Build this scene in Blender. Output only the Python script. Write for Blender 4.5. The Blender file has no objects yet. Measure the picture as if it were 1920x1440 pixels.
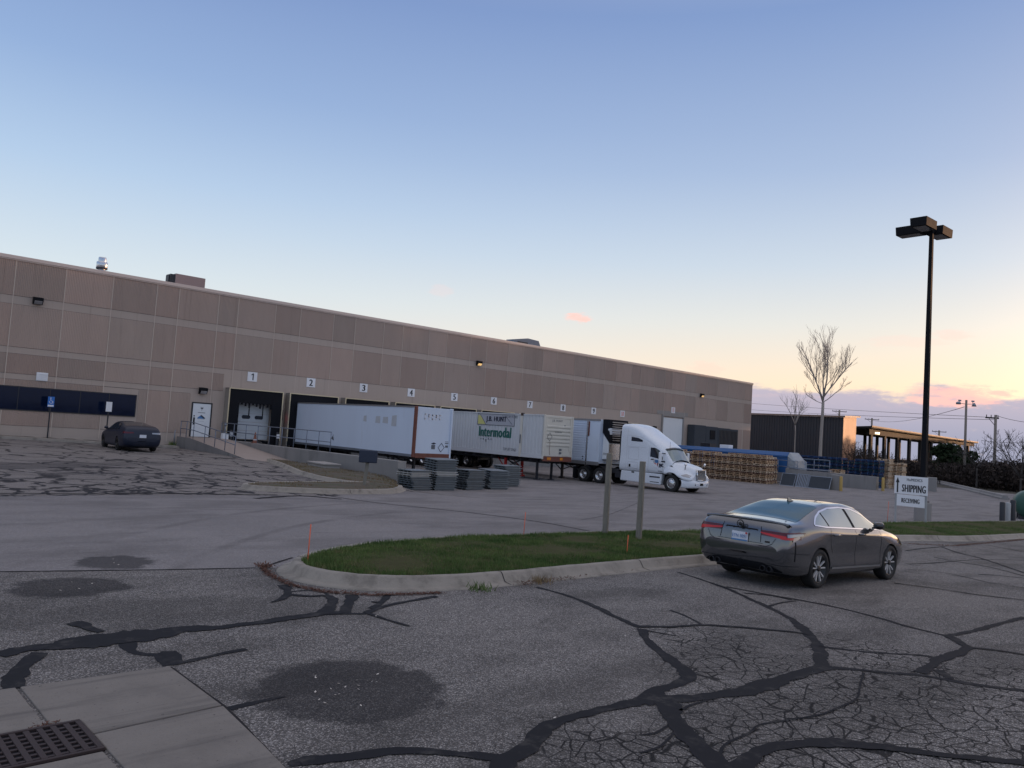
# yard scene: coordinates in metres; x runs along the warehouse front, -y out into the yard, z up
import bpy, bmesh, math, random
CAMERA = [(-22.741823, -49.335768, 2.85), (0.727051, -0.683544, 0.064533), (-0.088979, -0.000606, 0.996033), (0.680794, 0.729909, 0.061262)]
PTS = {
  'puffs': [(47.46, 8.56, 1.15, 0.42, 0.75), (37.41, 9.9, 0.9, 0.5, 0.12), (56.88, 5.43, 1.2, 0.5, 0.2), (72.63, 4.14, 3.0, 0.75, 0.85), (69.33, 7.58, 3, 0.4, 0.12), (72.23, 7.99, 1.4, 0.35, 0.22)],
  'joint': [(-20.481, -37.681), (-17.605, -38.639)],
  'cracked': [(-14.899, -44.429, 0.5), (-15.551, -45.386, 0.8), (-15.973, -46.32, 1.0), (-15.197, -46.817, 1.3), (-13.682, -46.988, 1.2), (-15.735, -47.423, 1.0), (-16.803, -46.936, 0.8), (-17.267, -46.397, 0.7), (-18.1, -46.057, 0.55), (-18.305, -45.702, 0.4), (-13.601, -45.776, 0.7)],
  'lotline': [(-18.884, -28.683), (-12.372, -28.354)],
  'faredge': [(90.532, -11.298), (78.023, -23.243)],
  'island': [(-17.164, -39.3), (-17.153, -39.697), (-16.897, -40.22), (-16.511, -40.533), (-15.766, -40.791), (-14.802, -40.878), (-13.509, -40.771), (-12.033, -40.687), (-10.397, -40.622), (-9.049, -40.616), (-4.365, -40.213), (1.962, -39.433), (4.699, -39.689), (6.678, -40.344), (13.78, -40.47), (27.444, -41.333), (34.858, -40.146), (21.82, -38.507), (17.003, -37.169), (11.462, -36.675), (1.03, -37.51), (-4.561, -37.723), (-6.991, -37.394), (-10.646, -37.519), (-12.725, -37.54), (-14.28, -37.855), (-15.561, -38.071), (-16.48, -38.498), (-16.973, -38.913)],
  'islA': [(-12.213, -26.295), (-11.697, -26.941), (-10.123, -27.353), (-8.454, -27.178), (-6.659, -26.615), (-3.987, -22.896), (-5.842, -23.828), (-8.446, -24.392), (-10.844, -25.184)],
  'islBkerb': [(-2.5, -9.9), (-3.2, -9.7), (-5.858, -17.782), (-6.279, -18.998), (-6.796, -21.603), (-6.812, -23.495), (-6.09, -24.205)],
  'islB': [(-6.09, -24.205), (-6.812, -23.495), (-6.796, -21.603), (-6.279, -18.998), (-5.858, -17.782), (-3.2, -9.7), (-2.5, -9.9), (-2.12, -10.2), (-2.12, -14), (-2.12, -17), (-2.12, -20.1), (-5.35, -24.716)],
  'tar': [[(-10.933, -41.255, 0.05), (-11.168, -41.86, 0.07), (-11.486, -42.55, 0.09), (-11.831, -43.069, 0.1), (-12.266, -43.701, 0.1), (-12.643, -44.197, 0.1), (-13.034, -44.561, 0.13), (-13.414, -44.878, 0.14), (-13.932, -45.225, 0.14), (-14.518, -45.547, 0.15), (-14.765, -45.676, 0.15)], [(-12.237, -43.685, 0.05), (-11.762, -43.616, 0.05), (-11.285, -43.622, 0.05)], [(-11.362, -42.474, 0.075), (-11.288, -43.03, 0.075), (-11.161, -43.623, 0.075), (-11.126, -44.221, 0.075), (-11.24, -44.783, 0.075), (-11.451, -45.312, 0.075), (-11.513, -45.798, 0.075)], [(-11.583, -42.924, 0.05), (-11.312, -43.212, 0.05), (-11.306, -43.569, 0.05)], [(-11.571, -45.793, 0.09), (-11.044, -45.842, 0.09), (-10.467, -45.865, 0.09), (-9.214, -45.901, 0.09), (-8.556, -45.932, 0.09)], [(-11.513, -45.798, 0.13), (-11.851, -46.064, 0.13), (-12.024, -46.183, 0.13), (-12.549, -46.214, 0.13), (-13.01, -46.195, 0.13), (-13.435, -46.255, 0.13), (-13.944, -46.312, 0.13)], [(-11.988, -46.15, 0.07), (-11.766, -46.453, 0.07), (-11.673, -46.689, 0.07)], [(-13.883, -45.201, 0.065), (-13.76, -45.399, 0.065), (-13.496, -45.69, 0.065), (-13.07, -46.005, 0.065), (-12.946, -46.174, 0.065), (-12.465, -46.209, 0.065)], [(-14.735, -45.691, 0.09), (-14.475, -45.924, 0.09), (-14.274, -46.141, 0.09), (-14.031, -46.343, 0.09), (-13.897, -46.671, 0.09), (-13.725, -46.975, 0.09), (-13.558, -47.155, 0.09)], [(-13.604, -46.37, 0.09), (-13.876, -46.573, 0.09)], [(-14.714, -45.671, 0.16), (-15.232, -45.662, 0.18), (-15.807, -45.659, 0.19), (-16.275, -45.626, 0.19), (-16.615, -45.536, 0.17), (-16.947, -45.415, 0.18), (-17.15, -45.316, 0.19), (-17.268, -45.281, 0.16)], [(-17.257, -45.278, 0.13), (-17.562, -45.238, 0.13), (-17.888, -45.225, 0.12), (-18.206, -45.226, 0.12), (-18.384, -45.262, 0.12), (-18.592, -45.373, 0.14), (-18.816, -45.454, 0.15), (-18.988, -45.49, 0.14), (-19.13, -45.333, 0.12), (-19.35, -45.113, 0.11), (-19.574, -44.962, 0.11), (-19.85, -44.881, 0.1), (-20.023, -44.832, 0.1), (-20.125, -44.806, 0.07)], [(-18.953, -45.471, 0.12), (-19.064, -45.536, 0.14), (-19.178, -45.626, 0.15)], [(-15.149, -43.654, 0.07), (-14.812, -43.838, 0.07), (-14.311, -43.95, 0.07), (-13.968, -44.208, 0.07), (-13.676, -44.498, 0.07), (-13.459, -44.723, 0.07), (-13.414, -44.878, 0.07)], [(-13.95, -43.226, 0.045), (-14.058, -43.548, 0.045), (-14.291, -43.937, 0.045)], [(-15.238, -43.78, 0.03), (-15.179, -43.961, 0.03), (-15.122, -44.139, 0.03)], [(-15.225, -43.736, 0.1), (-15.549, -44.043, 0.11), (-15.813, -44.423, 0.12), (-16.061, -44.796, 0.13), (-16.228, -45.026, 0.15), (-16.406, -45.158, 0.15), (-16.696, -45.176, 0.13), (-16.947, -45.207, 0.16), (-17.165, -45.307, 0.18)], [(-14.611, -41.407, 0.06), (-14.621, -42.008, 0.08), (-14.767, -42.57, 0.09), (-15.01, -43.141, 0.1), (-15.141, -43.53, 0.1), (-15.163, -43.683, 0.1)], [(-17.075, -45.364, 0.2), (-17.389, -45.725, 0.2), (-17.557, -45.95, 0.19), (-17.718, -46.193, 0.18), (-17.828, -46.36, 0.17), (-17.942, -46.508, 0.17)], [(-14.553, -45.997, 0.022), (-15.042, -46.163, 0.022), (-15.431, -46.31, 0.022), (-15.668, -46.341, 0.022), (-15.941, -46.34, 0.022), (-16.215, -46.33, 0.022), (-16.555, -46.242, 0.022), (-16.878, -46.158, 0.022), (-17.106, -46.202, 0.022), (-17.403, -46.21, 0.022), (-17.573, -46.248, 0.022), (-17.713, -46.319, 0.022)], [(-17.856, -46.53, 0.14), (-17.457, -46.451, 0.15), (-17.248, -46.445, 0.14), (-17.063, -46.504, 0.12), (-16.832, -46.623, 0.15), (-16.688, -46.709, 0.14), (-16.545, -46.873, 0.12), (-16.423, -47.042, 0.11), (-16.257, -47.263, 0.11), (-16.026, -47.526, 0.11), (-15.847, -47.71, 0.11)], [(-3.502, -42.391, 0.07), (-2.491, -42.518, 0.07), (-1.069, -42.592, 0.07)], [(-0.795, -42.038, 0.07), (-1.069, -42.592, 0.07), (-1.223, -43.428, 0.07), (-2.108, -44.365, 0.07)], [(-0.143, -41.116, 0.07), (1.137, -41.023, 0.07), (3.399, -40.969, 0.07)], [(2.804, -41.052, 0.08), (1.579, -41.914, 0.08), (0.763, -42.739, 0.08), (-1.402, -44.194, 0.08)], [(-4.533, -42.767, 0.035), (-4.101, -43.267, 0.035), (-4.324, -43.917, 0.035), (-4.585, -44.394, 0.035), (-4.516, -44.95, 0.035)], [(6.252, -41.302, 0.06), (5.337, -42.557, 0.06)], [(-7.262, -43.512, 0.055), (-6.958, -44.206, 0.055), (-6.814, -44.818, 0.055), (-6.417, -45.412, 0.055)], [(-3.271, -43.762, 0.06), (-2.833, -44.068, 0.06), (-2.553, -44.474, 0.06)], [(-1.069, -42.592, 0.04), (0.466, -42.729, 0.04), (2.319, -43.29, 0.04)], [(-17.87, -45.743, 0.02), (-17.734, -45.787, 0.02), (-17.454, -45.733, 0.02)], [(-18.139, -45.95, 0.02), (-17.929, -45.967, 0.02), (-17.568, -45.85, 0.02)], [(-17.168, -45.609, 0.025), (-16.955, -45.581, 0.025), (-16.737, -45.594, 0.025)], [(-21.172, -41.501, 0.152), (-21.067, -41.448, 0.187), (-20.89, -41.4, 0.209), (-20.723, -41.435, 0.277), (-20.486, -41.389, 0.373), (-20.316, -41.399, 0.415), (-20.1, -41.438, 0.388), (-19.878, -41.432, 0.345), (-19.567, -41.406, 0.266), (-19.221, -41.478, 0.176), (-18.826, -41.485, 0.144), (-18.38, -41.449, 0.132), (-18.055, -41.436, 0.138), (-17.837, -41.509, 0.117)], [(-20.403, -40.652, 0.12), (-20.356, -40.76, 0.14), (-20.324, -40.954, 0.12), (-20.257, -41.131, 0.1)], [(-20.179, -41.562, 0.13), (-20.213, -41.753, 0.13), (-20.231, -41.912, 0.1), (-20.165, -42.048, 0.08), (-20.077, -42.113, 0.09), (-20.076, -42.292, 0.14), (-20.094, -42.454, 0.1)], [(-20.03, -42.048, 0.05), (-19.903, -42.101, 0.05)], [(-19.977, -42.058, 0.12), (-19.998, -42.275, 0.12), (-20.032, -42.411, 0.12)], [(-20.082, -42.443, 0.05), (-19.867, -42.415, 0.06), (-19.59, -42.349, 0.06), (-19.348, -42.318, 0.08)], [(-20.876, -41.572, 0.12), (-21.003, -41.747, 0.15), (-21.109, -41.977, 0.17), (-21.179, -42.208, 0.17), (-21.232, -42.441, 0.17)], [(-17.734, -39.879, 0.17), (-17.823, -40.151, 0.1), (-17.95, -40.39, 0.1), (-18.121, -40.591, 0.1), (-18.303, -40.697, 0.03)], [(-17.936, -40.396, 0.07), (-17.737, -40.608, 0.06), (-17.561, -40.659, 0.1), (-17.6, -40.902, 0.14), (-17.801, -41.182, 0.14), (-18.037, -41.446, 0.14)], [(-17.853, -40.259, 0.04), (-17.633, -40.278, 0.04), (-17.495, -40.452, 0.04), (-17.543, -40.76, 0.04)], [(-18.37, -41.482, 0.06), (-18.031, -41.488, 0.06), (-17.611, -41.666, 0.06)], [(-17.247, -40.763, 0.14), (-17.518, -41.109, 0.14), (-17.818, -41.529, 0.14)], [(-16.848, -40.955, 0.09), (-17.177, -41.279, 0.09), (-17.434, -41.472, 0.09)], [(-17.615, -41.634, 0.075), (-17.179, -41.442, 0.075), (-16.792, -41.357, 0.075), (-16.315, -41.284, 0.075)], [(-17.596, -41.644, 0.05), (-17.579, -41.992, 0.05), (-17.523, -42.353, 0.05)], [(-17.249, -41.187, 0.05), (-17.145, -41.272, 0.05)], [(-20.102, -43.674, 0.07), (-19.856, -43.658, 0.06), (-19.638, -43.649, 0.03)], [(-20.193, -44.782, 0.05), (-20.12, -44.789, 0.1), (-20.028, -44.811, 0.12), (-19.862, -44.873, 0.1)]],
  'roadjoint': [[(-20.806, -37.6, 0.05), (-19.927, -37.876, 0.05), (-18.73, -38.278, 0.05), (-17.521, -38.629, 0.05)], [(-10.432, -27.43, 0.07), (-9.838, -29.936, 0.07), (-8.45, -32.155, 0.07), (-7.642, -34.333, 0.07), (-7.649, -36.33, 0.07)], [(-18.771, -28.042, 0.1), (-16.546, -28.24, 0.1), (-13.883, -28.296, 0.1), (-11.94, -28.141, 0.1)], [(-17.471, -38.694, 0.05), (-17.055, -38.354, 0.05), (-16.658, -38.06, 0.05)], [(-13.135, -29.298, 0.2), (-11.379, -28.359, 0.2), (-10.416, -29.128, 0.2)], [(-5.563, -34.206, 0.02), (-2.086, -32.538, 0.02), (5.654, -27.719, 0.02), (9.163, -24.53, 0.02), (1.083, -28.01, 0.02)], [(-21.42, -42.403, 0.03), (-21.222, -42.442, 0.03), (-20.713, -42.471, 0.03), (-20.112, -42.507, 0.03)], [(-20.112, -42.507, 0.035), (-20.114, -43.113, 0.035), (-20.116, -43.604, 0.035), (-20.179, -44.208, 0.035), (-20.25, -44.847, 0.035)]],
  'slabs': [[(-21.2, -43.37), (-21.02, -43.37), (-21.02, -43.66), (-20.12, -43.6), (-20.11, -42.5), (-21.2, -42.45)], [(-21.02, -45.4), (-20.3, -45.4), (-20.19, -44.4), (-20.12, -43.615), (-21.02, -43.675)], [(-22.6, -43.37), (-21.225, -43.37), (-21.225, -42.45), (-22.6, -42.35)], [(-22.6, -45.4), (-21.045, -45.4), (-21.045, -43.98), (-22.6, -43.98)]],
  'grate': [(-21.82, -43.975), (-21.03, -43.965), (-21.03, -43.385), (-21.82, -43.395)],
  'vent': (-9.41,),
  'hvac': (-5.109, -2.891),
  'hood': (24.997, 28.679),
  'genset': (49.652, 58.547),
  'vault': (-3.27, -15.58, 0.4),
  'oldtyre': (1.351, -5.08),
  'mailpost': (-7.416, -25.619),
  'camry': (-8.25, -42.36, -0.03),
  'blackcar': (-9.25, -6.2, 1.511),
  'truck': (16.75, -22.3),
  'sign': (13.11, -36.43, -1.571),
  'lamp': (15.6, -36.05, -0.044),
  'lampH': 13.49,
  'posts': [(-8.7, -37.71, 1.85, 0.0, 'shorter grey timber post left of the pair on the grass island'), (-8.67, -38.64, 1.73, 0.005, 'second grey timber post nearer the sedan on the grass island')],
  'stakes': [(-17.03, -39.2, 0.56, 'thin orange stake at the rounded tip of the grass island'), (-11.2, -37.61, 0.5, 'thin orange stake at the far kerb mid island'), (-10.95, -40.12, 0.37, 'short thin orange stake just left of the second timber post'), (10.4, -36.53, 0.82, 'thin orange stake left of the shipping sign')],
  'boll3': (54.404, -23.501),
  'block': (53.456, -23.463),
  'darkbolls': [(21.8, -37.583, 'dark_steel', 'dark steel bollard left of the pale one by the green tank', 1.0), (22.264, -37.693, 'sign_post', 'pale bollard between two dark ones by the green tank', 0.98), (22.734, -37.803, 'dark_steel', 'dark steel bollard touching the green tank', 1.12)],
  'tank': (26.872, -37.482),
  'barrier': [(50.168, -30.285), (85.612, -13.08)],
  'shed': (90.0, 0.828, 26.0, 8.096, 101.544, 3.923),
  'canopy': ((107.155, 4.467), (168.848, 7.236), 9.0, 7.28, 6.985),
  'bluestacks': [(50.0, -13.3, 17), (50.1, -14.43, 17), (50.0, -15.56, 17), (50.1, -16.69, 17), (50.0, -17.82, 16), (50.1, -18.95, 17), (50.0, -20.08, 17)],
  'palestacks': [(51.346, -20.287, 18, 'pale wooden pallet in the tall stack at the end of the blue stacks'), (52.846, -20.937, 16, 'pale wooden pallet in the stack just right of the tallest pale stack'), (47.6, -17.6, 3, 'pale wooden pallet in the short stack showing over the far concrete wall')],
  'decks': [(-1.491, -20.548, 9, 0.1, 0.1, 0, 'grey deck panel in the low stack touching the wall end'), (-0.063, -20.585, 13, 0.11, -0.05, 0.004, 'grey deck panel in the tallest stack under the white trailer'), (1.853, -20.373, 9, 0.105, 0.1, 0, 'grey deck panel in the middle stack of the row'), (3.647, -20.138, 9, 0.105, -0.1, 0.006, 'grey deck panel in the fourth stack from the wall'), (5.837, -18.711, 10, 0.11, 0.05, 0, 'grey deck panel in the outermost stack near the red landing legs')],
  'armrz': -0.75,
  'upoles': [(82.07, -17.56, 10.29, 'utility pole with two floodlights beyond the canopy end', None, True, 0.17), (79.15, -21.53, 8.41, 'utility pole with a short crossarm at the right of the yard', (1.15, 0.35), False, 0.19), (184.51, 44.1, 14.41, 'distant utility pole above the dark shed roof', (1.9, 1.9), False, 0.3), (191.02, 38.15, 12.84, 'distant utility pole above the canopy near the shed', (1.9, 1.9), False, 0.3), (204.38, 25.87, 10.73, 'distant utility pole right of the tall lamp post', (1.9, 1.9), False, 0.3)],
  'wires': [((146.4, 52.31, 13.62), (79.22, -21.57, 8.11), 0.2, 'upper overhead wire crossing behind the bare tree', 0.03), ((146.54, 52.31, 12.08), (79.15, -21.49, 7.86), 0.3, 'lower overhead wire crossing behind the bare tree', 0.03), ((191.07, 38.15, 12.27), (81.95, -17.39, 9.44), 1.0, 'sagging overhead wire to the floodlight pole', 0.035), ((79.2, -21.57, 8.35), (49.19, -34.5, 6.22), 0.3, 'overhead wire running out from the crossarm pole', 0.025), ((167.94, 5.32, 7.63), (144.69, -14.08, 7.42), 0.3, 'low overhead wire beyond the crossarm pole', 0.05)],
  'trees': [(('bare_tree', 'tall leafless tree with upswept branches in front of the dark shed', (63.01, -8.67, 0), 16.0, 4, 4, 0.85, 0.21, 0.53), {'limbs': [(0.54, 0.022, -0.02, 1, 6.0, 0.11), (0.53, -0.277, 0.258, 1, 5.6, 0.09), (0.56, 0.438, -0.408, 1, 5.0, 0.085), (0.55, -0.589, 0.276, 1, 4.2, 0.06), (0.57, 0.683, -0.364, 1, 4.2, 0.06), (0.53, 0.694, -0.646, 0.5, 3.0, 0.055), (0.52, -0.694, 0.646, 0.2, 2.2, 0.04), (0.57, 0.292, 0.137, 1, 4.4, 0.055), (0.56, -0.35, -0.083, 1, 4.4, 0.055), (0.56, -0.234, 0.627, 0.8, 2.8, 0.045), (0.62, 0.161, -0.559, 0.9, 2.8, 0.045)], 'group': 'leafless trees', 'twig': 0.01, 'depth': 4}), (('bare_tree', 'small thin leafless tree standing against the dark shed wall', (67.6, -3.4, 0), 9.6, 8, 4, 1.1, 0.08, 0.62), {'group': 'leafless trees', 'twig': 0.012, 'depth': 3}), (('bare_tree', 'crooked small leafless tree near the floodlight pole', (71.37, -22.02, 0), 5.6, 3, 4, 1.9, 0.1, 0.4), {'group': 'leafless trees', 'twig': 0.02, 'depth': 3, 'm': 'bark_dark'}), (('bare_tree', 'wide leafless tree at the right edge behind the green tank', (58.55, -29.27, 0), 5.6, 12, 5, 1.6, 0.1, 0.3), {'group': 'leafless trees', 'twig': 0.016, 'depth': 4, 'm': 'bark_dark'}), (('bare_tree', 'distant leafless tree rising behind the canopy roof', (159.54, 37.96, 0), 11.0, 21, 5, 1.3, 0.2, 0.35), {'group': 'leafless trees', 'twig': 0.03, 'depth': 3, 'm': 'bark_dark'})],
  'scrub': [(90.8, -7.1, 4.5, 4.5, 1.364, 500), (89.7, -10.2, 4.5, 4.5, 1.24, 600), (88.2, -13.0, 4.5, 4.5, 1.364, 800), (85.6, -16.0, 4.5, 4.5, 1.426, 900), (82.8, -18.9, 4.5, 4.5, 1.55, 1100), (79.9, -21.7, 4.5, 4.5, 1.612, 1300), (76.8, -24.3, 4.5, 4.5, 1.736, 1400), (76.0, -26.2, 4.5, 4.5, 1.86, 1200), (106.4, -8.1, 4.5, 4.5, 1.736, 700), (102.7, -12.8, 4.5, 4.5, 1.798, 800), (98.6, -17.2, 4.5, 4.5, 1.86, 900), (94.2, -21.4, 4.5, 4.5, 1.984, 900), (109.2, -1.0, 4.5, 4.5, 1.612, 500), (83.824, -36, 5, 5, 2.4, 500), (83.191, -42, 5, 5, 2.4, 500), (79.026, -48, 5, 5, 2.4, 500), (78.539, -54, 5, 5, 2.4, 500), (80.942, -60, 5, 5, 2.4, 500), (79.944, -66, 5, 5, 2.4, 500), (79.079, -72, 5, 5, 2.4, 500), (77.033, -78, 5, 5, 2.4, 500), (77.624, -84, 5, 5, 2.4, 500), (108, 17.0, 8, 4, 2.3, 420), (117, 18.5, 8, 4, 2.3, 420), (126, 20.0, 8, 4, 2.3, 420), (135, 21.5, 8, 4, 2.3, 420), (144, 23.0, 8, 4, 2.3, 420), (153, 24.5, 8, 4, 2.3, 420), (162, 26.0, 8, 4, 2.3, 420), (171, 27.5, 8, 4, 2.3, 420)],
  'evergreens': [(89.3, -14.0, 5.2, 2.6, 'broad dark evergreen right of the canopy posts'), (152.461, -17.0, 16.744, 5.2, 'unseen evergreen added to shade the yard, first from the yard corner'), (148.425, -23.5, 16.292, 5.2, 'unseen evergreen added to shade the yard, second from the yard corner'), (150.542, -30.0, 17.169, 5.2, 'unseen evergreen added to shade the yard, third from the yard corner'), (155.953, -36.5, 17.848, 5.2, 'unseen evergreen added to shade the yard, fourth from the yard corner'), (151.898, -43.0, 16.335, 5.2, 'unseen evergreen added to shade the yard, fifth from the yard corner'), (149.414, -49.5, 15.108, 5.2, 'unseen evergreen added to shade the yard, sixth from the yard corner'), (147.247, -56.0, 16.395, 5.2, 'unseen evergreen added to shade the yard, seventh from the yard corner'), (149.866, -62.5, 16.14, 5.2, 'unseen evergreen added to shade the yard, eighth from the yard corner'), (155.026, -69.0, 16.577, 5.2, 'unseen evergreen added to shade the yard, ninth from the yard corner'), (152.045, -75.5, 15.708, 5.2, 'unseen evergreen added to shade the yard, tenth from the yard corner'), (192.119, -2.0, 8.86, 3.6, 'unseen evergreen added to shade the canopy posts, first of that far group'), (192.683, -6.5, 9.008, 3.6, 'unseen evergreen added to shade the canopy posts, second of that far group'), (196.993, -11.0, 9.14, 3.6, 'unseen evergreen added to shade the canopy posts, third of that far group'), (192.909, -15.5, 9.315, 3.6, 'unseen evergreen added to shade the canopy posts, fourth of that far group')],
  'shrubs': [(75.7, -6.8, 2.6, 4.6, 'tangled leafless shrub against the sunlit shed end'), (83.1, -5.5, 2.0, 3.6, 'smaller leafless shrub under the canopy corner')],
  'leaves': [(-19.15, -43.75, 0.42, 20), (-19.95, -39.0, 0.32, 9), (-19.2, -37.6, 0.35, 4), (-14, -42.5, 5, 26)],
  'litter': [[(-17.422, -38.625, 420, 0.03, 0.01), (-17.596, -39.199, 420, 0.03, 0.01), (-17.651, -39.918, 420, 0.03, 0.01), (-17.463, -40.473, 420, 0.03, 0.01), (-17.021, -40.893, 420, 0.03, 0.01), (-16.133, -41.178, 420, 0.03, 0.01)], [(-14.739, -41.141, 330, 0.07, 0.012), (-13.694, -41.002, 330, 0.07, 0.012), (-11.577, -40.684, 330, 0.07, 0.012), (-9.274, -40.34, 330, 0.07, 0.012), (-7.634, -40.044, 330, 0.07, 0.012), (-5.51, -39.73, 330, 0.07, 0.012)], [(2.202, -40.276, 200, 0.06, 0.01), (3.955, -41.036, 200, 0.06, 0.01), (11.852, -40.944, 200, 0.06, 0.01)], [(-17.406, -38.541, 900, 0.06, 0.02), (-17.404, -38.722, 900, 0.06, 0.02)], [(-21.34, -43.36, 420, 0.022, 0.008), (-21.16, -43.36, 420, 0.022, 0.008)]],
  'weeds': [(-15.536, -41.239, 'small green weed growing at the kerb foot'), (-14.316, -41.155, 'dry brown weeds at a kerb joint'), (-10.436, -40.539, 'dry weeds at the kerb behind the sedan')],
}
def sm(a, b, x):
    k = min(1.0, max(0.0, (x - a) / (b - a)))
    return k * k * (3 - 2 * k)
def zf(x, y):
    s = -y
    z = .68 * (1 - min(1.0, max(0.0, (x + 15) / 30)))
    z += .16 * sm(26, 3, s) * (1 - sm(-5, -2, x))
    a = sm(31, 21, s) * sm(-2.4 - 4 * sm(19, 24, s), -1.5, x)
    return z * (1 - a)
import bpy, math, random
from mathutils import Vector, Matrix, noise
rnd = random.Random(7)
scene = bpy.context.scene
COL = scene.collection
PI = math.pi

# ------------------------------------------------------------------ helpers
def lerp(a, b, t): return a + (b - a) * t

class MB:
    """collects faces, then builds ONE mesh object"""
    def __init__(self):
        self.v = []; self.f = []; self.m = []; self.s = []; self.M = Matrix(); self.mi = 0; self.sm = False
    def vert(self, p):
        self.v.append(tuple(self.M @ Vector(p))); return len(self.v) - 1
    def face(self, ids, mi=None, smooth=None):
        self.f.append(tuple(ids)); self.m.append(self.mi if mi is None else mi); self.s.append(self.sm if smooth is None else smooth)
    def poly(self, pts, mi=None):
        self.face([self.vert(p) for p in pts], mi)
    def box(self, x0, x1, y0, y1, z0, z1, mi=None):
        i = [self.vert(p) for p in ((x0,y0,z0),(x1,y0,z0),(x1,y1,z0),(x0,y1,z0),(x0,y0,z1),(x1,y0,z1),(x1,y1,z1),(x0,y1,z1))]
        for q in ((0,3,2,1),(4,5,6,7),(0,1,5,4),(1,2,6,5),(2,3,7,6),(3,0,4,7)): self.face([i[k] for k in q], mi, False)
    def hull8(self, a, b, mi=None):
        """two quads a, b (same winding) joined"""
        i = [self.vert(p) for p in a]; j = [self.vert(p) for p in b]; n = len(i)
        self.face(i[::-1], mi, False); self.face(j, mi, False)
        for k in range(n): self.face((i[k], i[(k+1)%n], j[(k+1)%n], j[k]), mi, False)
    def prism(self, pts, axis, a, b, mi=None):
        """2-d polygon extruded along an axis from a to b"""
        def P(p, h):
            return (h, p[0], p[1]) if axis == 'x' else (p[0], h, p[1]) if axis == 'y' else (p[0], p[1], h)
        self.hull8([P(p, a) for p in pts], [P(p, b) for p in pts], mi)
    def grid(self, rows, mi=None, smooth=True, closed=False, flip=False):
        ids = [[self.vert(p) for p in r] for r in rows]
        for a, b in zip(ids[:-1], ids[1:]):
            n = len(a)
            for k in range(n if closed else n - 1):
                q = (a[k], a[(k+1)%n], b[(k+1)%n], b[k])
                self.face(q[::-1] if flip else q, mi, smooth)
        return ids
    def cyl(self, p0, p1, r0, r1=None, n=12, mi=None, caps=True, smooth=True):
        r1 = r0 if r1 is None else r1
        p0 = Vector(p0); p1 = Vector(p1); d = (p1 - p0).normalized()
        u = d.orthogonal().normalized(); w = d.cross(u)
        A = [p0 + (u*math.cos(2*PI*k/n) + w*math.sin(2*PI*k/n))*r0 for k in range(n)]
        B = [p1 + (u*math.cos(2*PI*k/n) + w*math.sin(2*PI*k/n))*r1 for k in range(n)]
        ids = self.grid([A, B], mi, smooth, True)
        if caps:
            self.face(ids[0][::-1], mi, False); self.face(ids[1], mi, False)
    def tube(self, pts, r, n=8, mi=None, r1=None):
        pts = [Vector(p) for p in pts]; rows = []
        u = None
        for k, p in enumerate(pts):
            d = (pts[min(k+1, len(pts)-1)] - pts[max(k-1, 0)]).normalized()
            u = d.orthogonal().normalized() if u is None else (u - d*u.dot(d)).normalized()
            w = d.cross(u); t = k/(len(pts)-1)
            rr = r if r1 is None else lerp(r, r1, t)
            rows.append([p + (u*math.cos(2*PI*j/n) + w*math.sin(2*PI*j/n))*rr for j in range(n)])
        ids = self.grid(rows, mi, True, True)
        self.face(ids[0][::-1], mi, False); self.face(ids[-1], mi, False)
    def lathe(self, prof, axis='y', n=32, mi=None, o=(0,0,0), smooth=True):
        """prof = [(radius, h)] spun round an axis through o"""
        rows = []
        for r, h in prof:
            row = []
            for k in range(n):
                c, s = math.cos(2*PI*k/n)*r, math.sin(2*PI*k/n)*r
                row.append((o[0]+c, o[1]+h, o[2]+s) if axis == 'y' else (o[0]+c, o[1]+s, o[2]+h) if axis == 'z' else (o[0]+h, o[1]+c, o[2]+s))
            rows.append(row)
        self.grid(rows, mi, smooth, True)
    def text(self, s, size, M, mi=None, depth=.004, align='CENTER', bold=0.0, sx=1.0, fit=None):
        cu = bpy.data.curves.new('t', 'FONT'); cu.body = s; cu.size = size; cu.align_x = align; cu.align_y = 'CENTER'
        cu.extrude = depth; cu.space_character = 1.1 if bold else 1.0; cu.resolution_u = 3
        ob = bpy.data.objects.new('t', cu); COL.objects.link(ob)
        bpy.context.view_layer.update()
        me = ob.evaluated_get(bpy.context.evaluated_depsgraph_get()).to_mesh()
        S = Matrix.Diagonal((sx, 1, 1, 1)); base = len(self.v)
        if fit:                                        # fit = (width, height) of the lettering
            xs = [v.co.x for v in me.vertices]; ys = [v.co.y for v in me.vertices]
            S = Matrix.Diagonal((fit[0]/(max(xs)-min(xs)), fit[1]/(max(ys)-min(ys)), 1, 1)) @ Matrix.Translation((-(max(xs)+min(xs))/2, -(max(ys)+min(ys))/2, 0))
        # heavier strokes: the same outlines laid side by side, each a hair prouder than the last
        for k, dx in enumerate((0.0,) if not bold else (0.0, -bold, bold, -bold*.5, bold*.5)):
            base = len(self.v)
            for v in me.vertices: self.vert(M @ (S @ v.co + Vector((dx, 0, .0006*k))))
            for p in me.polygons: self.face([base + i for i in p.vertices], mi, False)
        bpy.data.objects.remove(ob); bpy.data.curves.remove(cu)
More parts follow.
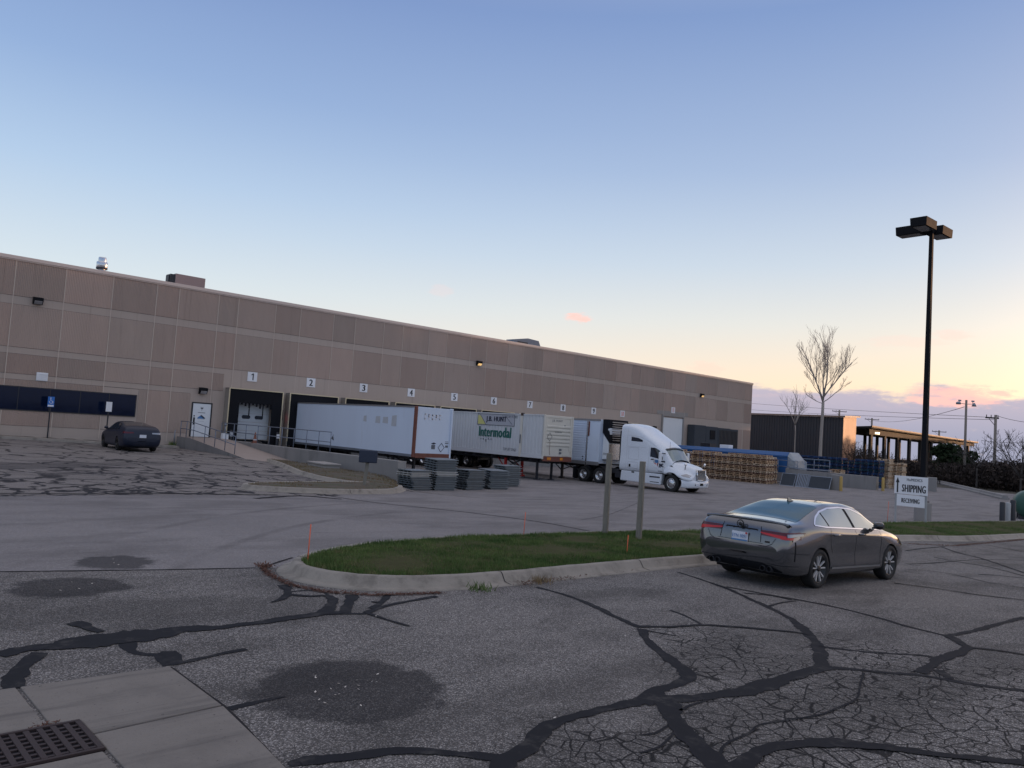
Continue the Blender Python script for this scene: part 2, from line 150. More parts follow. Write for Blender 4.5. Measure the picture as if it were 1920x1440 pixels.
    def build(self, name, mats, parent=None, loc=None, rz=0.0, bevel=None, seg=2, angle=None):
        me = bpy.data.meshes.new(name); me.from_pydata(self.v, [], self.f)
        for m in (mats if isinstance(mats, (list, tuple)) else [mats]): me.materials.append(m)
        me.polygons.foreach_set('material_index', self.m); me.polygons.foreach_set('use_smooth', self.s)
        me.validate(); me.update()
        o = bpy.data.objects.new(name, me); COL.objects.link(o)
        if parent is not None: o.parent = parent
        if loc is not None: o.location = loc
        o.rotation_euler.z = rz
        if bevel:
            b = o.modifiers.new('bevel', 'BEVEL'); b.width = bevel; b.segments = seg; b.limit_method = 'ANGLE'; b.angle_limit = .6
            b.harden_normals = False
        return o

def build_split(mb, name, mats, parent=None, bevel=None, **kw):
    """each separate piece becomes an object of its own"""
    par = list(range(len(mb.v)))
    def find(i):
        while par[i] != i: par[i] = par[par[i]]; i = par[i]
        return i
    for f in mb.f:
        for i in f[1:]: par[find(i)] = find(f[0])
    grp = {}
    for k, f in enumerate(mb.f): grp.setdefault(find(f[0]), []).append(k)
    out = []
    for ks in grp.values():
        n = MB(); m = {}
        for k in ks:
            for i in mb.f[k]:
                if i not in m: m[i] = len(n.v); n.v.append(mb.v[i])
            n.f.append(tuple(m[i] for i in mb.f[k])); n.m.append(mb.m[k]); n.s.append(mb.s[k])
        out.append(n.build(name, mats, parent, bevel=bevel, **kw))
    return out
def tag(o, label=None, cat=None, group=None, kind=None):
    if label: o['label'] = label
    if cat: o['category'] = cat
    if group: o['group'] = group
    if kind: o['kind'] = kind
    return o
def thing(name, label, cat, loc=(0,0,0), rz=0.0, group=None):
    o = bpy.data.objects.new(name, None); COL.objects.link(o)
    o.empty_display_size = .2; o.location = loc; o.rotation_euler.z = rz
    return tag(o, label, cat, group)
def kids(o): return [c for c in bpy.data.objects if c.parent == o]
def copy_tree(o, parent=None):
    c = o.copy(); COL.objects.link(c)
    if parent is not None: c.parent = parent
    for ch in kids(o): copy_tree(ch, c)
    return c
def put(o, loc, rz=None, label=None, group=None):
    o.location = loc
    if rz is not None: o.rotation_euler.z = rz
    if label: o['label'] = label
    if group: o['group'] = group
    return o

# ------------------------------------------------------------------ materials
class NT:
    def __init__(self, tree): self.t = tree; self.n = tree.nodes; self.l = tree.links
    def node(self, typ, **kw):
        n = self.n.new(typ)
        for k, v in kw.items(): setattr(n, k, v)
        return n
    def inp(self, sock, v):
        if hasattr(v, 'bl_idname') and hasattr(v, 'is_output'): self.l.new(v, sock)
        elif isinstance(v, (tuple, list)) and sock.type == 'RGBA' and len(v) == 3: sock.default_value = (*v, 1)
        else: sock.default_value = v
    def math(self, op, a, b=None, c=None, clamp=False):
        n = self.node('ShaderNodeMath', operation=op, use_clamp=clamp)
        self.inp(n.inputs[0], a)
        if b is not None: self.inp(n.inputs[1], b)
        if c is not None: self.inp(n.inputs[2], c)
        return n.outputs[0]
    def vmath(self, op, a, b=None, out=0):
        n = self.node('ShaderNodeVectorMath', operation=op); self.inp(n.inputs[0], a)
        if b is not None: self.inp(n.inputs[1], b)
        return n.outputs[out]
    def mix(self, f, a, b, blend='MIX'):
        n = self.node('ShaderNodeMix', data_type='RGBA', blend_type=blend)
        self.inp(n.inputs[0], f); self.inp(n.inputs[6], a); self.inp(n.inputs[7], b); return n.outputs[2]
    def smooth(self, x, a, b, lo=0.0, hi=1.0):
        n = self.node('ShaderNodeMapRange', interpolation_type='SMOOTHSTEP')
        self.inp(n.inputs[0], x); n.inputs[1].default_value = a; n.inputs[2].default_value = b
        n.inputs[3].default_value = lo; n.inputs[4].default_value = hi; return n.outputs[0]
    def noise(self, vec, scale, detail=4.0, rough=.6, out=0):
        n = self.node('ShaderNodeTexNoise'); self.inp(n.inputs['Vector'], vec); n.inputs['Scale'].default_value = scale
        n.inputs['Detail'].default_value = detail; n.inputs['Roughness'].default_value = rough; return n.outputs[out]
    def vscale(self, vec, s):
        n = self.node('ShaderNodeMapping'); self.inp(n.inputs[0], vec); n.inputs['Scale'].default_value = s; return n.outputs[0]
    def ramp(self, fac, stops):
        n = self.node('ShaderNodeValToRGB'); self.inp(n.inputs[0], fac); r = n.color_ramp
        while len(r.elements) < len(stops): r.elements.new(.5)
        for e, (p, c) in zip(r.elements, stops): e.position = p; e.color = (*c, 1)
        return n.outputs[0]

def newmat(name):
    m = bpy.data.materials.new(name); m.use_nodes = True
    t = NT(m.node_tree); b = m.node_tree.nodes['Principled BSDF']
    return m, t, b

def mat(name, col, rough=.6, metal=0.0, var=.12, scale=3.0, dirt=None, bump=0.0, bscale=60.0, stretch=(1,1,1), coat=0.0, emit=None, spec=None):
    """general surface: base colour varied by noise, optional dirt colour in blotches, optional bump"""
    m, t, b = newmat(name)
    co = t.node('ShaderNodeTexCoord').outputs['Object']
    v = t.vscale(co, stretch)
    n = t.noise(v, scale)
    c = t.mix(n, tuple(x*(1-var) for x in col), tuple(min(1, x*(1+var)) for x in col))
    if dirt:
        n2 = t.noise(v, scale*.7 + .3, 6.0, .7)
        c = t.mix(t.smooth(n2, dirt[1], dirt[1]+.25, 0, dirt[2]), c, dirt[0])
    t.inp(b.inputs['Base Color'], c)
    b.inputs['Roughness'].default_value = rough; b.inputs['Metallic'].default_value = metal
    t.inp(b.inputs['Roughness'], t.math('MULTIPLY_ADD', n, .16, rough - .08))
    if coat: b.inputs['Coat Weight'].default_value = coat; b.inputs['Coat Roughness'].default_value = .04
    if spec is not None: b.inputs['Specular IOR Level'].default_value = spec
    if bump:
        bn = t.node('ShaderNodeBump'); bn.inputs['Strength'].default_value = bump; bn.inputs['Distance'].default_value = .02
        t.inp(bn.inputs['Height'], t.noise(co, bscale, 3.0)); t.l.new(bn.outputs[0], b.inputs['Normal'])
    if emit: b.inputs['Emission Color'].default_value = (*emit[0], 1); b.inputs['Emission Strength'].default_value = emit[1]
    return m

M = {}
M['conc'] = mat('concrete', (.30,.28,.265), .85, var=.16, scale=1.3, dirt=((.13,.12,.11), .58, .6), bump=.3, bscale=45)
M['conc_kerb'] = mat('kerb concrete', (.27,.245,.215), .85, var=.2, scale=2.2, dirt=((.10,.088,.075), .46, .7), bump=.35, bscale=40)
M['conc_wall'] = mat('stained retaining concrete', (.25,.24,.235), .85, var=.22, scale=.8, dirt=((.09,.09,.09), .5, .7), bump=.3, bscale=30, stretch=(1,1,.18))
M['ramp'] = mat('ramp concrete', (.33,.27,.24), .85, var=.12, scale=1.5, dirt=((.15,.12,.11), .6, .5), bump=.2)
M['black'] = mat('black rubber', (.008,.009,.013), .8, var=.3, spec=.2)
M['dark_steel'] = mat('dark painted steel', (.022,.023,.03), .5, var=.25)
M['galv'] = mat('galvanised pipe', (.26,.29,.34), .45, .6, var=.15)
M['rail'] = mat('blue grey rail paint', (.17,.2,.26), .5, .3, var=.15)
M['white'] = mat('white gloss paint', (.72,.75,.78), .32, var=.05, coat=.3)
M['white_dirty'] = mat('weathered white panel', (.60,.68,.80), .55, var=.07, scale=1.1, dirt=((.42,.43,.45), .58, .55), stretch=(1,1,.25))  # blue in the base stands for sky light on white paint
M['rust'] = mat('rusty red steel', (.17,.06,.042), .75, var=.35, scale=5, dirt=((.42,.28,.24), .6, .6))
M['cream'] = mat('cream painted container', (.62,.59,.52), .6, var=.08, scale=1.5, dirt=((.33,.24,.18), .6, .7), stretch=(1,1,.3))
M['cont_grey'] = mat('pale grey container paint', (.57,.585,.60), .55, var=.08, scale=1.2, dirt=((.33,.31,.29), .58, .6), stretch=(1,1,.22))
M['alu'] = mat('brushed aluminium', (.62,.63,.65), .28, 1.0, var=.08, scale=8)
M['chrome'] = mat('chrome', (.78,.79,.8), .1, 1.0, var=.04)
M['glass_dark'] = mat('dark glass', (.012,.017,.028), .06, var=.2, spec=.6)
M['tyre'] = mat('tyre rubber', (.014,.014,.015), .8, var=.3, scale=8)
M['red_lamp'] = mat('red lamp lens', (.52,.010,.012), .25, var=.15, coat=.15)
M['dark_red'] = mat('dark red lens', (.10,.006,.010), .2, var=.2, coat=.2)
M['lens'] = mat('clear lens', (.34,.34,.36), .15, .3, var=.15, coat=.7)
M['amber'] = mat('amber lens', (.7,.25,.03), .25)
M['number_white'] = mat('white sign board', (.78,.79,.82), .55, var=.05)
M['ink'] = mat('black sign lettering', (.012,.012,.016), .6)
M['ink_red'] = mat('red sign lettering', (.62,.09,.05), .6)
M['ink_grey'] = mat('grey sign lettering', (.12,.13,.15), .6)
M['ink_green'] = mat('green lettering', (.012,.12,.095), .5, var=.1)
M['ink_navy'] = mat('navy lettering', (.015,.02,.045), .5)
M['ink_blue'] = mat('blue lettering', (.06,.19,.42), .5)
M['faded'] = mat('faded lettering', (.47,.49,.52), .6, var=.15)
M['plate_yellow'] = mat('faded yellow decal', (.62,.6,.22), .6)
M['yellow'] = mat('worn yellow paint', (.42,.28,.08), .6, var=.2, dirt=((.2,.14,.07), .55, .7))
M['orange'] = mat('orange stake paint', (.75,.13,.05), .5)
M['cone'] = mat('dirty orange cone', (.22,.08,.05), .6, var=.3)
M['red'] = mat('red painted steel', (.5,.03,.03), .5)
M['blue'] = mat('blue compactor paint', (.02,.10,.28), .45, var=.14, scale=1.5, dirt=((.02,.05,.12), .55, .6))
M['blue_pallet'] = mat('blue pallet paint', (.012,.06,.19), .7, var=.3, scale=4)
M['wood'] = mat('weathered pallet wood', (.50,.33,.20), .8, var=.35, scale=6, dirt=((.13,.09,.065), .5, .7), stretch=(1,6,6))
M['wood_pale'] = mat('newer pallet wood', (.64,.50,.36), .8, var=.3, scale=5, dirt=((.2,.13,.09), .55, .6), stretch=(1,6,6))
M['post_wood'] = mat('grey weathered timber', (.21,.195,.165), .85, var=.4, scale=5, dirt=((.07,.065,.06), .5, .8), stretch=(9,9,.6), bump=.3, bscale=30)
M['grey_plastic'] = mat('grey deck panel', (.12,.14,.155), .5, var=.25, scale=2)
M['grey_plastic_pale'] = mat('pale grey deck panel', (.36,.36,.35), .5, var=.2, scale=2)
M['bark'] = mat('grey bark', (.33,.29,.26), .9, var=.3, scale=9)
M['bark_dark'] = mat('dark bark', (.05,.043,.04), .9, var=.3, scale=9)
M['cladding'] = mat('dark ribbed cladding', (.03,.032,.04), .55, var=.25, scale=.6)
M['cladding_sunlit'] = mat('sunlit coloured ribbed cladding', (.42,.21,.12), .7, var=.3, scale=1.2, dirt=((.12,.06,.04), .55, .6), stretch=(1,1,.3))  # orange base puts the low sun's warmth into the shed end
M['timber_shaded'] = mat('shade darkened timber', (.013,.012,.012), .85, var=.35, scale=2)  # near black base puts the canopy's shade into the timber colour
M['roof_edge'] = mat('weathered roof edge', (.21,.14,.10), .7, var=.25)
M['genset'] = mat('grey sheet steel cabinet', (.06,.068,.08), .85, var=.15, spec=.15)
M['sage'] = mat('utility green paint', (.022,.08,.06), .5, var=.12)
M['pole_wood'] = mat('utility pole timber', (.22,.19,.165), .85, var=.25, scale=3, stretch=(6,6,.5))
M['lamp_black'] = mat('bronze black lamp paint', (.008,.009,.012), .7, var=.25, spec=.15)
M['trim'] = mat('metal parapet cap', (.55,.46,.42), .35, .4, var=.06)
M['hvac'] = mat('tan rooftop sheet metal', (.27,.21,.21), .5, var=.08)
M['blade'] = mat('grate cast iron', (.045,.03,.03), .75, .3, var=.3, scale=12)
M['leaf'] = mat('pale dead leaf', (.55,.5,.45), .7, var=.3)
M['litter'] = mat('red brown leaf litter', (.11,.05,.035), .9, var=.4, scale=9)
M['lampglow'] = mat('lit lamp lens', (.8,.55,.25), .4, emit=((1,.6,.22), .5))
M['redglow'] = mat('lit red signal', (.8,.1,.1), .4, emit=((1,.08,.1), 3.0))
M['warmglow'] = mat('lit shed lamp', (.9,.8,.6), .4, emit=((1,.8,.5), 2.0))
M['sign_blue'] = mat('blue parking sign', (.02,.16,.55), .4)
M['dark_navy'] = mat('dark navy sheet', (.012,.022,.05), .4)
M['cont_blue'] = mat('blue grey sheet metal', (.12,.16,.22), .45, .2)
M['ghost'] = mat('ghosted lettering', (.70,.68,.72), .5, var=.1)
M['rust_dark'] = mat('dark rusty casting', (.07,.045,.035), .8, var=.3)
M['panel_grey'] = mat('grey name panel', (.42,.43,.47), .5, var=.08)
M['glass_truck'] = mat('windshield glass', (.26,.31,.32), .05, .55, var=.04)  # pale part metallic base carries the windshield's bright reflection
M['grille'] = mat('grille mesh', (.16,.165,.18), .35, .7)
M['scraped'] = mat('scraped white steel', (.30,.32,.34), .5, var=.3, scale=3, dirt=((.04,.12,.28), .5, .8))
M['sign_post'] = mat('pale grey sign post', (.34,.35,.36), .55, var=.1)
M['lens_dark'] = mat('unlit lamp lens', (.08,.085,.09), .2)
M['dryweed'] = mat('dry weeds', (.17,.12,.06), .9, var=.4)
M['wood_dark'] = mat('dark worn pallet wood', (.27,.165,.115), .85, var=.35, scale=6, dirt=((.10,.07,.05), .5, .7), stretch=(1,6,6))
M['blue_dark'] = mat('dark navy pallet paint', (.008,.022,.07), .75, var=.3, scale=4)
M['teal_pallet'] = mat('faded teal pallet paint', (.012,.075,.12), .75, var=.3, scale=4)
M['glass_ribbon'] = mat('blue tinted ribbon glass', (.004,.010,.032), .06, var=.3, spec=.22)
def slab_mat():
    m, t, b = newmat('gutter slab concrete')
    pos = t.node('ShaderNodeNewGeometry').outputs['Position']
    mp = t.node('ShaderNodeMapping'); t.inp(mp.inputs[0], pos); mp.inputs['Rotation'].default_value = (0, 0, .55); mp.inputs['Scale'].default_value = (.35, 4.5, 1)
    sm_ = t.noise(mp.outputs[0], 1.1, 4.0, .65); n = t.noise(pos, 3.2, 6.0, .7); f = t.noise(pos, 60, 3.0)
    c = t.mix(n, (.165,.148,.134), (.235,.213,.195))
    c = t.mix(t.smooth(sm_, .5, .68, 0, .62), c, (.085,.078,.076))
    c = t.mix(t.smooth(t.noise(pos, .9, 5.0, .7), .5, .7, 0, .45), c, (.11,.10,.095))
    c = t.mix(t.smooth(f, .58, .75, 0, .5), c, (.09,.08,.075))
    c = t.mix(t.smooth(t.noise(pos, 24, 2.0), .70, .76, 0, .8), c, (.03,.028,.027))
    t.inp(b.inputs['Base Color'], c); b.inputs['Roughness'].default_value = .9; b.inputs['Specular IOR Level'].default_value = .25
    bn = t.node('ShaderNodeBump'); bn.inputs['Strength'].default_value = .35; bn.inputs['Distance'].default_value = .01; t.inp(bn.inputs['Height'], f); t.l.new(bn.outputs[0], b.inputs['Normal'])
    return m
M['slab'] = slab_mat()
# ------------------------------------------------------------------ ground materials
def ground_mat(name, dark, light, speck, wet, crack_c, lot):
    m, t, b = newmat(name)
    pos = t.node('ShaderNodeNewGeometry').outputs['Position']
    big = t.noise(pos, .33, 5.0, .65); mid = t.noise(pos, 2.2, 5.0, .65)
    f = t.math('ADD', t.math('MULTIPLY', big, .6), t.math('MULTIPLY', mid, .4))
    c = t.mix(t.smooth(f, .34, .66), dark, light)
    # aggregate: small pale and dark stones
    vo = t.node('ShaderNodeTexVoronoi'); t.inp(vo.inputs['Vector'], pos); vo.inputs['Scale'].default_value = 105
    sp = t.node('ShaderNodeSeparateColor'); t.l.new(vo.outputs['Color'], sp.inputs[0])
    k = sp.outputs[0]
    c = t.mix(t.smooth(k, .62, 1.0, 0, speck), c, tuple(min(1, x*2.6 + .03) for x in light))
    c = t.mix(t.smooth(k, .38, .0, 0, speck*.9), c, tuple(x*.35 for x in dark))
    c = t.mix(t.smooth(t.noise(pos, 28, 3.0), .3, .7, 0, .5), c, t.mix(.5, c, dark))
    # large soft dark blotches (old oil and sealer)
    st = t.noise(t.vscale(pos, (.45, 1.0, 1)), .8, 6.0, .62)
    c = t.mix(t.smooth(st, .45, .65, 0, .45 if lot else .35), c, tuple(x*.42 for x in dark))
    if lot:
        # sealed crack network and dark sealer patches over the far car park
        wv = t.vmath('ADD', pos, t.vmath('SCALE', t.noise(pos, .5, 4.0, .6, 1), None)) if False else pos
        nz = t.node('ShaderNodeTexNoise'); t.inp(nz.inputs['Vector'], pos); nz.inputs['Scale'].default_value = .55; nz.inputs['Detail'].default_value = 4
        off = t.node('ShaderNodeVectorMath', operation='SCALE'); t.l.new(nz.outputs['Color'], off.inputs[0]); off.inputs['Scale'].default_value = 2.6
        wv = t.vmath('ADD', t.vscale(pos, (1.0, .8, 1)), off.outputs[0])
        v2 = t.node('ShaderNodeTexVoronoi', feature='DISTANCE_TO_EDGE'); t.inp(v2.inputs['Vector'], wv); v2.inputs['Scale'].default_value = .42
        sepp = t.node('ShaderNodeSeparateXYZ'); t.inp(sepp.inputs[0], pos)
        reg = t.smooth(sepp.outputs[1], -28.9, -28.6)
        near = t.smooth(sepp.outputs[1], -17.0, -25.0)
        v3 = t.node('ShaderNodeTexVoronoi', feature='DISTANCE_TO_EDGE'); t.inp(v3.inputs['Vector'], wv); v3.inputs['Scale'].default_value = .85
        c = t.mix(t.math('MULTIPLY', reg, .5), c, (.24,.215,.205))
        ln = t.smooth(v2.outputs[0], .034, .018)
        ln2 = t.math('MULTIPLY', t.smooth(v3.outputs[0], .065, .035), near)
        ln = t.math('MAXIMUM', ln, ln2)
        c = t.mix(t.math('MULTIPLY', t.math('MULTIPLY', ln, reg), .9), c, (.012, .012, .017))
        pt = t.noise(t.vscale(pos, (.5, 1, 1)), .42, 3.0, .5)
        c = t.mix(t.math('MULTIPLY', t.math('MULTIPLY', t.smooth(pt, .55, .62), reg), t.smooth(sepp.outputs[1], -8, -26, .2, .55)), c, (.028, .027, .034))
    # alligator cracking
    if crack_c:
        nz = t.node('ShaderNodeTexNoise'); t.inp(nz.inputs['Vector'], pos); nz.inputs['Scale'].default_value = 1.6; nz.inputs['Detail'].default_value = 5
        off = t.node('ShaderNodeVectorMath', operation='SCALE'); t.l.new(nz.outputs['Color'], off.inputs[0]); off.inputs['Scale'].default_value = .12
        wv = t.vmath('ADD', pos, off.outputs[0])
        v2 = t.node('ShaderNodeTexVoronoi', feature='DISTANCE_TO_EDGE'); t.inp(v2.inputs['Vector'], wv); v2.inputs['Scale'].default_value = 5.6
        v3 = t.node('ShaderNodeTexVoronoi', feature='DISTANCE_TO_EDGE'); t.inp(v3.inputs['Vector'], wv); v3.inputs['Scale'].default_value = 2.4
        msk = None
        for (cx, cy, r) in crack_c:
            d = t.vmath('DISTANCE', pos, (cx, cy, .6), 1)
            k2 = t.smooth(t.math('ADD', d, t.math('MULTIPLY', mid, 1.2)), r + 1.25, r + .3)
            msk = k2 if msk is None else t.math('MAXIMUM', msk, k2)
        wn = t.noise(pos, 3.0, 3.0)
        l1 = t.smooth(t.math('ADD', v2.outputs[0], t.math('MULTIPLY', wn, .03)), .064, .03)
        l2 = t.smooth(t.math('ADD', v3.outputs[0], t.math('MULTIPLY', wn, .03)), .04, .022)
        c = t.mix(t.math('MULTIPLY', t.math('MAXIMUM', l1, l2), t.math('MULTIPLY', msk, .92)), c, (.008, .008, .01))
    if not lot:
        # faint tyre arcs and long worn streaks on the drive
        sx = t.node('ShaderNodeSeparateXYZ'); t.inp(sx.inputs[0], pos)
        for (cx, cy, r, wd, k) in ((-2.0, -52.0, 21.5, .16, .38), (-2.0, -52.0, 23.4, .16, .38), (9.0, -12.0, 15.5, .2, .3), (9.0, -12.0, 17.4, .2, .3), (4.0, -18.0, 11.8, .18, .3), (4.0, -18.0, 13.6, .18, .3)):
            d = t.vmath('DISTANCE', t.vscale(pos, (1, 1, 0)), (cx, cy, 0), 1)
            q = t.math('ABSOLUTE', t.math('SUBTRACT', d, r))
            c = t.mix(t.math('MULTIPLY', t.smooth(q, wd, wd*.2, 0, k), t.smooth(t.noise(pos, .25, 3.0), .45, .62)), c, tuple(x*.35 for x in dark))
        sk = t.noise(t.vscale(pos, (.18, 1.6, 1)), .8, 5.0, .7); c = t.mix(t.smooth(sk, .5, .72, 0, .34), c, tuple(x*.55 for x in dark))
        sk = t.noise(t.vscale(pos, (.3, 2.6, 1)), 1.3, 4.0, .7); c = t.mix(t.smooth(sk, .64, .76, 0, .5), c, tuple(x*.4 for x in dark))
    # damp round patches
    for (cx, cy, r) in wet:
        d = t.vmath('DISTANCE', pos, (cx, cy, zf(cx, cy)), 1)
        k3 = t.smooth(t.math('ADD', d, t.math('MULTIPLY', t.math('SUBTRACT', mid, .5), .75)), r + .05, r - .12, 0, .85)
        c = t.mix(k3, c, t.mix(.8, c, (.016, .015, .018)))
    t.inp(b.inputs['Base Color'], c)
    t.inp(b.inputs['Roughness'], t.smooth(f, .3, .7, .8, .95)); b.inputs['Specular IOR Level'].default_value = .18
    bn = t.node('ShaderNodeBump'); bn.inputs['Strength'].default_value = .55; bn.inputs['Distance'].default_value = .012
    t.inp(bn.inputs['Height'], vo.outputs[0]); t.l.new(bn.outputs[0], b.inputs['Normal'])
    return m
WET = [(-19.12, -43.72, .80), (-19.98, -38.95, .64)]
M['asphalt'] = ground_mat('old asphalt', (.098,.091,.089), (.182,.169,.163), .8, WET, PTS['cracked'], True)
M['road'] = ground_mat('smooth pale asphalt', (.185,.172,.174), (.24,.224,.226), .3, [(-19.1, -37.55, .58)], None, False)

def dirt_mat():
    m, t, b = newmat('dirt and dead leaves')
    pos = t.node('ShaderNodeNewGeometry').outputs['Position']
    c = t.mix(t.smooth(t.noise(pos, 1.4, 6.0, .7), .4, .62), (.085,.066,.05), (.06,.06,.03))
    c = t.mix(t.smooth(t.noise(pos, 14, 5.0, .7), .5, .75, 0, .8), c, (.15,.11,.075))
    t.inp(b.inputs['Base Color'], c); b.inputs['Roughness'].default_value = .95
    bn = t.node('ShaderNodeBump'); bn.inputs['Strength'].default_value = .8; t.inp(bn.inputs['Height'], t.noise(pos, 18, 5.0)); t.l.new(bn.outputs[0], b.inputs['Normal'])
    return m
M['dirt'] = dirt_mat()
def field_mat():
    m, t, b = newmat('rough dark field')
    pos = t.node('ShaderNodeNewGeometry').outputs['Position']
    c = t.mix(t.smooth(t.noise(pos, .2, 6.0, .7), .35, .65), (.03,.028,.022), (.06,.05,.035))
    t.inp(b.inputs['Base Color'], c); b.inputs['Roughness'].default_value = 1
    return m
M['field'] = field_mat()
def blade_mat():
    m, t, b = newmat('grass blades')
    pos = t.node('ShaderNodeNewGeometry').outputs['Position']
    c = t.mix(t.smooth(t.noise(pos, 1.1, 4.0, .65), .36, .64), (.05,.10,.024), (.12,.175,.05))
    c = t.mix(t.smooth(t.noise(pos, 2.6, 4.0, .7), .52, .68, 0, .8), c, (.2,.17,.085))
    c = t.mix(t.smooth(t.noise(pos, 34, 2.0), .4, .7, 0, .45), c, (.10,.14,.04))
    t.inp(b.inputs['Base Color'], c); b.inputs['Roughness'].default_value = .7; b.inputs['Specular IOR Level'].default_value = .25
    return m
M['grass'] = blade_mat()
M['turf'] = mat('turf soil', (.06,.058,.026), 1.0, var=.4, scale=4, spec=.1)
M['tar'] = mat('crack sealant', (.014,.014,.018), .9, var=.4, scale=7, dirt=((.075,.069,.066), .5, .6), spec=.2)
M['joint'] = mat('joint filler', (.03,.028,.03), .95, var=.3, spec=.1)

# ------------------------------------------------------------------ world and light
w = bpy.data.worlds.new('World'); scene.world = w; w.use_nodes = True
SUN_EL = math.radians(2.2); SUN_AZ = math.atan2(.985, -.17)          # azimuth from +Y towards +X
def sky():
    t = NT(w.node_tree); bg = w.node_tree.nodes['Background']
    co = t.node('ShaderNodeTexCoord').outputs['Generated']
    d = t.vmath('NORMALIZE', co)
    s = t.node('ShaderNodeSeparateXYZ'); t.inp(s.inputs[0], d); x, y, z = s.outputs
    el = t.math('MULTIPLY', t.math('ARCSINE', z), 180/PI)
    # azimuth in degrees, 0 along the building's end, growing clockwise
    az = t.math('MULTIPLY', t.math('ARCTAN2', x, y), 180/PI)
    nearsun = t.math('DIVIDE', t.math('SUBTRACT', az, math.degrees(SUN_AZ)), 1.0)
    dsun = t.math('ABSOLUTE', t.math('WRAP', nearsun, 180, -180))
    warm = t.smooth(dsun, 100, 18)
    e01 = t.math('DIVIDE', el, 90, clamp=True)
    cool = t.ramp(e01, [(0.0, (0.578, 0.58, 0.587)), (0.055, (0.633, 0.655, 0.655)), (0.1, (0.54, 0.617, 0.674)), (0.17, (0.367, 0.488, 0.655)), (0.24, (0.239, 0.349, 0.563)), (0.33, (0.161, 0.242, 0.457)), (0.5, (0.5, 0.5, 0.56)), (1, (0.62, 0.6, 0.64))])
    hot = t.ramp(e01, [(0.0, (0.891, 0.616, 0.363)), (0.05, (0.856, 0.665, 0.473)), (0.095, (0.67, 0.646, 0.597)), (0.14, (0.499, 0.559, 0.629)), (0.21, (0.325, 0.409, 0.572)), (0.32, (0.182, 0.269, 0.481)), (0.5, (0.52, 0.5, 0.54)), (1, (0.62, 0.6, 0.64))])
    c = t.mix(warm, cool, hot)
    # glow round the place where the sun sits low, off to the right
    glow = t.math('MULTIPLY', t.math('POWER', 2.718, t.math('MULTIPLY', t.math('POWER', t.math('DIVIDE', dsun, 15), 2.0), -1.0)),
                  t.math('POWER', 2.718, t.math('MULTIPLY', t.math('ABSOLUTE', t.math('DIVIDE', el, 9)), -1.0)))
    c = t.mix(1.0, c, t.mix(glow, (0,0,0), (4.0,2.4,1.25)), 'ADD')
    # physical sky, a small share
    sk = t.node('ShaderNodeTexSky', sky_type='NISHITA'); sk.sun_disc = False; sk.sun_elevation = SUN_EL; sk.sun_rotation = SUN_AZ
    sk.air_density = 1.0; sk.dust_density = 1.0; sk.ozone_density = 2.0
    nis = t.mix(1.0, (0,0,0), sk.outputs[0], 'ADD'); nis = t.mix(1.0, nis, (.10,.10,.10), 'MULTIPLY')
    c = t.mix(.12, c, nis)
    # low cloud bank with a ragged top
    cv = t.node('ShaderNodeCombineXYZ'); t.inp(cv.inputs[0], t.math('MULTIPLY', az, .22)); t.inp(cv.inputs[1], t.math('MULTIPLY', el, .75))
    n1 = t.noise(cv.outputs[0], 1.0, 6.0, .62); n2 = t.noise(cv.outputs[0], 3.1, 5.0, .65)
    cv2 = t.node('ShaderNodeCombineXYZ'); t.inp(cv2.inputs[0], t.math('MULTIPLY', az, .12)); n0 = t.noise(cv2.outputs[0], 1.0, 2.0, .5)
    top = t.math('ADD', t.math('ADD', 3.15, t.math('MULTIPLY', n0, 1.9)), t.math('MULTIPLY', t.math('SUBTRACT', n1, .5), 3.4))
    bank = t.smooth(t.math('SUBTRACT', el, top), .38, -.38)
    bank = t.math('MULTIPLY', bank, t.smooth(n2, .2, .42, .82, 1.0))
    bankc = t.mix(t.smooth(el, .4, 4.6), (.27,.28,.37), (.41,.365,.43))
    bankc = t.mix(t.math('MULTIPLY', t.smooth(t.math('SUBTRACT', el, top), -1.3, 0.1), t.smooth(n2, .5, .66, 0, .35)), bankc, (.66,.45,.43))
    bankc = t.mix(t.smooth(warm, .0, .9, .3, 0), bankc, (.50,.54,.66))
    c = t.mix(bank, c, bankc)
    # small sunlit puffs
    for (a0, e0, ra, re, k) in PUFFS:
        q = t.math('ADD', t.math('POWER', t.math('DIVIDE', t.math('SUBTRACT', az, a0), ra), 2.0), t.math('POWER', t.math('DIVIDE', t.math('SUBTRACT', el, e0), re), 2.0))
        q = t.math('ADD', q, t.math('MULTIPLY', t.math('SUBTRACT', n1, .5), 2.6)); q = t.math('ADD', q, t.math('MULTIPLY', t.math('SUBTRACT', n2, .5), 3.4))
        c = t.mix(t.smooth(q, 1.15, .1, 0, k), c, (.86,.47,.40))
    t.inp(bg.inputs[0], c); bg.inputs[1].default_value = 1.0
PUFFS = PTS['puffs']
sky()
sun = bpy.data.lights.new('sun', 'SUN'); sun.energy = 3.0; sun.angle = math.radians(.55); sun.color = (1.0, .56, .30)
so = bpy.data.objects.new('sun', sun); COL.objects.link(so); so.location = (60, -40, 30)
dirv = Vector((math.sin(SUN_AZ)*math.cos(SUN_EL), math.cos(SUN_AZ)*math.cos(SUN_EL), math.sin(SUN_EL)))
so.rotation_euler = dirv.to_track_quat('Z', 'Y').to_euler()

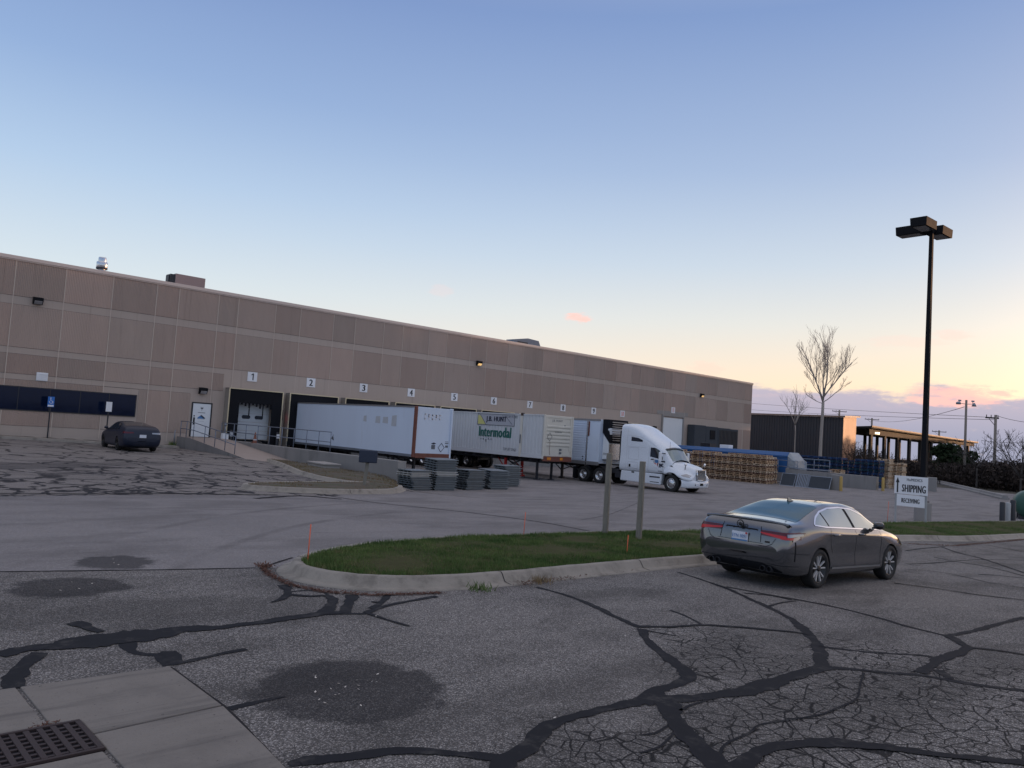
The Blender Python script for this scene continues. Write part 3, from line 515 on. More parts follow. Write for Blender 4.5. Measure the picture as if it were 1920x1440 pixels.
# ------------------------------------------------------------------ camera
cd = bpy.data.cameras.new('camera'); cam = bpy.data.objects.new('camera', cd); COL.objects.link(cam)
cd.sensor_width = 36; cd.lens = 36*1472.6/1920; cd.clip_end = 3000; cd.clip_start = .05
R_, U_, F_ = CAMERA[1:]
cam.matrix_world = Matrix(((R_[0], U_[0], -F_[0], CAMERA[0][0]), (R_[1], U_[1], -F_[1], CAMERA[0][1]), (R_[2], U_[2], -F_[2], CAMERA[0][2]), (0,0,0,1)))
scene.camera = cam
scene.view_settings.view_transform = 'Standard'; scene.view_settings.look = 'None'; scene.view_settings.exposure = 0.5; scene.view_settings.gamma = 1.0

# ------------------------------------------------------------------ ground sheet, cut into lot / drive / field
def frange(a, b, st):
    out = []; x = a
    while x < b - 1e-6: out.append(round(x, 4)); x += st
    return out
gx = [-900,-500,-300,-200,-140,-100,-70,-50,-40,-34] + frange(-30, 15.01, .75) + frange(15, 48, 3) + [48,54,60,66,72,78,84,90,96,104,115,130,150,180,230,300,450,700,1200]
gx = sorted(set(gx + [-1.4, -1.9, -2.6]))
gy = [-1200,-700,-400,-250,-160,-110,-85,-70,-62,-56] + frange(-52, 1.01, .75) + [3,6,10,16,25,40,60,90,130,200,320,500,900]
bmg = bmesh.new()
vg = [[bmg.verts.new((x, y, zf(x, y))) for y in gy] for x in gx]
for i in range(len(gx)-1):
    for j in range(len(gy)-1):
        bmg.faces.new((vg[i][j], vg[i+1][j], vg[i+1][j+1], vg[i][j+1]))
JA, JB = Vector(PTS['joint'][0][:2]), Vector(PTS['joint'][1][:2])       # joint between old lot and smooth drive
LA, LB = Vector(PTS['lotline'][0][:2]), Vector(PTS['lotline'][1][:2])
FA, FB = Vector(PTS['faredge'][0][:2]), Vector(PTS['faredge'][1][:2])
def cut(a, b):
    d = b - a; bmesh.ops.bisect_plane(bmg, geom=bmg.verts[:] + bmg.edges[:] + bmg.faces[:], plane_co=(a.x, a.y, 0), plane_no=(-d.y, d.x, 0), dist=1e-4)
cut(JA, JB); cut(LA, LB); cut(FA, FB)
def side(p, a, b): return (b.x-a.x)*(p.y-a.y) - (b.y-a.y)*(p.x-a.x)
def region(p):
    if side(p, FA, FB) > 0 and p.x > 35 and p.y < 5 and p.y > -200: return 2
    if p.x > 66 and p.y > -60 or p.y > 62 or p.y < -75 or p.x > 120 or p.x < -75: return 2
    if side(p, LA, LB) > 0 and p.x < -1.9 and (p.y > -26 or p.x < -10): return 0
    if p.x < -17 and side(p, JA, JB) < 0 or p.x >= -17 and p.y < -38.8: return 0
    return 1
parts = {0: MB(), 1: MB(), 2: MB()}
for f in bmg.faces:
    r = region(f.calc_center_median()); parts[r].poly([v.co for v in f.verts])
bmg.free()
tag(parts[0].build('ground', M['asphalt']), kind='structure')
tag(parts[1].build('road', M['road']), kind='structure')
tag(parts[2].build('terrain', M['field']), kind='structure')

# ------------------------------------------------------------------ kerbs and islands
def offset_loop(pts, o):
    n = len(pts); out = []
    for i in range(n):
        a, p, c = Vector(pts[i-1]), Vector(pts[i]), Vector(pts[(i+1) % n])
        d1 = (p - a).normalized(); d2 = (c - p).normalized()
        nn = Vector((d1.y + d2.y, -d1.x - d2.x))
        nn = nn.normalized() if nn.length > 1e-6 else Vector((d1.y, -d1.x))
        out.append((p.x + nn.x*o, p.y + nn.y*o))
    return out
def area(pts): return .5*sum(pts[i-1][0]*pts[i][1] - pts[i][0]*pts[i-1][1] for i in range(len(pts)))
def densify(pts, st=.4):
    out = []
    for i in range(len(pts)):
        a, b = pts[i], pts[(i+1) % len(pts)]; L = math.dist(a, b); n = max(1, int(L/st))
        out += [(lerp(a[0], b[0], k/n), lerp(a[1], b[1], k/n)) for k in range(n)]
    return out
def smooth_loop(pts, it=2):
    for _ in range(it):
        out = []
        for i in range(len(pts)):
            a, b = pts[i], pts[(i+1) % len(pts)]
            out += [(a[0]*.75+b[0]*.25, a[1]*.75+b[1]*.25), (a[0]*.25+b[0]*.75, a[1]*.25+b[1]*.75)]
        pts = out
    return pts
KPROF = [(-.04,.05), (-.02,.145), (.02,.155), (.10,.155), (.13,.135), (.195,.035), (.23,.022), (.335,.010), (.35,-.06)]
def kerb_loop(pts, prof=KPROF, joints=3.0):
    if area(pts) < 0: pts = pts[::-1]
    mb = MB(); rows = []
    for o, h in prof:
        base = offset_loop(pts, o)
        rows.append([(x, y, zf(*q) + h + rnd.uniform(-.004, .004)) for (x, y), q in zip(base, pts)])
    n = len(pts); acc = 0
    ids = [[mb.vert(p) for p in r] for r in rows]
    for a, b in zip(ids[:-1], ids[1:]):
        for k in range(n): mb.face((a[k], b[k], b[(k+1) % n], a[(k+1) % n]), 0, True)
    # tooled joints: narrow dark ribs across the profile
    for k in range(n):
        acc += math.dist(pts[k-1], pts[k])
        if acc > joints:
            acc = rnd.uniform(-.5, .3)
            d = Vector((pts[(k+1) % n][0]-pts[k][0], pts[(k+1) % n][1]-pts[k][1])).normalized()*.008
            for a, b in zip(rows[1:-2], rows[2:-1]):
                p, q = a[k], b[k]
                mb.poly([(p[0]-d.x, p[1]-d.y, p[2]+.006), (q[0]-d.x, q[1]-d.y, q[2]+.006), (q[0]+d.x, q[1]+d.y, q[2]+.006), (p[0]+d.x, p[1]+d.y, p[2]+.006)], 1)
    return mb, pts
def fill(pts, h, name, m, crown=0.0, kind='structure'):
    """surface inside a loop: rings shrunk towards the centroid line"""
    bm = bmesh.new(); vs = [bm.verts.new((x, y, zf(x, y) + h)) for x, y in pts]
    f = bm.faces.new(vs); bmesh.ops.triangulate(bm, faces=[f]); 
    for _ in range(2): bmesh.ops.subdivide_edges(bm, edges=[e for e in bm.edges if e.calc_length() > .9], cuts=1); bmesh.ops.triangulate(bm, faces=bm.faces[:])
    for v in bm.verts: v.co.z = zf(v.co.x, v.co.y) + h + (crown*(.5+.5*math.sin(v.co.x*1.7)*math.cos(v.co.y*2.3)) if not v.is_boundary else 0)
    bmesh.ops.recalc_face_normals(bm, faces=bm.faces[:])
    mb = MB()
    for f in bm.faces: mb.poly([v.co for v in f.verts])
    bm.free()
    return mb
def inside(p, poly):
    x, y = p; c = False
    for i in range(len(poly)):
        x1, y1 = poly[i-1]; x2, y2 = poly[i]
        if (y1 > y) != (y2 > y) and x < (x2-x1)*(y-y1)/(y2-y1) + x1: c = not c
    return c

isl = densify(smooth_loop([p[:2] for p in PTS['island']], 2), .35)
kb, isl = kerb_loop(isl)
tag(kb.build('kerb', [M['conc_kerb'], M['joint']]), kind='structure')
tag(fill(isl, .135, '', None, .05).build('terrain', M['turf']), kind='structure')
def blades(poly, n, hmin, hmax, wid, keep=None):
    mb = MB(); xs = [p[0] for p in poly]; ys = [p[1] for p in poly]; k = 0
    while k < n:
        x, y = rnd.uniform(min(xs), max(xs)), rnd.uniform(min(ys), max(ys))
        if not inside((x, y), poly): continue
        d = math.hypot(x + 22.7, y + 49.3)
        if keep and rnd.random() > keep(d): continue
        nz_ = noise.noise((x*.9, y*.9, 0)) + .5*noise.noise((x*2.7, y*2.7, 5))
        k += 1
        if nz_ < -.55 and rnd.random() < .5: continue
        tall = (1.0 + .6*nz_)*1.0 +  0*1.0 
        h = rnd.uniform(hmin, hmax)*tall; z = zf(x, y) + .13; a = rnd.uniform(0, 2*PI); b = rnd.uniform(0, 2*PI); le = h*rnd.uniform(.1, .6)
        cx, sx = math.cos(a)*wid, math.sin(a)*wid
        i = len(mb.v)
        mb.v += [(x-cx, y-sx, z), (x+cx, y+sx, z), (x + math.cos(b)*le, y + math.sin(b)*le, z + h)]
        mb.f.append((i, i+1, i+2)); mb.m.append(0); mb.s.append(False)
    return mb
gr = blades(isl, 150000, .03, .085, .007, lambda d: min(1, max(.12, (16/d)**2.2)))
tag(gr.build('grass', M['grass']), kind='stuff')

# small dirt islands beside the dock ramp
SPROF = [(-.04,.05), (-.02,.14), (.02,.15), (.12,.15), (.15,.12), (.19,.03), (.27,.012), (.29,-.05)]
def kerb_run(pts, prof):
    P = []
    for p, q in zip(pts[:-1], pts[1:]):
        n = max(1, int(math.dist(p, q)/.5)); P += [(lerp(p[0],q[0],k/n), lerp(p[1],q[1],k/n)) for k in range(n)]
    P.append(pts[-1]); mb = MB(); rows = []
    for o, h in prof:
        row = []
        for i, p in enumerate(P):
            d = (Vector(P[min(i+1,len(P)-1)]) - Vector(P[max(i-1,0)])).normalized(); row.append((p[0]+d.y*o, p[1]-d.x*o, zf(*p)+h+rnd.uniform(-.004,.004)))
        rows.append(row)
    mb.grid(rows, 0, True)
    return mb
lp = densify(smooth_loop([p[:2] for p in PTS['islA']], 2), .4)
kb, lp = kerb_loop(lp, SPROF)
tag(kb.build('kerb', [M['conc_kerb'], M['joint']]), kind='structure')
tag(fill(lp, .13, '', None, .06).build('terrain', M['dirt']), kind='structure')
tag(blades(lp, 2600, .02, .06, .012).build('grass', M['dryweed']), kind='stuff')
kb = kerb_run([p[:2] for p in PTS['islBkerb']], SPROF)
tag(kb.build('kerb', [M['conc_kerb'], M['joint']]), kind='structure')
lp = densify([p[:2] for p in PTS['islB']], .5)
tag(fill(lp, .13, '', None, .06).build('terrain', M['dirt']), kind='structure')
tag(blades(lp, 4200, .02, .09, .012).build('grass', M['dryweed']), kind='stuff')

# ------------------------------------------------------------------ crack sealant, joints
def ribbon(mb, pts, h, jag=.2):
    P = [Vector(p[:2]) for p in pts]; W = [p[2] for p in pts]
    # resample
    R = []
    for i in range(len(P)-1):
        n = max(2, int((P[i+1]-P[i]).length/.06)); n = min(n, 40)
        p0 = P[max(i-1, 0)]; p1 = P[i]; p2 = P[i+1]; p3 = P[min(i+2, len(P)-1)]
        for k in range(n):
            t = k/n; t2 = t*t; t3 = t2*t
            q = .5*((2*p1) + (p2-p0)*t + (2*p0-5*p1+4*p2-p3)*t2 + (3*p1-p0-3*p2+p3)*t3)
            R.append((q, lerp(W[i], W[i+1], t)))
    R.append((P[-1], W[-1]))
    L = []; Rr = []
    for i, (p, wd) in enumerate(R):
        d = (R[min(i+1, len(R)-1)][0] - R[max(i-1, 0)][0]); d = d.normalized() if d.length > 1e-6 else Vector((1, 0)); n = Vector((-d.y, d.x))
        e1, e2 = .18*math.sin(i*.31 + 9*wd) + .12*math.sin(i*.83), .18*math.sin(i*.27 + 2 + 7*wd) + .12*math.sin(i*.71 + 1)
        a = p + n*wd*.5*(1 + e1 + rnd.uniform(-jag, jag)); b = p - n*wd*.5*(1 + e2 + rnd.uniform(-jag, jag))
        L.append((a.x, a.y, zf(a.x, a.y) + h)); Rr.append((b.x, b.y, zf(b.x, b.y) + h))
    mb.grid([L, Rr], 0, True, flip=True)
mb = MB(); k = 0
for pl in PTS['tar']:
    ribbon(mb, pl, .004 + .0008*(k % 7)); k += 1
tag(mb.build('tar_strips', M['tar']), kind='structure')
mb = MB(); k = 0
for pl in PTS['roadjoint']:
    ribbon(mb, pl, .0045 + .0007*(k % 5), .1); k += 1
tag(mb.build('road_joints', M['joint']), kind='structure')

# concrete gutter slabs round the storm drain
mb = MB()
for q in PTS['slabs']:
    c = [sum(p[0] for p in q)/len(q), sum(p[1] for p in q)/len(q)]
    top = [(lerp(c[0], p[0], .996), lerp(c[1], p[1], .996)) for p in q]
    mb.hull8([(x, y, zf(x, y) - .1) for x, y in top], [(x, y, zf(x, y) + .014) for x, y in top])
tag(mb.build('pavement', M['slab'], bevel=.008, seg=2), kind='structure')
# ------------------------------------------------------------------ warehouse
ZT = 10.64; XE = 62.9; XW = -30.0
def wall_mat(name, base, amt, rough=.85):
    m, t, b = newmat(name)
    co = t.node('ShaderNodeTexCoord').outputs['Object']
    at = t.node('ShaderNodeAttribute', attribute_name='tint').outputs['Color']
    n = t.noise(t.vscale(co, (1, 1, .22)), 1.1, 6.0, .68); n2 = t.noise(co, .25, 3.0)
    c = t.mix(n, tuple(x*(1-amt) for x in base), tuple(x*(1+amt) for x in base))
    c = t.mix(t.smooth(n2, .4, .65, 0, .35), c, (base[0]*.95, base[1]*1.0, base[2]*1.02))
    c = t.mix(t.smooth(t.noise(t.vscale(co, (2.2, 1, .1)), 1.6, 5.0, .7), .54, .74, 0, .42), c, tuple(x*.6 for x in base))
    c = t.mix(1.0, c, at, 'MULTIPLY')
    t.inp(b.inputs['Base Color'], c); b.inputs['Roughness'].default_value = rough
    bn = t.node('ShaderNodeBump'); bn.inputs['Strength'].default_value = .25; bn.inputs['Distance'].default_value = .01
    t.inp(bn.inputs['Height'], t.noise(co, 50, 3.0)); t.l.new(bn.outputs[0], b.inputs['Normal'])
    return m
M['wall_smooth'] = wall_mat('smooth precast concrete', (.455,.372,.32), .08)
M['wall_rib'] = wall_mat('ribbed precast concrete', (.42,.33,.28), .14)
M['caulk'] = mat('pale joint sealant', (.58,.49,.42), .7, var=.1)
wh = thing('warehouse', 'long low tan concrete warehouse with ribbed panels and numbered loading docks', 'warehouse', (0, 0, 0))
VX = [-30,-27.5,-25,-22.5,-20,-17.5,-16.35,-13.89,-11.45,-8.98,-6.51,-5.18,-2.70,-1.40,1.2,3.04,5.61,7.39,9.86,11.6,14.1,15.85,18.35,20.1,22.6,24.4,26.85,28.65,31.1,32.85,35.4,37.15,39.6,41.0,43.4,45.2,46.5,49.0,51.0,53.4,55.2,57.6,61.1,XE]
def tinted(mb, o, tints):
    ca = o.data.color_attributes.new('tint', 'FLOAT_COLOR', 'CORNER')
    for p, tv in zip(o.data.polygons, tints):
        for li in p.loop_indices: ca.data[li].color = (*tv, 1)
mb = MB(); tints = []
def T(n, tv):
    while len(tints) < n: tints.append(tv)
def quad(x0, x1, z0, z1, y, mi, tv=(1,1,1)):
    mb.poly([(x0,y,z0), (x1,y,z0), (x1,y,z1), (x0,y,z1)], mi); T(len(mb.f), tv)
# body: back, ends, roof
mb.box(XW, XE, .0, 60, -.6, ZT - .12, 0); T(len(mb.f), (1,1,1))
def ribs(x0, x1, z0, z1, tv):
    n = max(2, int((x1 - x0)/.082)); p = (x1 - x0)/n
    for k in range(n):
        a = x0 + k*p
        cs = [(a, -.012), (a + .22*p, -.026), (a + .55*p, -.026), (a + .77*p, -.012), (a + p, -.012)]
        for (xa, ya), (xb, yb) in zip(cs[:-1], cs[1:]):
            mb.poly([(xa, ya, z0), (xb, yb, z0), (xb, yb, z1), (xa, ya, z1)], 1); T(len(mb.f), tv)
r2 = random.Random(3)
def ptint(x):
    g = .2 + .6*r2.random(); k = r2.uniform(.84, 1.06)
    return (k*lerp(.97, 1.06, g), k*lerp(1.0, .97, g), k*lerp(1.01, .95, g))
ROWS = [(8.49, ZT - .26), (5.73, 8.02)]
for a, c in zip(VX[:-1], VX[1:]):
    a += .015; c -= .015
    for z0, z1 in ROWS: ribs(a, c, z0, z1, ptint(a))
    if c < -1.0:
        ribs(a, min(c, -1.95), 4.30, 5.36, ptint(a))
        if c < -6.9: ribs(a, c, 3.62, 3.97, ptint(a)); ribs(a, c, 1.5, 2.28, ptint(a))
ribs(-6.49, -5.20, 1.5, 3.97, ptint(0)); ribs(-7.02, -6.53, 1.5, 3.97, ptint(0))
ribs(-5.16, -3.95, 1.5, 3.97, ptint(1))
ribs(57.7, 61.0, 1.0, 4.9, ptint(2)); ribs(61.2, XE-.03, 1.0, 4.9, ptint(2))
for x in VX[1:-1]:
    wd = .022 if x < 0 else .016
    low = 5.73 if x > -1.2 else .95
    if -14.5 < x < -7.1: 
        quad(x-wd, x+wd, 3.6, ZT-.26, -.037, 2); quad(x-wd, x+wd, .95, 2.3, -.037, 2)
    else: quad(x-wd, x+wd, low, ZT-.26, -.037, 2)
    if x > -1.2 and r2.random() < .5: quad(x-.008, x+.008, 4.6, 5.7, -.004, 2)
# fine horizontal reveal lines at band edges
for z, x0, x1 in ((8.02,XW,XE),(8.49,XW,XE),(5.73,XW,XE),(5.36,XW,-1.95),(4.30,XW,-1.95),(3.97,XW,-4.0),(1.5,XW,-4)):
    quad(x0, x1, z-.012, z+.012, -.004, 3)
wo = mb.build('wall', [M['wall_smooth'], M['wall_rib'], M['caulk'], M['dark_steel']], wh); tinted(mb, wo, tints)
mb = MB(); mb.box(XW-.05, XE+.05, -.09, .5, ZT-.2, ZT); mb.box(XW-.05, XE+.05, -.06, -.008, ZT-.26, ZT-.203)
mb.build('parapet_cap', M['trim'], wh, bevel=.012)
# ribbon window
mb = MB(); mb.box(XW, -7.11, -.05, .0, 2.31, 3.62); mb.build('window_frame', M['dark_steel'], wh)
win = MB(); xs = frange(-29.9, -7.2, 1.52)
for k, x in enumerate(xs): win.poly([(x+.02,-.055,2.36+.0), (min(x+1.5,-7.16),-.055,2.36), (min(x+1.5,-7.16),-.055,3.57), (x+.02,-.055,3.57)])
win.build('window', M['glass_ribbon'], wh)
mb = MB(); mb.box(-12.42, -11.86, -.06, -.036, 4.0, 4.46)
for k in range(7): mb.hull8([(-12.37,-.062,4.04+k*.056), (-11.91,-.062,4.04+k*.056), (-11.91,-.09,4.045+k*.056), (-12.37,-.09,4.045+k*.056)], [(-12.37,-.062,4.075+k*.056), (-11.91,-.062,4.075+k*.056), (-11.91,-.066,4.08+k*.056), (-12.37,-.066,4.08+k*.056)])
mb.build('wall_vent', M['number_white'], wh)
# personnel door
mb = MB(); mb.box(-3.83, -3.75, -.05, 0, 1.3, 3.46); mb.box(-2.62, -2.54, -.05, 0, 1.3, 3.46); mb.box(-3.75, -2.62, -.05, 0, 3.38, 3.46)
mb.build('door_frame', M['dark_steel'], wh)
mb = MB(); mb.box(-3.745, -2.625, -.042, 0, 1.31, 3.375)
dr = mb.build('door', M['white'], wh, bevel=.006)
mb = MB(); mb.box(-3.66, -3.60, -.10, -.044, 2.16, 2.22); mb.box(-3.68, -3.58, -.055, -.044, 2.05, 2.5)
mb.box(-3.67, -3.61, -.07, -.044, 2.56, 2.64); mb.build('handle', M['black'], dr)
mb = MB(); FR = Matrix.Translation((-3.2, -.045, 2.5)) @ Matrix.Rotation(PI/2, 4, 'X')
mb.mi = 0; mb.prism([(-3.42,2.5), (-3.22,2.66), (-3.02,2.55), (-2.98,2.44), (-3.44,2.44)], 'y', -.047, -.043)
mb.mi = 1; mb.prism([(-3.24,2.62), (-3.2,2.68), (-2.94,2.5), (-2.94,2.46), (-3.04,2.46)], 'y', -.05, -.048)
mb.box(-3.42, -2.96, -.046, -.043, 2.4, 2.425, 2); mb.box(-3.42, -2.96, -.046, -.043, 2.8, 2.83, 1)
mb.prism([(-3.3,3.18), (-3.08,3.18), (-3.19,2.9)], 'y', -.046, -.043, 2); mb.box(-3.26, -3.12, -.05, -.047, 3.06, 3.12, 1)
mb.box(-3.4, -3.0, -.046, -.043, 2.27, 2.29, 2)
mb.build('door_sign', [M['ink_blue'], M['ink_navy'], M['faded']], dr)
# big roll-up door at grade, number eleven
mb = MB(); mb.box(45.1, 48.72, -.045, -.0, -.2, 5.45)
for k in range(11): mb.box(45.18, 48.64, -.06, -.046, .05+k*.49, .5+k*.49)
mb.build('roller_door', M['white'], wh)
mb = MB(); mb.box(44.95, 45.1, -.16, 0, 0, 5.6); mb.box(48.72, 48.87, -.16, 0, 0, 5.6); mb.box(44.95, 48.87, -.16, 0, 5.6, 5.75); mb.box(44.1, 49.7, -.03, -.002, 5.76, 6.15)
mb.build('door_frame', M['wall_smooth_plain'] if 'wall_smooth_plain' in M else M['conc'], wh)

# one dock shelter and its door, then nine copies
DZ = 1.27
def dock():
    s = MB()
    for sg in (-1, 1):
        a, c = (1.80, 1.86)
        s.box(min(sg*a, sg*c), max(sg*a, sg*c), -.62, 0, DZ-.35, 4.53)          # outer skins
    s.box(-1.86, 1.86, -.62, 0, 4.47, 4.53)
    sh = s.build('dock_shelter', M['shelter'], wh)
    c = MB()
    for sg in (-1, 1):
        xs = sorted((sg*1.80, sg*1.12))
        c.hull8([(xs[0],-.60,DZ-.3), (xs[1],-.60,DZ-.3), (xs[1],-.60,4.47), (xs[0],-.60,4.47)], [(xs[0],-.55,DZ-.3), (xs[1],-.55,DZ-.3), (xs[1],-.55,4.47), (xs[0],-.55,4.47)])
    c.hull8([(-1.8,-.585,3.62), (1.8,-.585,3.62), (1.8,-.605,4.47), (-1.8,-.605,4.47)], [(-1.8,-.53,3.62), (1.8,-.53,3.62), (1.8,-.55,4.47), (-1.8,-.55,4.47)])
    for k in range(9):                                                            # hanging folds of the torn head curtain
        x = -1.0 + k*.25; c.box(x, x+.13, -.575+.004*(k % 2), -.56+.004*(k % 2), 3.62-.1*(1+(k*7) % 3), 3.66)
    for x in (-.42, .52): c.box(x, x+.07, -.50, -.48, 2.75, 3.7)
    c.build('curtain', M['black'], sh)
    e = MB()
    e.box(-1.87, -1.80, -.645, -.625, DZ, 4.54); e.box(1.80, 1.87, -.645, -.625, DZ, 4.54); e.box(-1.80, 1.80, -.645, -.625, 4.48, 4.54)
    e.build('edge_trim', M['edge_trim'], sh)
    d = MB()
    for k in range(5): d.box(-1.22, 1.22, -.055, -.01, DZ+.02+k*.56, DZ+.565+k*.56)
    for k in range(5):
        for q in range(3): d.box(-1.22, 1.22, -.062, -.056, DZ+.12+k*.56+q*.15, DZ+.135+k*.56+q*.15)
    do = d.build('dock_door', M['door_white'], wh, bevel=.004)
    v = MB()
    for x in (-.36, .52):
        pts = [(x + (.19 if abs(math.cos(a)) > 0 else 0)*math.copysign(1, math.cos(a))*.9 + .12*math.cos(a), DZ+1.46+.12*math.sin(a)) for a in [2*PI*k/20 + .05 for k in range(20)]]
        v.prism(pts, 'y', -.075, -.058)
    build_split(v, 'vision_panel', M['glass_dark'], do)
    b = MB(); b.box(-1.25, -.9, -.16, -.01, DZ-.55, DZ-.05); b.box(.9, 1.25, -.16, -.01, DZ-.55, DZ-.05); b.box(-1.0, 1.0, -.05, -.005, DZ-.12, DZ-.02)
    bo = b.build('dock_bumper', M['black'], wh, bevel=.02)
    l = MB(); l.box(-1.0, 1.0, -.12, -.055, DZ-.5, DZ-.16)
    lo = l.build('dock_leveller', M['dark_steel'], wh)
    return [sh, do, bo, lo]
M['shelter'] = mat('beige shelter fabric', (.27,.245,.215), .8, var=.12)
M['edge_trim'] = mat('pale yellowish trim', (.62,.53,.36), .4, .3, var=.2)
M['door_white'] = mat('white dock door', (.52,.55,.58), .45, var=.06)
dk = dock()
for i in range(1, 10):
    for o in dk:
        c = copy_tree(o, wh); c.location.x = 4.27*i
for o in dk: o.location.x = .08
# number boards over the docks
def board(i, x, z, num, ink, wd=.66):
    o = thing('dock_number_sign', NUMLAB[i], 'sign', (x, 0, z), 0, 'white number boards over the docks')
    b = MB(); b.box(-wd/2, wd/2, -.035, -.004, -.31, .31); b.build('sign_board', M['number_white'], o, bevel=.006)
    t = MB()
    if num == '1': t.prism([(.01,-.22),(.085,-.22),(.085,.22),(.02,.22),(-.075,.155),(-.075,.09),(.01,.135)], 'y', -.041, -.0355)
    elif num == '11':
        for dx in (-.09, .09): t.prism([(dx-.02,-.22),(dx+.035,-.22),(dx+.035,.22),(dx-.01,.22),(dx-.06,.165),(dx-.06,.11),(dx-.02,.14)], 'y', -.041, -.0355)
    else: t.text(num, .62, Matrix.Translation((0, -.038, 0)) @ Matrix.Rotation(PI/2, 4, 'X'), 0, .004, bold=.02 if len(num) == 1 else .01, fit=(.24 if len(num) == 1 else .32, .44))
    t.build('numeral', ink, o)
NUMLAB = ['white board with black numeral 1 above the open dock beside the white door'] + ['white board with black numeral %d on the wall above the parked trailers' % k for k in range(2, 10)] + ['white board with red numeral 10 above the semi truck roof', 'white board with red numeral 11 above the tall roller door']
for i in range(9): board(i, 4.27*i - .06, 5.38, str(i+1), M['ink'])
board(9, 38.45, 5.38, '10', M['ink_red']); board(10, 46.93, 6.3, '11', M['ink_red'])
# wall pack lights
def wallpack(x, z, label, lit, s=1.0):
    o = thing('wall_light', label, 'wall light', (x, -.036, z), 0, 'box lights on the warehouse wall')
    b = MB(); b.prism([(0,-.2), (-.03,.2), (-.30,.16), (-.30,-.02), (-.16,-.2)], 'x', -.24*s, .24*s); b.build('housing', M['lamp_black'], o, bevel=.012)
    b = MB(); b.hull8([(-.19*s,-.305,-.03), (.19*s,-.305,-.03), (.19*s,-.18,-.185), (-.19*s,-.18,-.185)], [(-.19*s,-.31,-.04), (.19*s,-.31,-.04), (.19*s,-.185,-.20), (-.19*s,-.185,-.20)])
    b.build('lens', M['lampglow'] if lit else M['lens'], o)
wallpack(-12.73, 8.36, 'dark box light high on the wall above the ribbon window', False)
wallpack(19.27, 8.36, 'dark box light high on the wall above dock 5', True)
wallpack(52.0, 8.3, 'dark box light high on the wall near the far corner', True)
wallpack(-3.26, 4.2, 'dark box light low on the wall over the white door', False)
wallpack(43.6, 4.25, 'small dark box light beside the tall roller door', False, .8)
# roof items
o = thing('roof_vent', 'round shiny metal exhaust vent on the warehouse roof', 'roof vent', (PTS['vent'][0], 1.0, ZT)); o.scale = (.58, .58, .8)
b = MB(); b.lathe([(.36,-.12), (.36,.22), (.34,.25)], 'z', 24); b.lathe([(.50,.38), (.52,.40), (.52,.78), (.46,.82)], 'z', 24); b.lathe([(.38,.80), (.38,1.1), (.34,1.16), (0,1.2)], 'z', 24); b.lathe([(.34,.2), (.34,.85)], 'z', 24)
b.build('vent_body', M['alu'], o)
b = MB(); b.lathe([(.53,.28), (.535,.40), (.5,.40)], 'z', 24); b.build('band', M['dark_steel'], o)
hx0, hx1 = PTS['hvac'][0], PTS['hvac'][1]
o = thing('rooftop_unit', 'tan box shaped air handler on the warehouse roof', 'air handler', (0, 0, ZT))
b = MB(); b.box(hx0+.3, hx1, 2.0, 2.9, -.12, .95); b.build('cabinet', M['hvac'], o, bevel=.02)
b = MB(); b.box(hx0, hx0+.29, 2.05, 2.85, -.05, .88); b.box(hx0-.06, hx0-.005, 2.2, 2.7, .1, .8); b.build('condenser', M['dark_steel'], o)
b = MB(); b.box(hx1-.9, hx1-.6, 1.93, 1.995, -.1, .3); b.box(hx1-.25, hx1-.02, 1.93, 1.995, -.1, .25); b.build('access_cover', M['trim'], o)
gx0, gx1 = PTS['hood'][0], PTS['hood'][1]
o = thing('rooftop_hood', 'blue grey sloped intake hood on the far part of the roof', 'roof hood', (0, 0, ZT))
b = MB(); b.prism([(gx0,-.12), (gx1,-.12), (gx1-.5,.78), (gx1-1.9,.85), (gx0,.55)], 'y', 2.0, 3.0); b.build('hood', M['cont_blue'] if 'cont_blue' in M else M['galv'], o, bevel=.02)
b = MB(); b.box(gx0+.5, gx1-1.9, 1.985, 1.998, .1, .45); b.build('louvre', M['dark_steel'], o)

# ------------------------------------------------------------------ pavement by the wall
mb = MB(); pts = []
rows = []
for y, h in ((-.0,.13), (-1.25,.13), (-1.4,.13), (-1.45,.11), (-1.5,-.06)):
    rows.append([(x, y, zf(x, y) + h) for x in frange(-40, -4.9, 1.0) + [-4.9]])
mb.grid(rows, 0, False, flip=True); tag(mb.build('sidewalk', M['conc_kerb']), kind='structure')
mb = MB()
mb.grid([[(x, y, zf(x, y) + .135 + .02*math.sin(x*7)) for x in frange(-40, -4.9, .5)] for y in (-.01, -.38)], 0, False, flip=True)
tag(mb.build('terrain', M['dirt']), kind='structure')
def tuft(x, y, z, n, h, name, label, mkey, spread=.2):
    b = MB()
    for k in range(n):
        a = rnd.uniform(0, 2*PI); r = rnd.uniform(0, spread); hh = rnd.uniform(.4, 1)*h; e = rnd.uniform(0, 2*PI)
        px, py = r*math.cos(a), r*math.sin(a); lx, ly = px + math.cos(e)*hh*.6, py + math.sin(e)*hh*.6
        b.poly([(px-.008, py, 0), (px+.008, py, 0), (lx, ly, hh)])
    return tag(b.build(name, M[mkey], loc=(x, y, z)), label, 'plant')
tuft(-4.95, -.45, zf(-5,-.5)+.1, 160, .34, 'weed', 'clump of green weeds at the foot of the wall beside the ramp', 'grass')

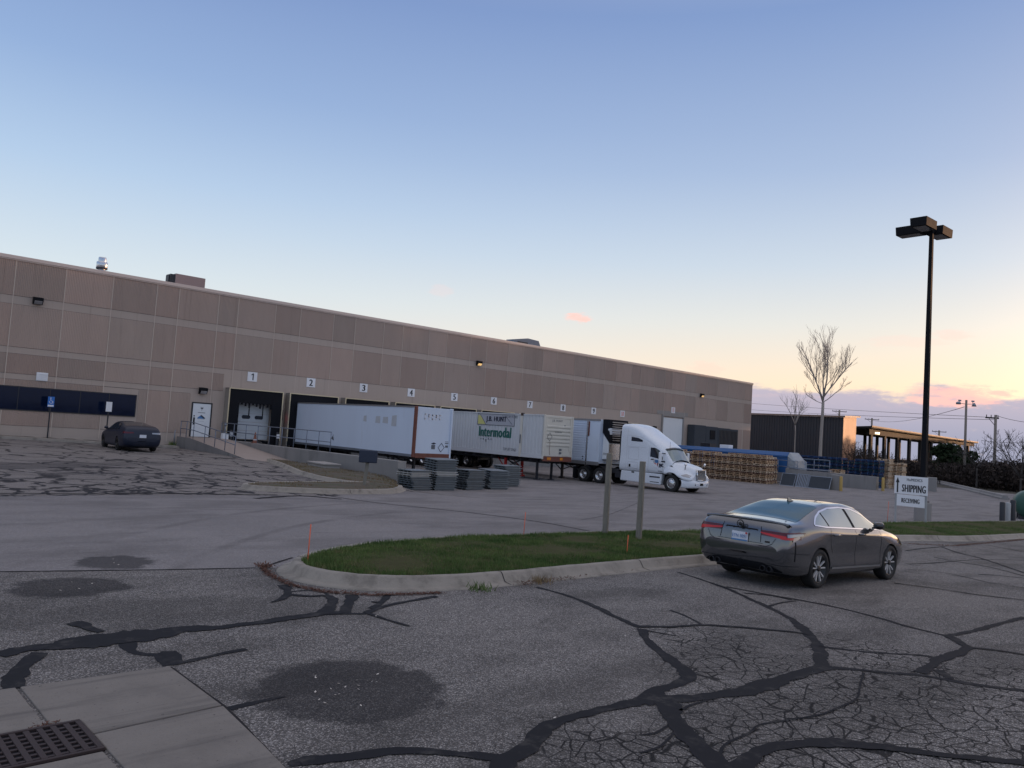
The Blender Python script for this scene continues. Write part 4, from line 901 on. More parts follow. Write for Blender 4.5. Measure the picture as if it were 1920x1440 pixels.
# ------------------------------------------------------------------ ramp, dock wall, railings
RX0, RX1 = -4.55, -2.11
rp = thing('access_ramp', 'concrete ramp sloping down from the white door beside the dock wall', 'ramp', (0, 0, 0))
b = MB()
prof = [(-.0,1.28), (-2.0,1.28), (-10.6,zf(-3.4,-10.6)+.012)]
rows = []
for y, z in [(0,1.28), (-2.0,1.28)] + [(-2-k*.86, lerp(1.28, zf(-3.4,-10.6)+.014, k/10)) for k in range(1, 11)] : rows.append([(RX0, y, z), (RX1, y, z)])
b.grid(rows, 0, False)
b.build('ramp_surface', M['ramp'], rp)
b = MB()
for (p, q) in zip(rows[:-1], rows[1:]):
    a0, a1 = p[0], q[0]
    b.poly([(RX0-.004, a0[1], zf(RX0, a0[1]) - .1), (RX0-.004, a0[1], a0[2]-.003), (RX0-.004, a1[1], a1[2]-.003), (RX0-.004, a1[1], zf(RX0, a1[1]) - .1)])
b.build('ramp_side', M['conc_wall'], rp)
dw = thing('dock_wall', 'long stained concrete retaining wall between the car park and dock 1', 'retaining wall', (0, 0, 0))
b = MB(); b.box(-2.1, -1.78, -20.1, -.003, -.3, 1.235); b.build('wall_body', M['conc_wall'], dw, bevel=.02)
b = MB(); b.box(-2.16, -1.72, -20.15, -20.103, -.3, 1.24); b.build('end_face', M['conc'], dw, bevel=.01)
b = MB(); b.box(-1.775, 43.5, -.02, -.002, -.3, DZ-.6); b.build('foundation', M['conc_wall'], wh)
def pipe_rail(name, label, posts, h, mid, parent_loc=(0,0,0), m='rail', r=.024):
    o = thing(name, label, 'railing', parent_loc)
    for p in posts:
        pb = MB(); pb.cyl((p[0], p[1], p[2]), (p[0], p[1], p[2]+h), r, n=8); pb.build('post', M[m], o)
    rb = MB(); rb.tube([(p[0], p[1], p[2]+h) for p in posts], r, 8); rb.build('top_rail', M[m], o)
    if mid: 
        rb = MB(); rb.tube([(p[0], p[1], p[2]+mid) for p in posts], r, 8); rb.build('mid_rail', M[m], o)
    return o
pipe_rail('wall_railing', 'blue grey pipe railing along the top of the dock wall', [(-1.95, y, 1.235) for y in (-.35,-2.2,-3.9,-5.5,-7.0,-8.5,-9.9,-11.3,-12.6,-13.8)], 1.03, .52)
def rz_(y): return 1.28 if y > -2 else lerp(1.28, zf(-3.4,-10.6)+.014, (-2-y)/8.6)
pipe_rail('ramp_railing', 'sloping blue grey handrail down the open side of the ramp', [(RX0+.09, y, rz_(y)) for y in (-.25,-1.2,-2.3,-4.0,-5.5,-6.9,-8.2)], .95, .5)
o = thing('ramp_guard', 'short curved pale pipe guard at the wall end of the ramp', 'railing', (0, 0, 0))
b = MB(); b.tube([(-4.75,-.2,1.62), (-4.8,-.35,1.66), (-4.88,-.5,1.6), (-4.9,-.55,1.4), (-4.9,-.56,zf(-4.9,-.5)+.1)], .03, 8); b.build('pipe', M['galv'], o)
o = thing('pull_box', 'pale standpipe and white box on the wall top near the white door', 'utility box', (-1.95, -.9, 1.235))
b = MB(); b.box(-.19,.19,-.16,.16,0,.38); b.build('box', M['number_white'], o, bevel=.02)
b = MB(); b.cyl((0,0,.38), (0,0,.86), .035, n=10); b.lathe([(0,.84),(.07,.86),(.09,.93),(.07,1.0),(0,1.03)], 'z', 14); b.build('standpipe', M['galv'], o)
# dock signal light with yellow sign, cone, dock posts
o = thing('dock_signal', 'small black traffic signal glowing red between docks 1 and 2', 'signal light', (2.13, -.02, 3.0))
b = MB(); b.box(-.13,.13,-.12,0,-.36,.36); b.build('housing', M['black'], o, bevel=.015)
b = MB(); b.lathe([(0,-.135),(.075,-.13),(.08,-.121)], 'y', 16, o=(0,0,-.2)); b.build('red_lens', M['redglow'], o)
b = MB(); b.lathe([(0,-.135),(.07,-.13),(.075,-.121)], 'y', 16, o=(0,0,.03)); b.lathe([(0,-.135),(.06,-.13),(.065,-.121)], 'y', 16, o=(0,0,.24)); b.build('dark_lens', M['galv'], o)
tag((lambda bb: (bb.box(2.0, 2.24, -.03, -.006, 2.1, 2.56), bb.build('caution_sign', M['yellow'], bevel=.01))[1])(MB()), 'small yellow sign under the red dock signal', 'sign')
o = thing('traffic_cone', 'dirty orange traffic cone standing on the ledge by the dock door', 'cone', (-1.93, -5.15, 1.235))
b = MB(); b.box(-.16,.16,-.16,.16,0,.03); b.lathe([(.13,.03),(.035,.62),(.02,.64),(0,.64)], 'z', 18); b.build('cone_body', M['cone'], o)
b = MB(); b.lathe([(.111,.17),(.083,.30)], 'z', 18); b.lathe([(.066,.40),(.05,.50)], 'z', 18); 
b.build('cone_band', M['faded'], o)
for k, (x, lab) in enumerate(((-1.55, 'dark steel guard post left of the dock 1 door'), (1.62, 'dark steel guard post right of the dock 1 door'))):
    o = thing('guard_post', lab, 'guard post', (x, -.85, 0), 0, 'guard posts beside dock 1')
    b = MB(); b.cyl((0,0,-.1), (0,0,1.85), .09, n=14); b.build('post', M['dark_steel'], o)
    b = MB(); b.box(-.1,.1,-.11,-.092,1.45,1.72); b.build('marker', M['number_white'] if k else M['faded'], o)
# utility block and tyre stop near the wall, mailbox
o = tag((lambda bb: (bb.box(-.95,.95,-.42,.42,-.1,.34), bb.box(-1.0,1.0,-.46,.46,.342,.42), bb.build('utility_vault', M['conc'], loc=PTS['vault'], rz=1.45, bevel=.02))[2])(MB()), 'low concrete utility vault against the dock wall', 'utility vault')
o = tag((lambda bb: (bb.lathe([(.16,0),(.30,.02),(.33,.10),(.30,.18),(.16,.2),(.16,0)], 'z', 24), bb.build('old_tyre', M['tyre'], loc=(PTS['oldtyre'][0], PTS['oldtyre'][1], zf(*PTS['oldtyre'][:2])+.01)))[1])(MB()), 'old tyre lying at the foot of the dock wall', 'tyre')
mp = PTS['mailpost']
o = thing('yard_sign', 'dark blue sign box on a leaning timber post in the dirt island', 'sign', (mp[0], mp[1], zf(*mp[:2])+.13), -.57)
b = MB(); b.hull8([(-.06,-.05,-.2),(.06,-.05,-.2),(.06,.05,-.2),(-.06,.05,-.2)], [(.02,-.05,1.0),(.14,-.05,1.0),(.14,.05,1.0),(.02,.05,1.0)]); b.build('post', M['post_wood'], o)
b = MB(); b.box(-.24,.40,-.17,-.055,.82,1.26); b.build('sign_box', M['sign_dark'] if 'sign_dark' in M else M['dark_navy'], o, bevel=.03, seg=3)
# parking signs by the wall
def psign(x, y, kind, label, rz=0):
    z0 = zf(x, y)+.12
    o = thing('parking_sign', label, 'sign', (x, y, z0), rz, 'signs on posts by the wall')
    b = MB(); b.box(-.03,.03,-.03,.03,-.1,2.25); b.build('post', M['dark_steel'], o)
    b = MB()
    if kind:
        b.box(-.16,.16,-.045,-.033,1.72,2.28,0); F = Matrix.Translation((0,-.048,0)) @ Matrix.Rotation(PI/2, 4, 'X')
        b.box(-.14,.14,-.047,-.046,1.74,1.83,1)
        ring = [(.085*math.cos(a)+.0, 2.0+.085*math.sin(a)) for a in [PI*(1.05+1.25*k/16) - .5 for k in range(17)]]
        for p, q in zip(ring[:-1], ring[1:]): b.cyl((p[0],-.048,p[1]), (q[0],-.048,q[1]), .013, n=6, mi=1)
        b.tube([(-.02,-.048,2.17), (-.02,-.048,2.05), (.06,-.048,2.04), (.09,-.048,1.93), (.12,-.048,1.94)], .014, 6, 1)
        b.lathe([(0,-.055),(.025,-.05),(.025,-.044)], 'y', 12, 1, (-.025,0,2.2))
    else: b.box(-.16,.16,-.045,-.033,1.72,2.28,0)
    b.build('sign_plate', [M['sign_blue'], M['number_white']] if kind else [M['number_white']], o, bevel=.004)
psign(-11.75, -.75, True, 'blue wheelchair parking sign on a dark post by the ribbon window')
psign(-8.8, -.75, False, 'blank white parking sign on a dark post behind the dark sedan')
# grey generator cabinet against the wall
gx0, gx1 = PTS['genset']
o = thing('generator_cabinet', 'large dark grey steel equipment enclosure against the wall past the roller door', 'enclosure', (0, 0, 0))
b = MB()
for k, (a, c, h) in enumerate(((gx0, gx0+2.2, 5.05), (gx0+2.2, gx0+4.6, 5.0), (gx0+4.6, gx0+7.2, 4.95), (gx0+7.2, gx1, 4.9))): b.box(a+.01, c-.01, -1.0+.01*k, -.06, 0, h-.1)
b.build('cabinet', M['genset'], o, bevel=.06)
b = MB()
for k in range(14): b.box(gx0+4.9+k*.28, gx0+5.02+k*.28, -1.03, -.95, 2.0, 4.6)
b.build('louvres', M['dark_steel'], o)
b = MB(); b.box(gx0+3.0, gx0+4.0, -1.04, -.985, 3.5, 4.5); b.build('hatch', M['black'], o)
b = MB(); b.box(gx0, gx1, -1.03, -.985, 1.75, 1.83); b.build('rail', M['dark_steel'], o)
# ------------------------------------------------------------------ lofted bodies
def pchip(xs, ys, x):
    n = len(xs)
    if x <= xs[0]: return ys[0]
    if x >= xs[-1]: return ys[-1]
    i = max(k for k in range(n-1) if xs[k] <= x)
    h = [xs[k+1]-xs[k] for k in range(n-1)]; dl = [(ys[k+1]-ys[k])/h[k] for k in range(n-1)]
    def d(k):
        if k == 0: return dl[0]
        if k == n-1: return dl[-1]
        if dl[k-1]*dl[k] <= 0: return 0.0
        w1, w2 = 2*h[k]+h[k-1], h[k]+2*h[k-1]
        return (w1+w2)/(w1/dl[k-1]+w2/dl[k])
    t = (x-xs[i])/h[i]; a, b = ys[i], ys[i+1]; m0, m1 = d(i)*h[i], d(i+1)*h[i]
    return (2*t**3-3*t*t+1)*a + (t**3-2*t*t+t)*m0 + (-2*t**3+3*t*t)*b + (t**3-t*t)*m1
class Loft:
    """half cross-sections keyed along x; every row: x, then (y, z) pairs from the underside centre to the top centre"""
    def __init__(self, table, sub=4, tension=.5, arches=()):
        self.xs = [r[0] for r in table]; self.tab = table; self.sub = sub; self.ten = tension; self.arches = arches; self.cache = {}
        self.cols = [[r[1+k] for r in table] for k in range(len(table[0])-1)]
    def raw(self, x):
        x = round(x, 5)
        if x not in self.cache:
            c = [pchip(self.xs, col, x) for col in self.cols]
            P = [(c[2*k], c[2*k+1]) for k in range(len(c)//2)]; out = []
            for i in range(len(P)-1):
                p0, p1, p2, p3 = P[max(i-1,0)], P[i], P[i+1], P[min(i+2,len(P)-1)]
                for k in range(self.sub):
                    t = k/self.sub; q = []
                    for a in (0, 1):
                        m0 = (p2[a]-p0[a])*self.ten; m1 = (p3[a]-p1[a])*self.ten
                        q.append((2*t**3-3*t*t+1)*p1[a] + (t**3-2*t*t+t)*m0 + (-2*t**3+3*t*t)*p2[a] + (t**3-t*t)*m1)
                    out.append((max(0, q[0]), q[1]))
            out.append(P[-1]); self.cache[x] = out
        return self.cache[x]
    def hw(self, x, z):
        s = self.raw(x); best = 0
        for (y0, z0), (y1, z1) in zip(s[:-1], s[1:]):
            if (z0-z)*(z1-z) <= 0 and abs(z1-z0) > 1e-9: best = max(best, lerp(y0, y1, (z-z0)/(z1-z0)))
        return best
    def top(self, x, y):
        s = self.raw(x); y = abs(y)
        for (y0, z0), (y1, z1) in zip(reversed(s[:-1]), reversed(s[1:])):
            if (y0-y)*(y1-y) <= 0 and abs(y1-y0) > 1e-9: return lerp(z0, z1, (y-y0)/(y1-y0))
        return s[-1][1]
    def rear(self, y, z, sgn=1, lo=None, hi=None):
        """x of the rear (sgn 1) or nose (sgn -1) surface at (y, z)"""
        xs = self.xs; a = xs[0] if sgn > 0 else xs[-1]; st = .01*sgn; x = a
        for k in range(150):
            if self.hw(x, z) >= abs(y): 
                x0, x1 = x - st, x
                for _ in range(12):
                    m = (x0+x1)/2
                    if self.hw(min(max(m, xs[0]), xs[-1]), z) >= abs(y) and xs[0] <= m <= xs[-1]: x1 = m
                    else: x0 = m
                return x1
            x += st
        return x
    def polar(self, phi, z, xc, sgn=1):
        """point on the horizontal outline at height z, seen from (xc, 0); phi = 0 straight back, 90 deg sideways"""
        a, b = 0.0, 3.5
        for _ in range(26):
            m = (a+b)/2; x = xc - sgn*math.cos(phi)*m; y = math.sin(phi)*m
            if self.xs[0] <= x <= self.xs[-1] and self.hw(x, z) >= y: a = m
            else: b = m
        return (xc - sgn*math.cos(phi)*a, math.sin(phi)*a)
    def skin(self, stations, mi=None, x_end_caps=False):
        mb = MB(); rows = []
        for x in stations:
            s = list(self.raw(x)); za = None
            for (xa, za0, R) in self.arches:
                if abs(x-xa) < R: za = za0 + math.sqrt(max(0, R*R-(x-xa)**2))
            if za is not None:
                ya = self.hw(x, za); last = max([k for k, (y, z) in enumerate(s[:len(s)//2+4]) if z < za] + [0])
                s = [(min(y, ya) if k < last else ya, za) if k <= last else (y, z) for k, (y, z) in enumerate(s)]
            rows.append([(x, -y, z) for y, z in s] + [(x, y, z) for y, z in reversed(s[:-1])])
        mb.grid(rows, mi, True)
        return mb
def side_patch(L, x0, x1, zlo, zhi, nx=14, nz=6, off=.004, sides=(-1, 1), mi=None, mb=None):
    mb = mb or MB()
    for sg in sides:
        rows = []
        for i in range(nx+1):
            x = lerp(x0, x1, i/nx); a, b = zlo(x), zhi(x)
            rows.append([(x, sg*(L.hw(x, lerp(a, b, j/nz)) + off), lerp(a, b, j/nz)) for j in range(nz+1)])
        mb.grid(rows, mi, True, flip=(sg > 0))
    return mb
def pw(*pts): return lambda x: pchip([p[0] for p in pts], [p[1] for p in pts], x)
def pl(*pts):
    def f(x):
        if x <= pts[0][0]: return pts[0][1]
        for a, b in zip(pts[:-1], pts[1:]):
            if x <= b[0]: return lerp(a[1], b[1], (x-a[0])/(b[0]-a[0]))
        return pts[-1][1]
    return f
def side_strip(L, pts, wd, off=.005, sides=(-1, 1), mb=None, mi=None):
    """thin band along a polyline of (x, z) lying on the body side"""
    mb = mb or MB(); Q = []
    for a, b in zip(pts[:-1], pts[1:]):
        n = max(1, int(math.dist(a, b)/.05)); Q += [(lerp(a[0], b[0], k/n), lerp(a[1], b[1], k/n)) for k in range(n)]
    Q.append(pts[-1])
    for sg in sides:
        A = []; B = []
        for i, p in enumerate(Q):
            d = Vector((Q[min(i+1,len(Q)-1)][0]-Q[max(i-1,0)][0], Q[min(i+1,len(Q)-1)][1]-Q[max(i-1,0)][1])).normalized()
            for s2, arr in ((1, A), (-1, B)):
                x, z = p[0]-d.y*wd/2*s2, p[1]+d.x*wd/2*s2
                arr.append((x, sg*(L.hw(x, z)+off), z))
        mb.grid([A, B], mi, True, flip=(sg > 0))
    return mb
def polar_patch(L, xc, p0, p1, zlo, zhi, n=14, nz=4, off=.005, sides=(-1, 1), mi=None, mb=None, sgn=1):
    mb = mb or MB()
    for sg in sides:
        rows = []
        for i in range(n+1):
            ph = math.radians(lerp(p0, p1, i/n)); u = i/n; col = []
            for j in range(nz+1):
                z = lerp(zlo(u), zhi(u), j/nz); x, y = L.polar(ph, z, xc, sgn)
                col.append((x - sgn*math.cos(ph)*off, sg*(y + math.sin(ph)*off), z))
            rows.append(col)
        mb.grid(rows, mi, True, flip=(sg*sgn < 0))
    return mb

def car_wheel(parent, x, y, R, wd, sg, spokes=10, rimr=.74, face='rim_face'):
    w_ = bpy.data.objects.new('wheel', None); COL.objects.link(w_); w_.parent = parent; w_.location = (x, y, R); w_.empty_display_size = .1
    t = MB(); h = wd/2
    t.lathe([(R*rimr, -h*.82), (R*.82, -h), (R*.955, -h*.93), (R, -h*.66), (R, h*.66), (R*.955, h*.93), (R*.82, h), (R*rimr, h*.82), (R*rimr, -h*.82)], 'y', 36)
    t.build('tyre', M['tyre'], w_)
    r = MB(); o = sg*h*.80; q = R*rimr
    r.lathe([(q*1.01, sg*h*.86), (q*.985, sg*h*.90), (q*.94, sg*h*.84), (q*.92, sg*h*.2), (.0, sg*h*.15)], 'y', 36, 1)
    for k in range(spokes):
        a = 2*PI*(k//2)/(spokes/2) + (.155 if k % 2 else -.155) + .3
        da = .052; a2 = a + (.10 if k % 2 else -.10)
        A = [(q*.17, a-.16), (q*.17, a+.16), (q*.95, a2+da), (q*.95, a2-da)]
        f = [(rr*math.cos(t2), o - sg*.012*(rr < q*.5), rr*math.sin(t2)) for rr, t2 in A]; b = [(p[0], p[1]-sg*.03, p[2]) for p in f]
        r.hull8(f, b, 0)
    r.lathe([(q*.2, o-sg*.02), (q*.2, o+sg*.004), (q*.12, o+sg*.008), (0, o+sg*.008)], 'y', 20, 1)
    r.build('rim', [M[face], M['rim_dark']], w_)
    return w_
M['rim_face'] = mat('machined alloy', (.72,.72,.73), .35, .45)
M['rim_dark'] = mat('dark rim paint', (.012,.012,.014), .4)
def paint(name, col, flake=.3, rough=.35, coat=1.0):
    m, t, b = newmat(name)
    co = t.node('ShaderNodeTexCoord').outputs['Object']
    n = t.noise(co, 900, 1.0); d = t.noise(t.vscale(co, (1,1,2)), 2.2, 5.0, .65)
    c = t.mix(t.smooth(n, .3, .7), tuple(x*.8 for x in col), tuple(x*1.2 for x in col))
    c = t.mix(t.smooth(d, .5, .8, 0, .12), c, (.2,.18,.16))
    t.inp(b.inputs['Base Color'], c); b.inputs['Metallic'].default_value = flake; b.inputs['Roughness'].default_value = rough
    b.inputs['Coat Weight'].default_value = coat; b.inputs['Coat Roughness'].default_value = .03
    return m
M['car_grey'] = paint('grey metallic car paint', (.122,.125,.137), .7, .15)
M['car_navy'] = paint('dark blue car paint', (.004,.010,.030), 0, .5, .1)

# columns: x | underside centre | bottom edge | rocker | widest | shoulder | belt | rail | roof inner | top centre   (y, z)
SEDAN = [
 (-2.505, 0,.50, .40,.50, .60,.53, .70,.60, .68,.66, .60,.70, .45,.715, .20,.72, 0,.722),
 (-2.475, 0,.40, .50,.40, .72,.44, .80,.62, .78,.78, .70,.865, .50,.885, .25,.89, 0,.892),
 (-2.43, 0,.32, .52,.32, .78,.37, .862,.62, .835,.85, .76,.98, .60,1.01, .3,1.02, 0,1.025),
 (-2.36, 0,.27, .55,.27, .80,.32, .886,.62, .86,.87, .80,1.01, .69,1.068, .35,1.09, 0,1.096),
 (-2.2, 0,.23, .60,.23, .84,.29, .897,.62, .872,.885, .82,1.01, .73,1.08, .38,1.108, 0,1.115),
 (-1.9, 0,.20, .65,.20, .875,.26, .915,.60, .893,.885, .85,1.03, .735,1.10, .40,1.135, 0,1.145),
 (-1.41, 0,.19, .68,.19, .89,.25, .92,.60, .905,.885, .868,1.035, .675,1.22, .42,1.27, 0,1.285),
 (-.95, 0,.18, .70,.18, 0.898,0.28, 0.9,0.58, 0.912,0.87, .872,1.02, .60,1.335, .40,1.385, 0,1.40),
 (-.5, 0,.17, .70,.17, 0.9,0.28, 0.892,0.56, 0.914,0.86, .870,1.0, .585,1.378, .38,1.425, 0,1.438),
 (0, 0,.17, .70,.17, 0.9,0.28, 0.888,0.56, 0.914,0.855, .868,.985, .585,1.378, .38,1.43, 0,1.445),
 (.45, 0,.17, .70,.17, 0.9,0.28, 0.89,0.56, 0.914,0.845, .865,.965, .605,1.325, .40,1.385, 0,1.40),
 (.9, 0,.17, .70,.17, 0.9,0.28, 0.896,0.56, 0.912,0.835, .86,.95, .68,1.13, .45,1.20, 0,1.22),
 (1.25, 0,.17, .70,.17, .885,.25, .912,.58, .895,.82, .855,.925, .745,.98, .45,1.03, 0,1.045),
 (1.41, 0,.18, .68,.18, .885,.25, .912,.58, .89,.81, .85,.905, .72,.945, .42,.985, 0,1.0),
 (1.8, 0,.18, .66,.18, .855,.26, .90,.58, .865,.78, .80,.855, .66,.895, .38,.93, 0,.94),
 (2.1, 0,.19, .60,.19, .80,.28, .85,.56, .80,.72, .73,.79, .58,.82, .3,.84, 0,.85),
 (2.25, 0,.21, .50,.21, .70,.30, .76,.52, .70,.66, .62,.71, .48,.73, .25,.745, 0,.75),
 (2.34, 0,.26, .35,.26, .52,.34, .58,.50, .53,.58, .46,.62, .35,.64, .2,.65, 0,.655),
 (2.372, 0,.40, .2,.40, .35,.42, .38,.48, .35,.52, .3,.55, .2,.56, .1,.565, 0,.57)]
def fast(r):                                         # smooth fastback variant of the same body
    r = list(r)
    if r[0] < -1.0:
        k = {-2.505:.0,-2.475:.03,-2.43:.05,-2.36:.075,-2.2:.10,-1.9:.13,-1.41:.06}.get(r[0], 0)
        for j in (14, 16, 18): r[j] += k
        r[12] += k*.4
    return tuple(r)
def stations(arx=(-1.4125, 1.4125), R=.375):
    s = set([-2.505, -2.495, -2.475, -2.455, -2.43, -2.40, -2.36, -2.30, -2.372+4.744, 2.36, 2.34, 2.30, 2.25, 2.2, 2.1])
    s |= {round(-2.25 + .07*k, 4) for k in range(63)}
    for a in arx: s |= {round(a + R*math.cos(PI*k/18), 4) for k in range(19)} | {round(a + (R+.001)*c, 4) for c in (-1, 1)}
    return sorted(x for x in s if -2.505 <= x <= 2.372)
WB = 1.4125
def build_car(name, label, loc, rz, pitch, tab, paintm, glass, hero, group=None):
    L = Loft(tab, 4, .42, [(-WB, .33, .372), (WB, .33, .372)])
    root = thing(name, label, 'car', loc, rz, group); root.rotation_euler.y = pitch
    bm_ = L.skin(stations()); x_ = tab[0][0]; ring = L.raw(x_)
    bm_.grid([[(x_, -y, z) for y, z in ring], [(x_ - .006, -y*.5, lerp(z, .61, .4)) for y, z in ring], [(x_ - .006, y*.5, lerp(z, .61, .4)) for y, z in ring], [(x_, y, z) for y, z in ring]], None, True)
    body = bm_.build('body', M[paintm], root)
    # dark floor and wheel wells
    b = MB(); b.box(-2.1, 2.0, -.70, .70, .18, .235); b.box(-1.85, -.95, -.66, .66, .236, .72); b.box(.95, 1.85, -.62, .62, .236, .70); b.build('underbody', M['black'], root)
    # side glass
    lo = pl((-1.52,1.075), (-1.2,1.052), (.95,.985)); hi = pw((-1.52,1.085), (-1.32,1.185), (-1.05,1.275), (-.7,1.335), (-.25,1.352), (.2,1.325), (.55,1.225), (.98,.995))
    for nm, a, c in (('quarter_window', -1.515, -1.07), ('rear_side_window', -1.035, -.135), ('front_side_window', -.045, .975)):
        for sg in (-1, 1): side_patch(L, a, c, lambda x: lo(x)+.006, lambda x: max(hi(x)-.004, lo(x)+.008), 14, 6, .004, (sg,)).build(nm, M[glass], root)
    # bright or black window surround
    P = [(-1.54,1.08)] + [(x, hi(x)+.012) for x in (-1.45,-1.32,-1.05,-.7,-.25,.2,.55,.8,.985)] + [(.99,.98)]
    mb = side_strip(L, P, .022, .008); side_strip(L, [(-1.54,1.075), (-1.2,1.044), (.99,.975)], .022, .008, mb=mb)
    mb.build('window_trim', M['chrome' if hero else 'black'], root)
    mb = MB()
    side_patch(L, -.135, -.045, lambda x: lo(x)+.006, lambda x: hi(x)-.004, 3, 6, .007, mb=mb); side_patch(L, -1.07, -1.035, lambda x: lo(x)+.006, lambda x: hi(x)-.004, 2, 6, .007, mb=mb)
    mb.build('window_pillar', M['black'], root)
    # rear and front glass
    def topglass(nm, xa, xb, wa, wb_, off=.004, m=glass):
        g = MB(); rows = []
        for i in range(15):
            t = i/14; x = lerp(xa, xb, t); wdt = lerp(wa, wb_, t)
            rows.append([(x + (-.05 if xa < 0 else .05)*(1-(u)**2)*(1-t)*(1 if xa < xb else -1)*0, u*wdt, L.top(x, u*wdt) + off) for u in [k/10-1 for k in range(21)]])
        g.grid(rows, None, True, flip=(xb > xa)); 
        return g.build(nm, M[m], root)
    topglass('rear_window', -1.93 if hero else -2.0, -.98, .69, .575, m='glass_rear' if hero else glass)
    topglass('windshield', 1.27, .42, .72, .59)
    if not hero: topglass('glass_roof', -.96, .40, .55, .55)
    # lamps
    if hero:
        xc = -1.75
        mb = MB()
        polar_patch(L, xc, 28, 70, lambda u: lerp(.86,.835,u), lambda u: lerp(.935,.96,u), 14, 4, .006, mb=mb, mi=0)             # dark housing
        polar_patch(L, xc, 27, 50, lambda u: lerp(.895,.83,u), lambda u: lerp(.915,.892,u), 10, 3, .011, mb=mb, mi=1)            # bright red wedge
        polar_patch(L, xc, 46, 60, lambda u: .835, lambda u: lerp(.865,.875,u), 6, 2, .012, mb=mb, mi=1)
        polar_patch(L, xc, 51, 74, lambda u: lerp(.87,.90,u), lambda u: lerp(.925,.935,u), 10, 3, .011, mb=mb, mi=2)             # clear lens wrapping round
        polar_patch(L, xc, 57, 68, lambda u: lerp(.80,.86,u), lambda u: lerp(.862,.90,u), 6, 2, .012, mb=mb, mi=2)
        polar_patch(L, xc, 28, 78, lambda u: lerp(.925,.935,u), lambda u: lerp(.945,.95,u), 12, 1, .012, mb=mb, mi=0)
        # split left / right so that each lamp is a part of its own
        for sg, nm in ((-1, 'tail_light'), (1, 'tail_light')):
            k = MB(); 
            for f, mi in zip(mb.f, mb.m):
                c = sum(mb.v[i][1] for i in f)
                if c*sg > 0: k.poly([mb.v[i] for i in f], mi)
            k.build(nm, [M['dark_red'], M['red_lamp'], M['lens']], root)
    else:
        for sg in (-1, 1):
            polar_patch(L, -1.8, 32, 66, lambda u: lerp(.90,.88,u), lambda u: lerp(.965,.985,u), 10, 3, .008, (sg,)).build('tail_light', M['dark_red'] if sg > 0 else M['lens'], root)
    for sg in (-1, 1):
        polar_patch(L, 1.7, 42, 72, lambda u: lerp(.62,.66,u), lambda u: lerp(.69,.75,u), 8, 3, .006, (sg,), sgn=-1).build('headlight', M['lens'], root)
    # plate
    def flat_rear(nm, y0, y1, z0, z1, m, off=.008, parent=root, tx=None):
        x = min(L.rear(0, z0), L.rear(0, z1), L.rear(y1, .5*(z0+z1))) - off
        xa, xb = L.rear(0, z0) - off, L.rear(0, z1) - off
        g = MB(); g.hull8([(xa, y0, z0), (xa, y1, z0), (xb, y1, z1), (xb, y0, z1)], [(xa+.012, y0, z0), (xa+.012, y1, z0), (xb+.012, y1, z1), (xb+.012, y0, z1)])
        return g.build(nm, m, parent), xa, xb
    pz = (.715, .87) if hero else (.70, .85)
    pl_, xa, xb = flat_rear('license_plate', -.155, .155, pz[0], pz[1], M['plate_white'], .012)
    xm = (xa+xb)/2; tilt = math.atan2(xb-xa, pz[1]-pz[0])
    FR = Matrix.Translation((xm-.0135, 0, sum(pz)/2)) @ Matrix.Rotation(tilt, 4, 'Y') @ Matrix.Rotation(-PI/2, 4, 'Z') @ Matrix.Rotation(PI/2, 4, 'X')
    if hero:
        t = MB(); t.text('ETN 3091', .082, FR @ Matrix.Translation((0,.002,0)), 0, .001, sx=.86)
        t.build('plate_lettering', M['ink_blue'], pl_)
        t = MB()
        for v in ((-.155,.155,-.077,-.052),): t.poly([FR @ Vector((v[0],v[2],.0012)), FR @ Vector((v[1],v[2],.0012)), FR @ Vector((v[1],v[3],.0012)), FR @ Vector((v[0],v[3],.0012))])
        t.build('plate_stripe', M['ink_blue'], pl_)
        t = MB(); t.poly([FR @ Vector(p) for p in ((.115,.045,.0014),(.15,.045,.0014),(.15,.077,.0014),(.115,.077,.0014))]); t.build('plate_sticker', M['red'], pl_)
    # spoiler, badge, lower valance, exhausts, seams
    if hero:
        s = MB(); A = []; 
        ys = [-.80+.08*k for k in range(21)]
        sec = lambda y: [(-2.385+.05*(y/.8)**2, 1.116-.03*(y/.8)**4), (-2.395+.05*(y/.8)**2, 1.100-.03*(y/.8)**4), (-2.385+.04*(y/.8)**2, 1.075-.04*(y/.8)**4), (-2.22, L.top(-2.22, y)+.004)]
        s.grid([[(x, y, z) for x, z in sec(y)] + [(sec(y)[0][0], y, sec(y)[0][1])] for y in ys], 0, True)
        s.build('spoiler', M[paintm], root)
        b = MB(); x = L.rear(0, 1.0)-.006
        b.lathe([(.05,-.01),(.062,-.012),(.07,-.006),(.07,0)], 'x', 24, o=(x,0,1.005)); b.lathe([(.0,-.012),(.03,-.014),(.034,-.008)], 'x', 16, o=(x,0,1.0))
        b.box(x-.012, x, -.05, .05, 1.0, 1.012); b.build('badge', M['rim_dark'], root)
        t = MB()
        for i, ch in enumerate('CAMRY'):
            yy = .30 - i*.15; xx = L.rear(yy, .93)-.008
            t.text(ch, .04, Matrix.Translation((xx, yy, .93)) @ Matrix.Rotation(-PI/2, 4, 'Z') @ Matrix.Rotation(PI/2, 4, 'X'), 0, .002, sx=1.5)
        t.build('badge_letters', M['rim_dark'], root)
        b = MB(); b.box(L.rear(-.5,.78)-.006, L.rear(-.5,.78)+.01, -.56, -.47, .745, .775); b.build('trim_badge', M['rim_dark'], root)
        b = MB(); polar_patch(L, -1.6, 0, 44, lambda u: .27, lambda u: pl((0,.40),(.6,.40),(.8,.36),(1,.29))(u), 20, 3, .01, mb=b)
        b.build('lower_valance', M['black'], root)
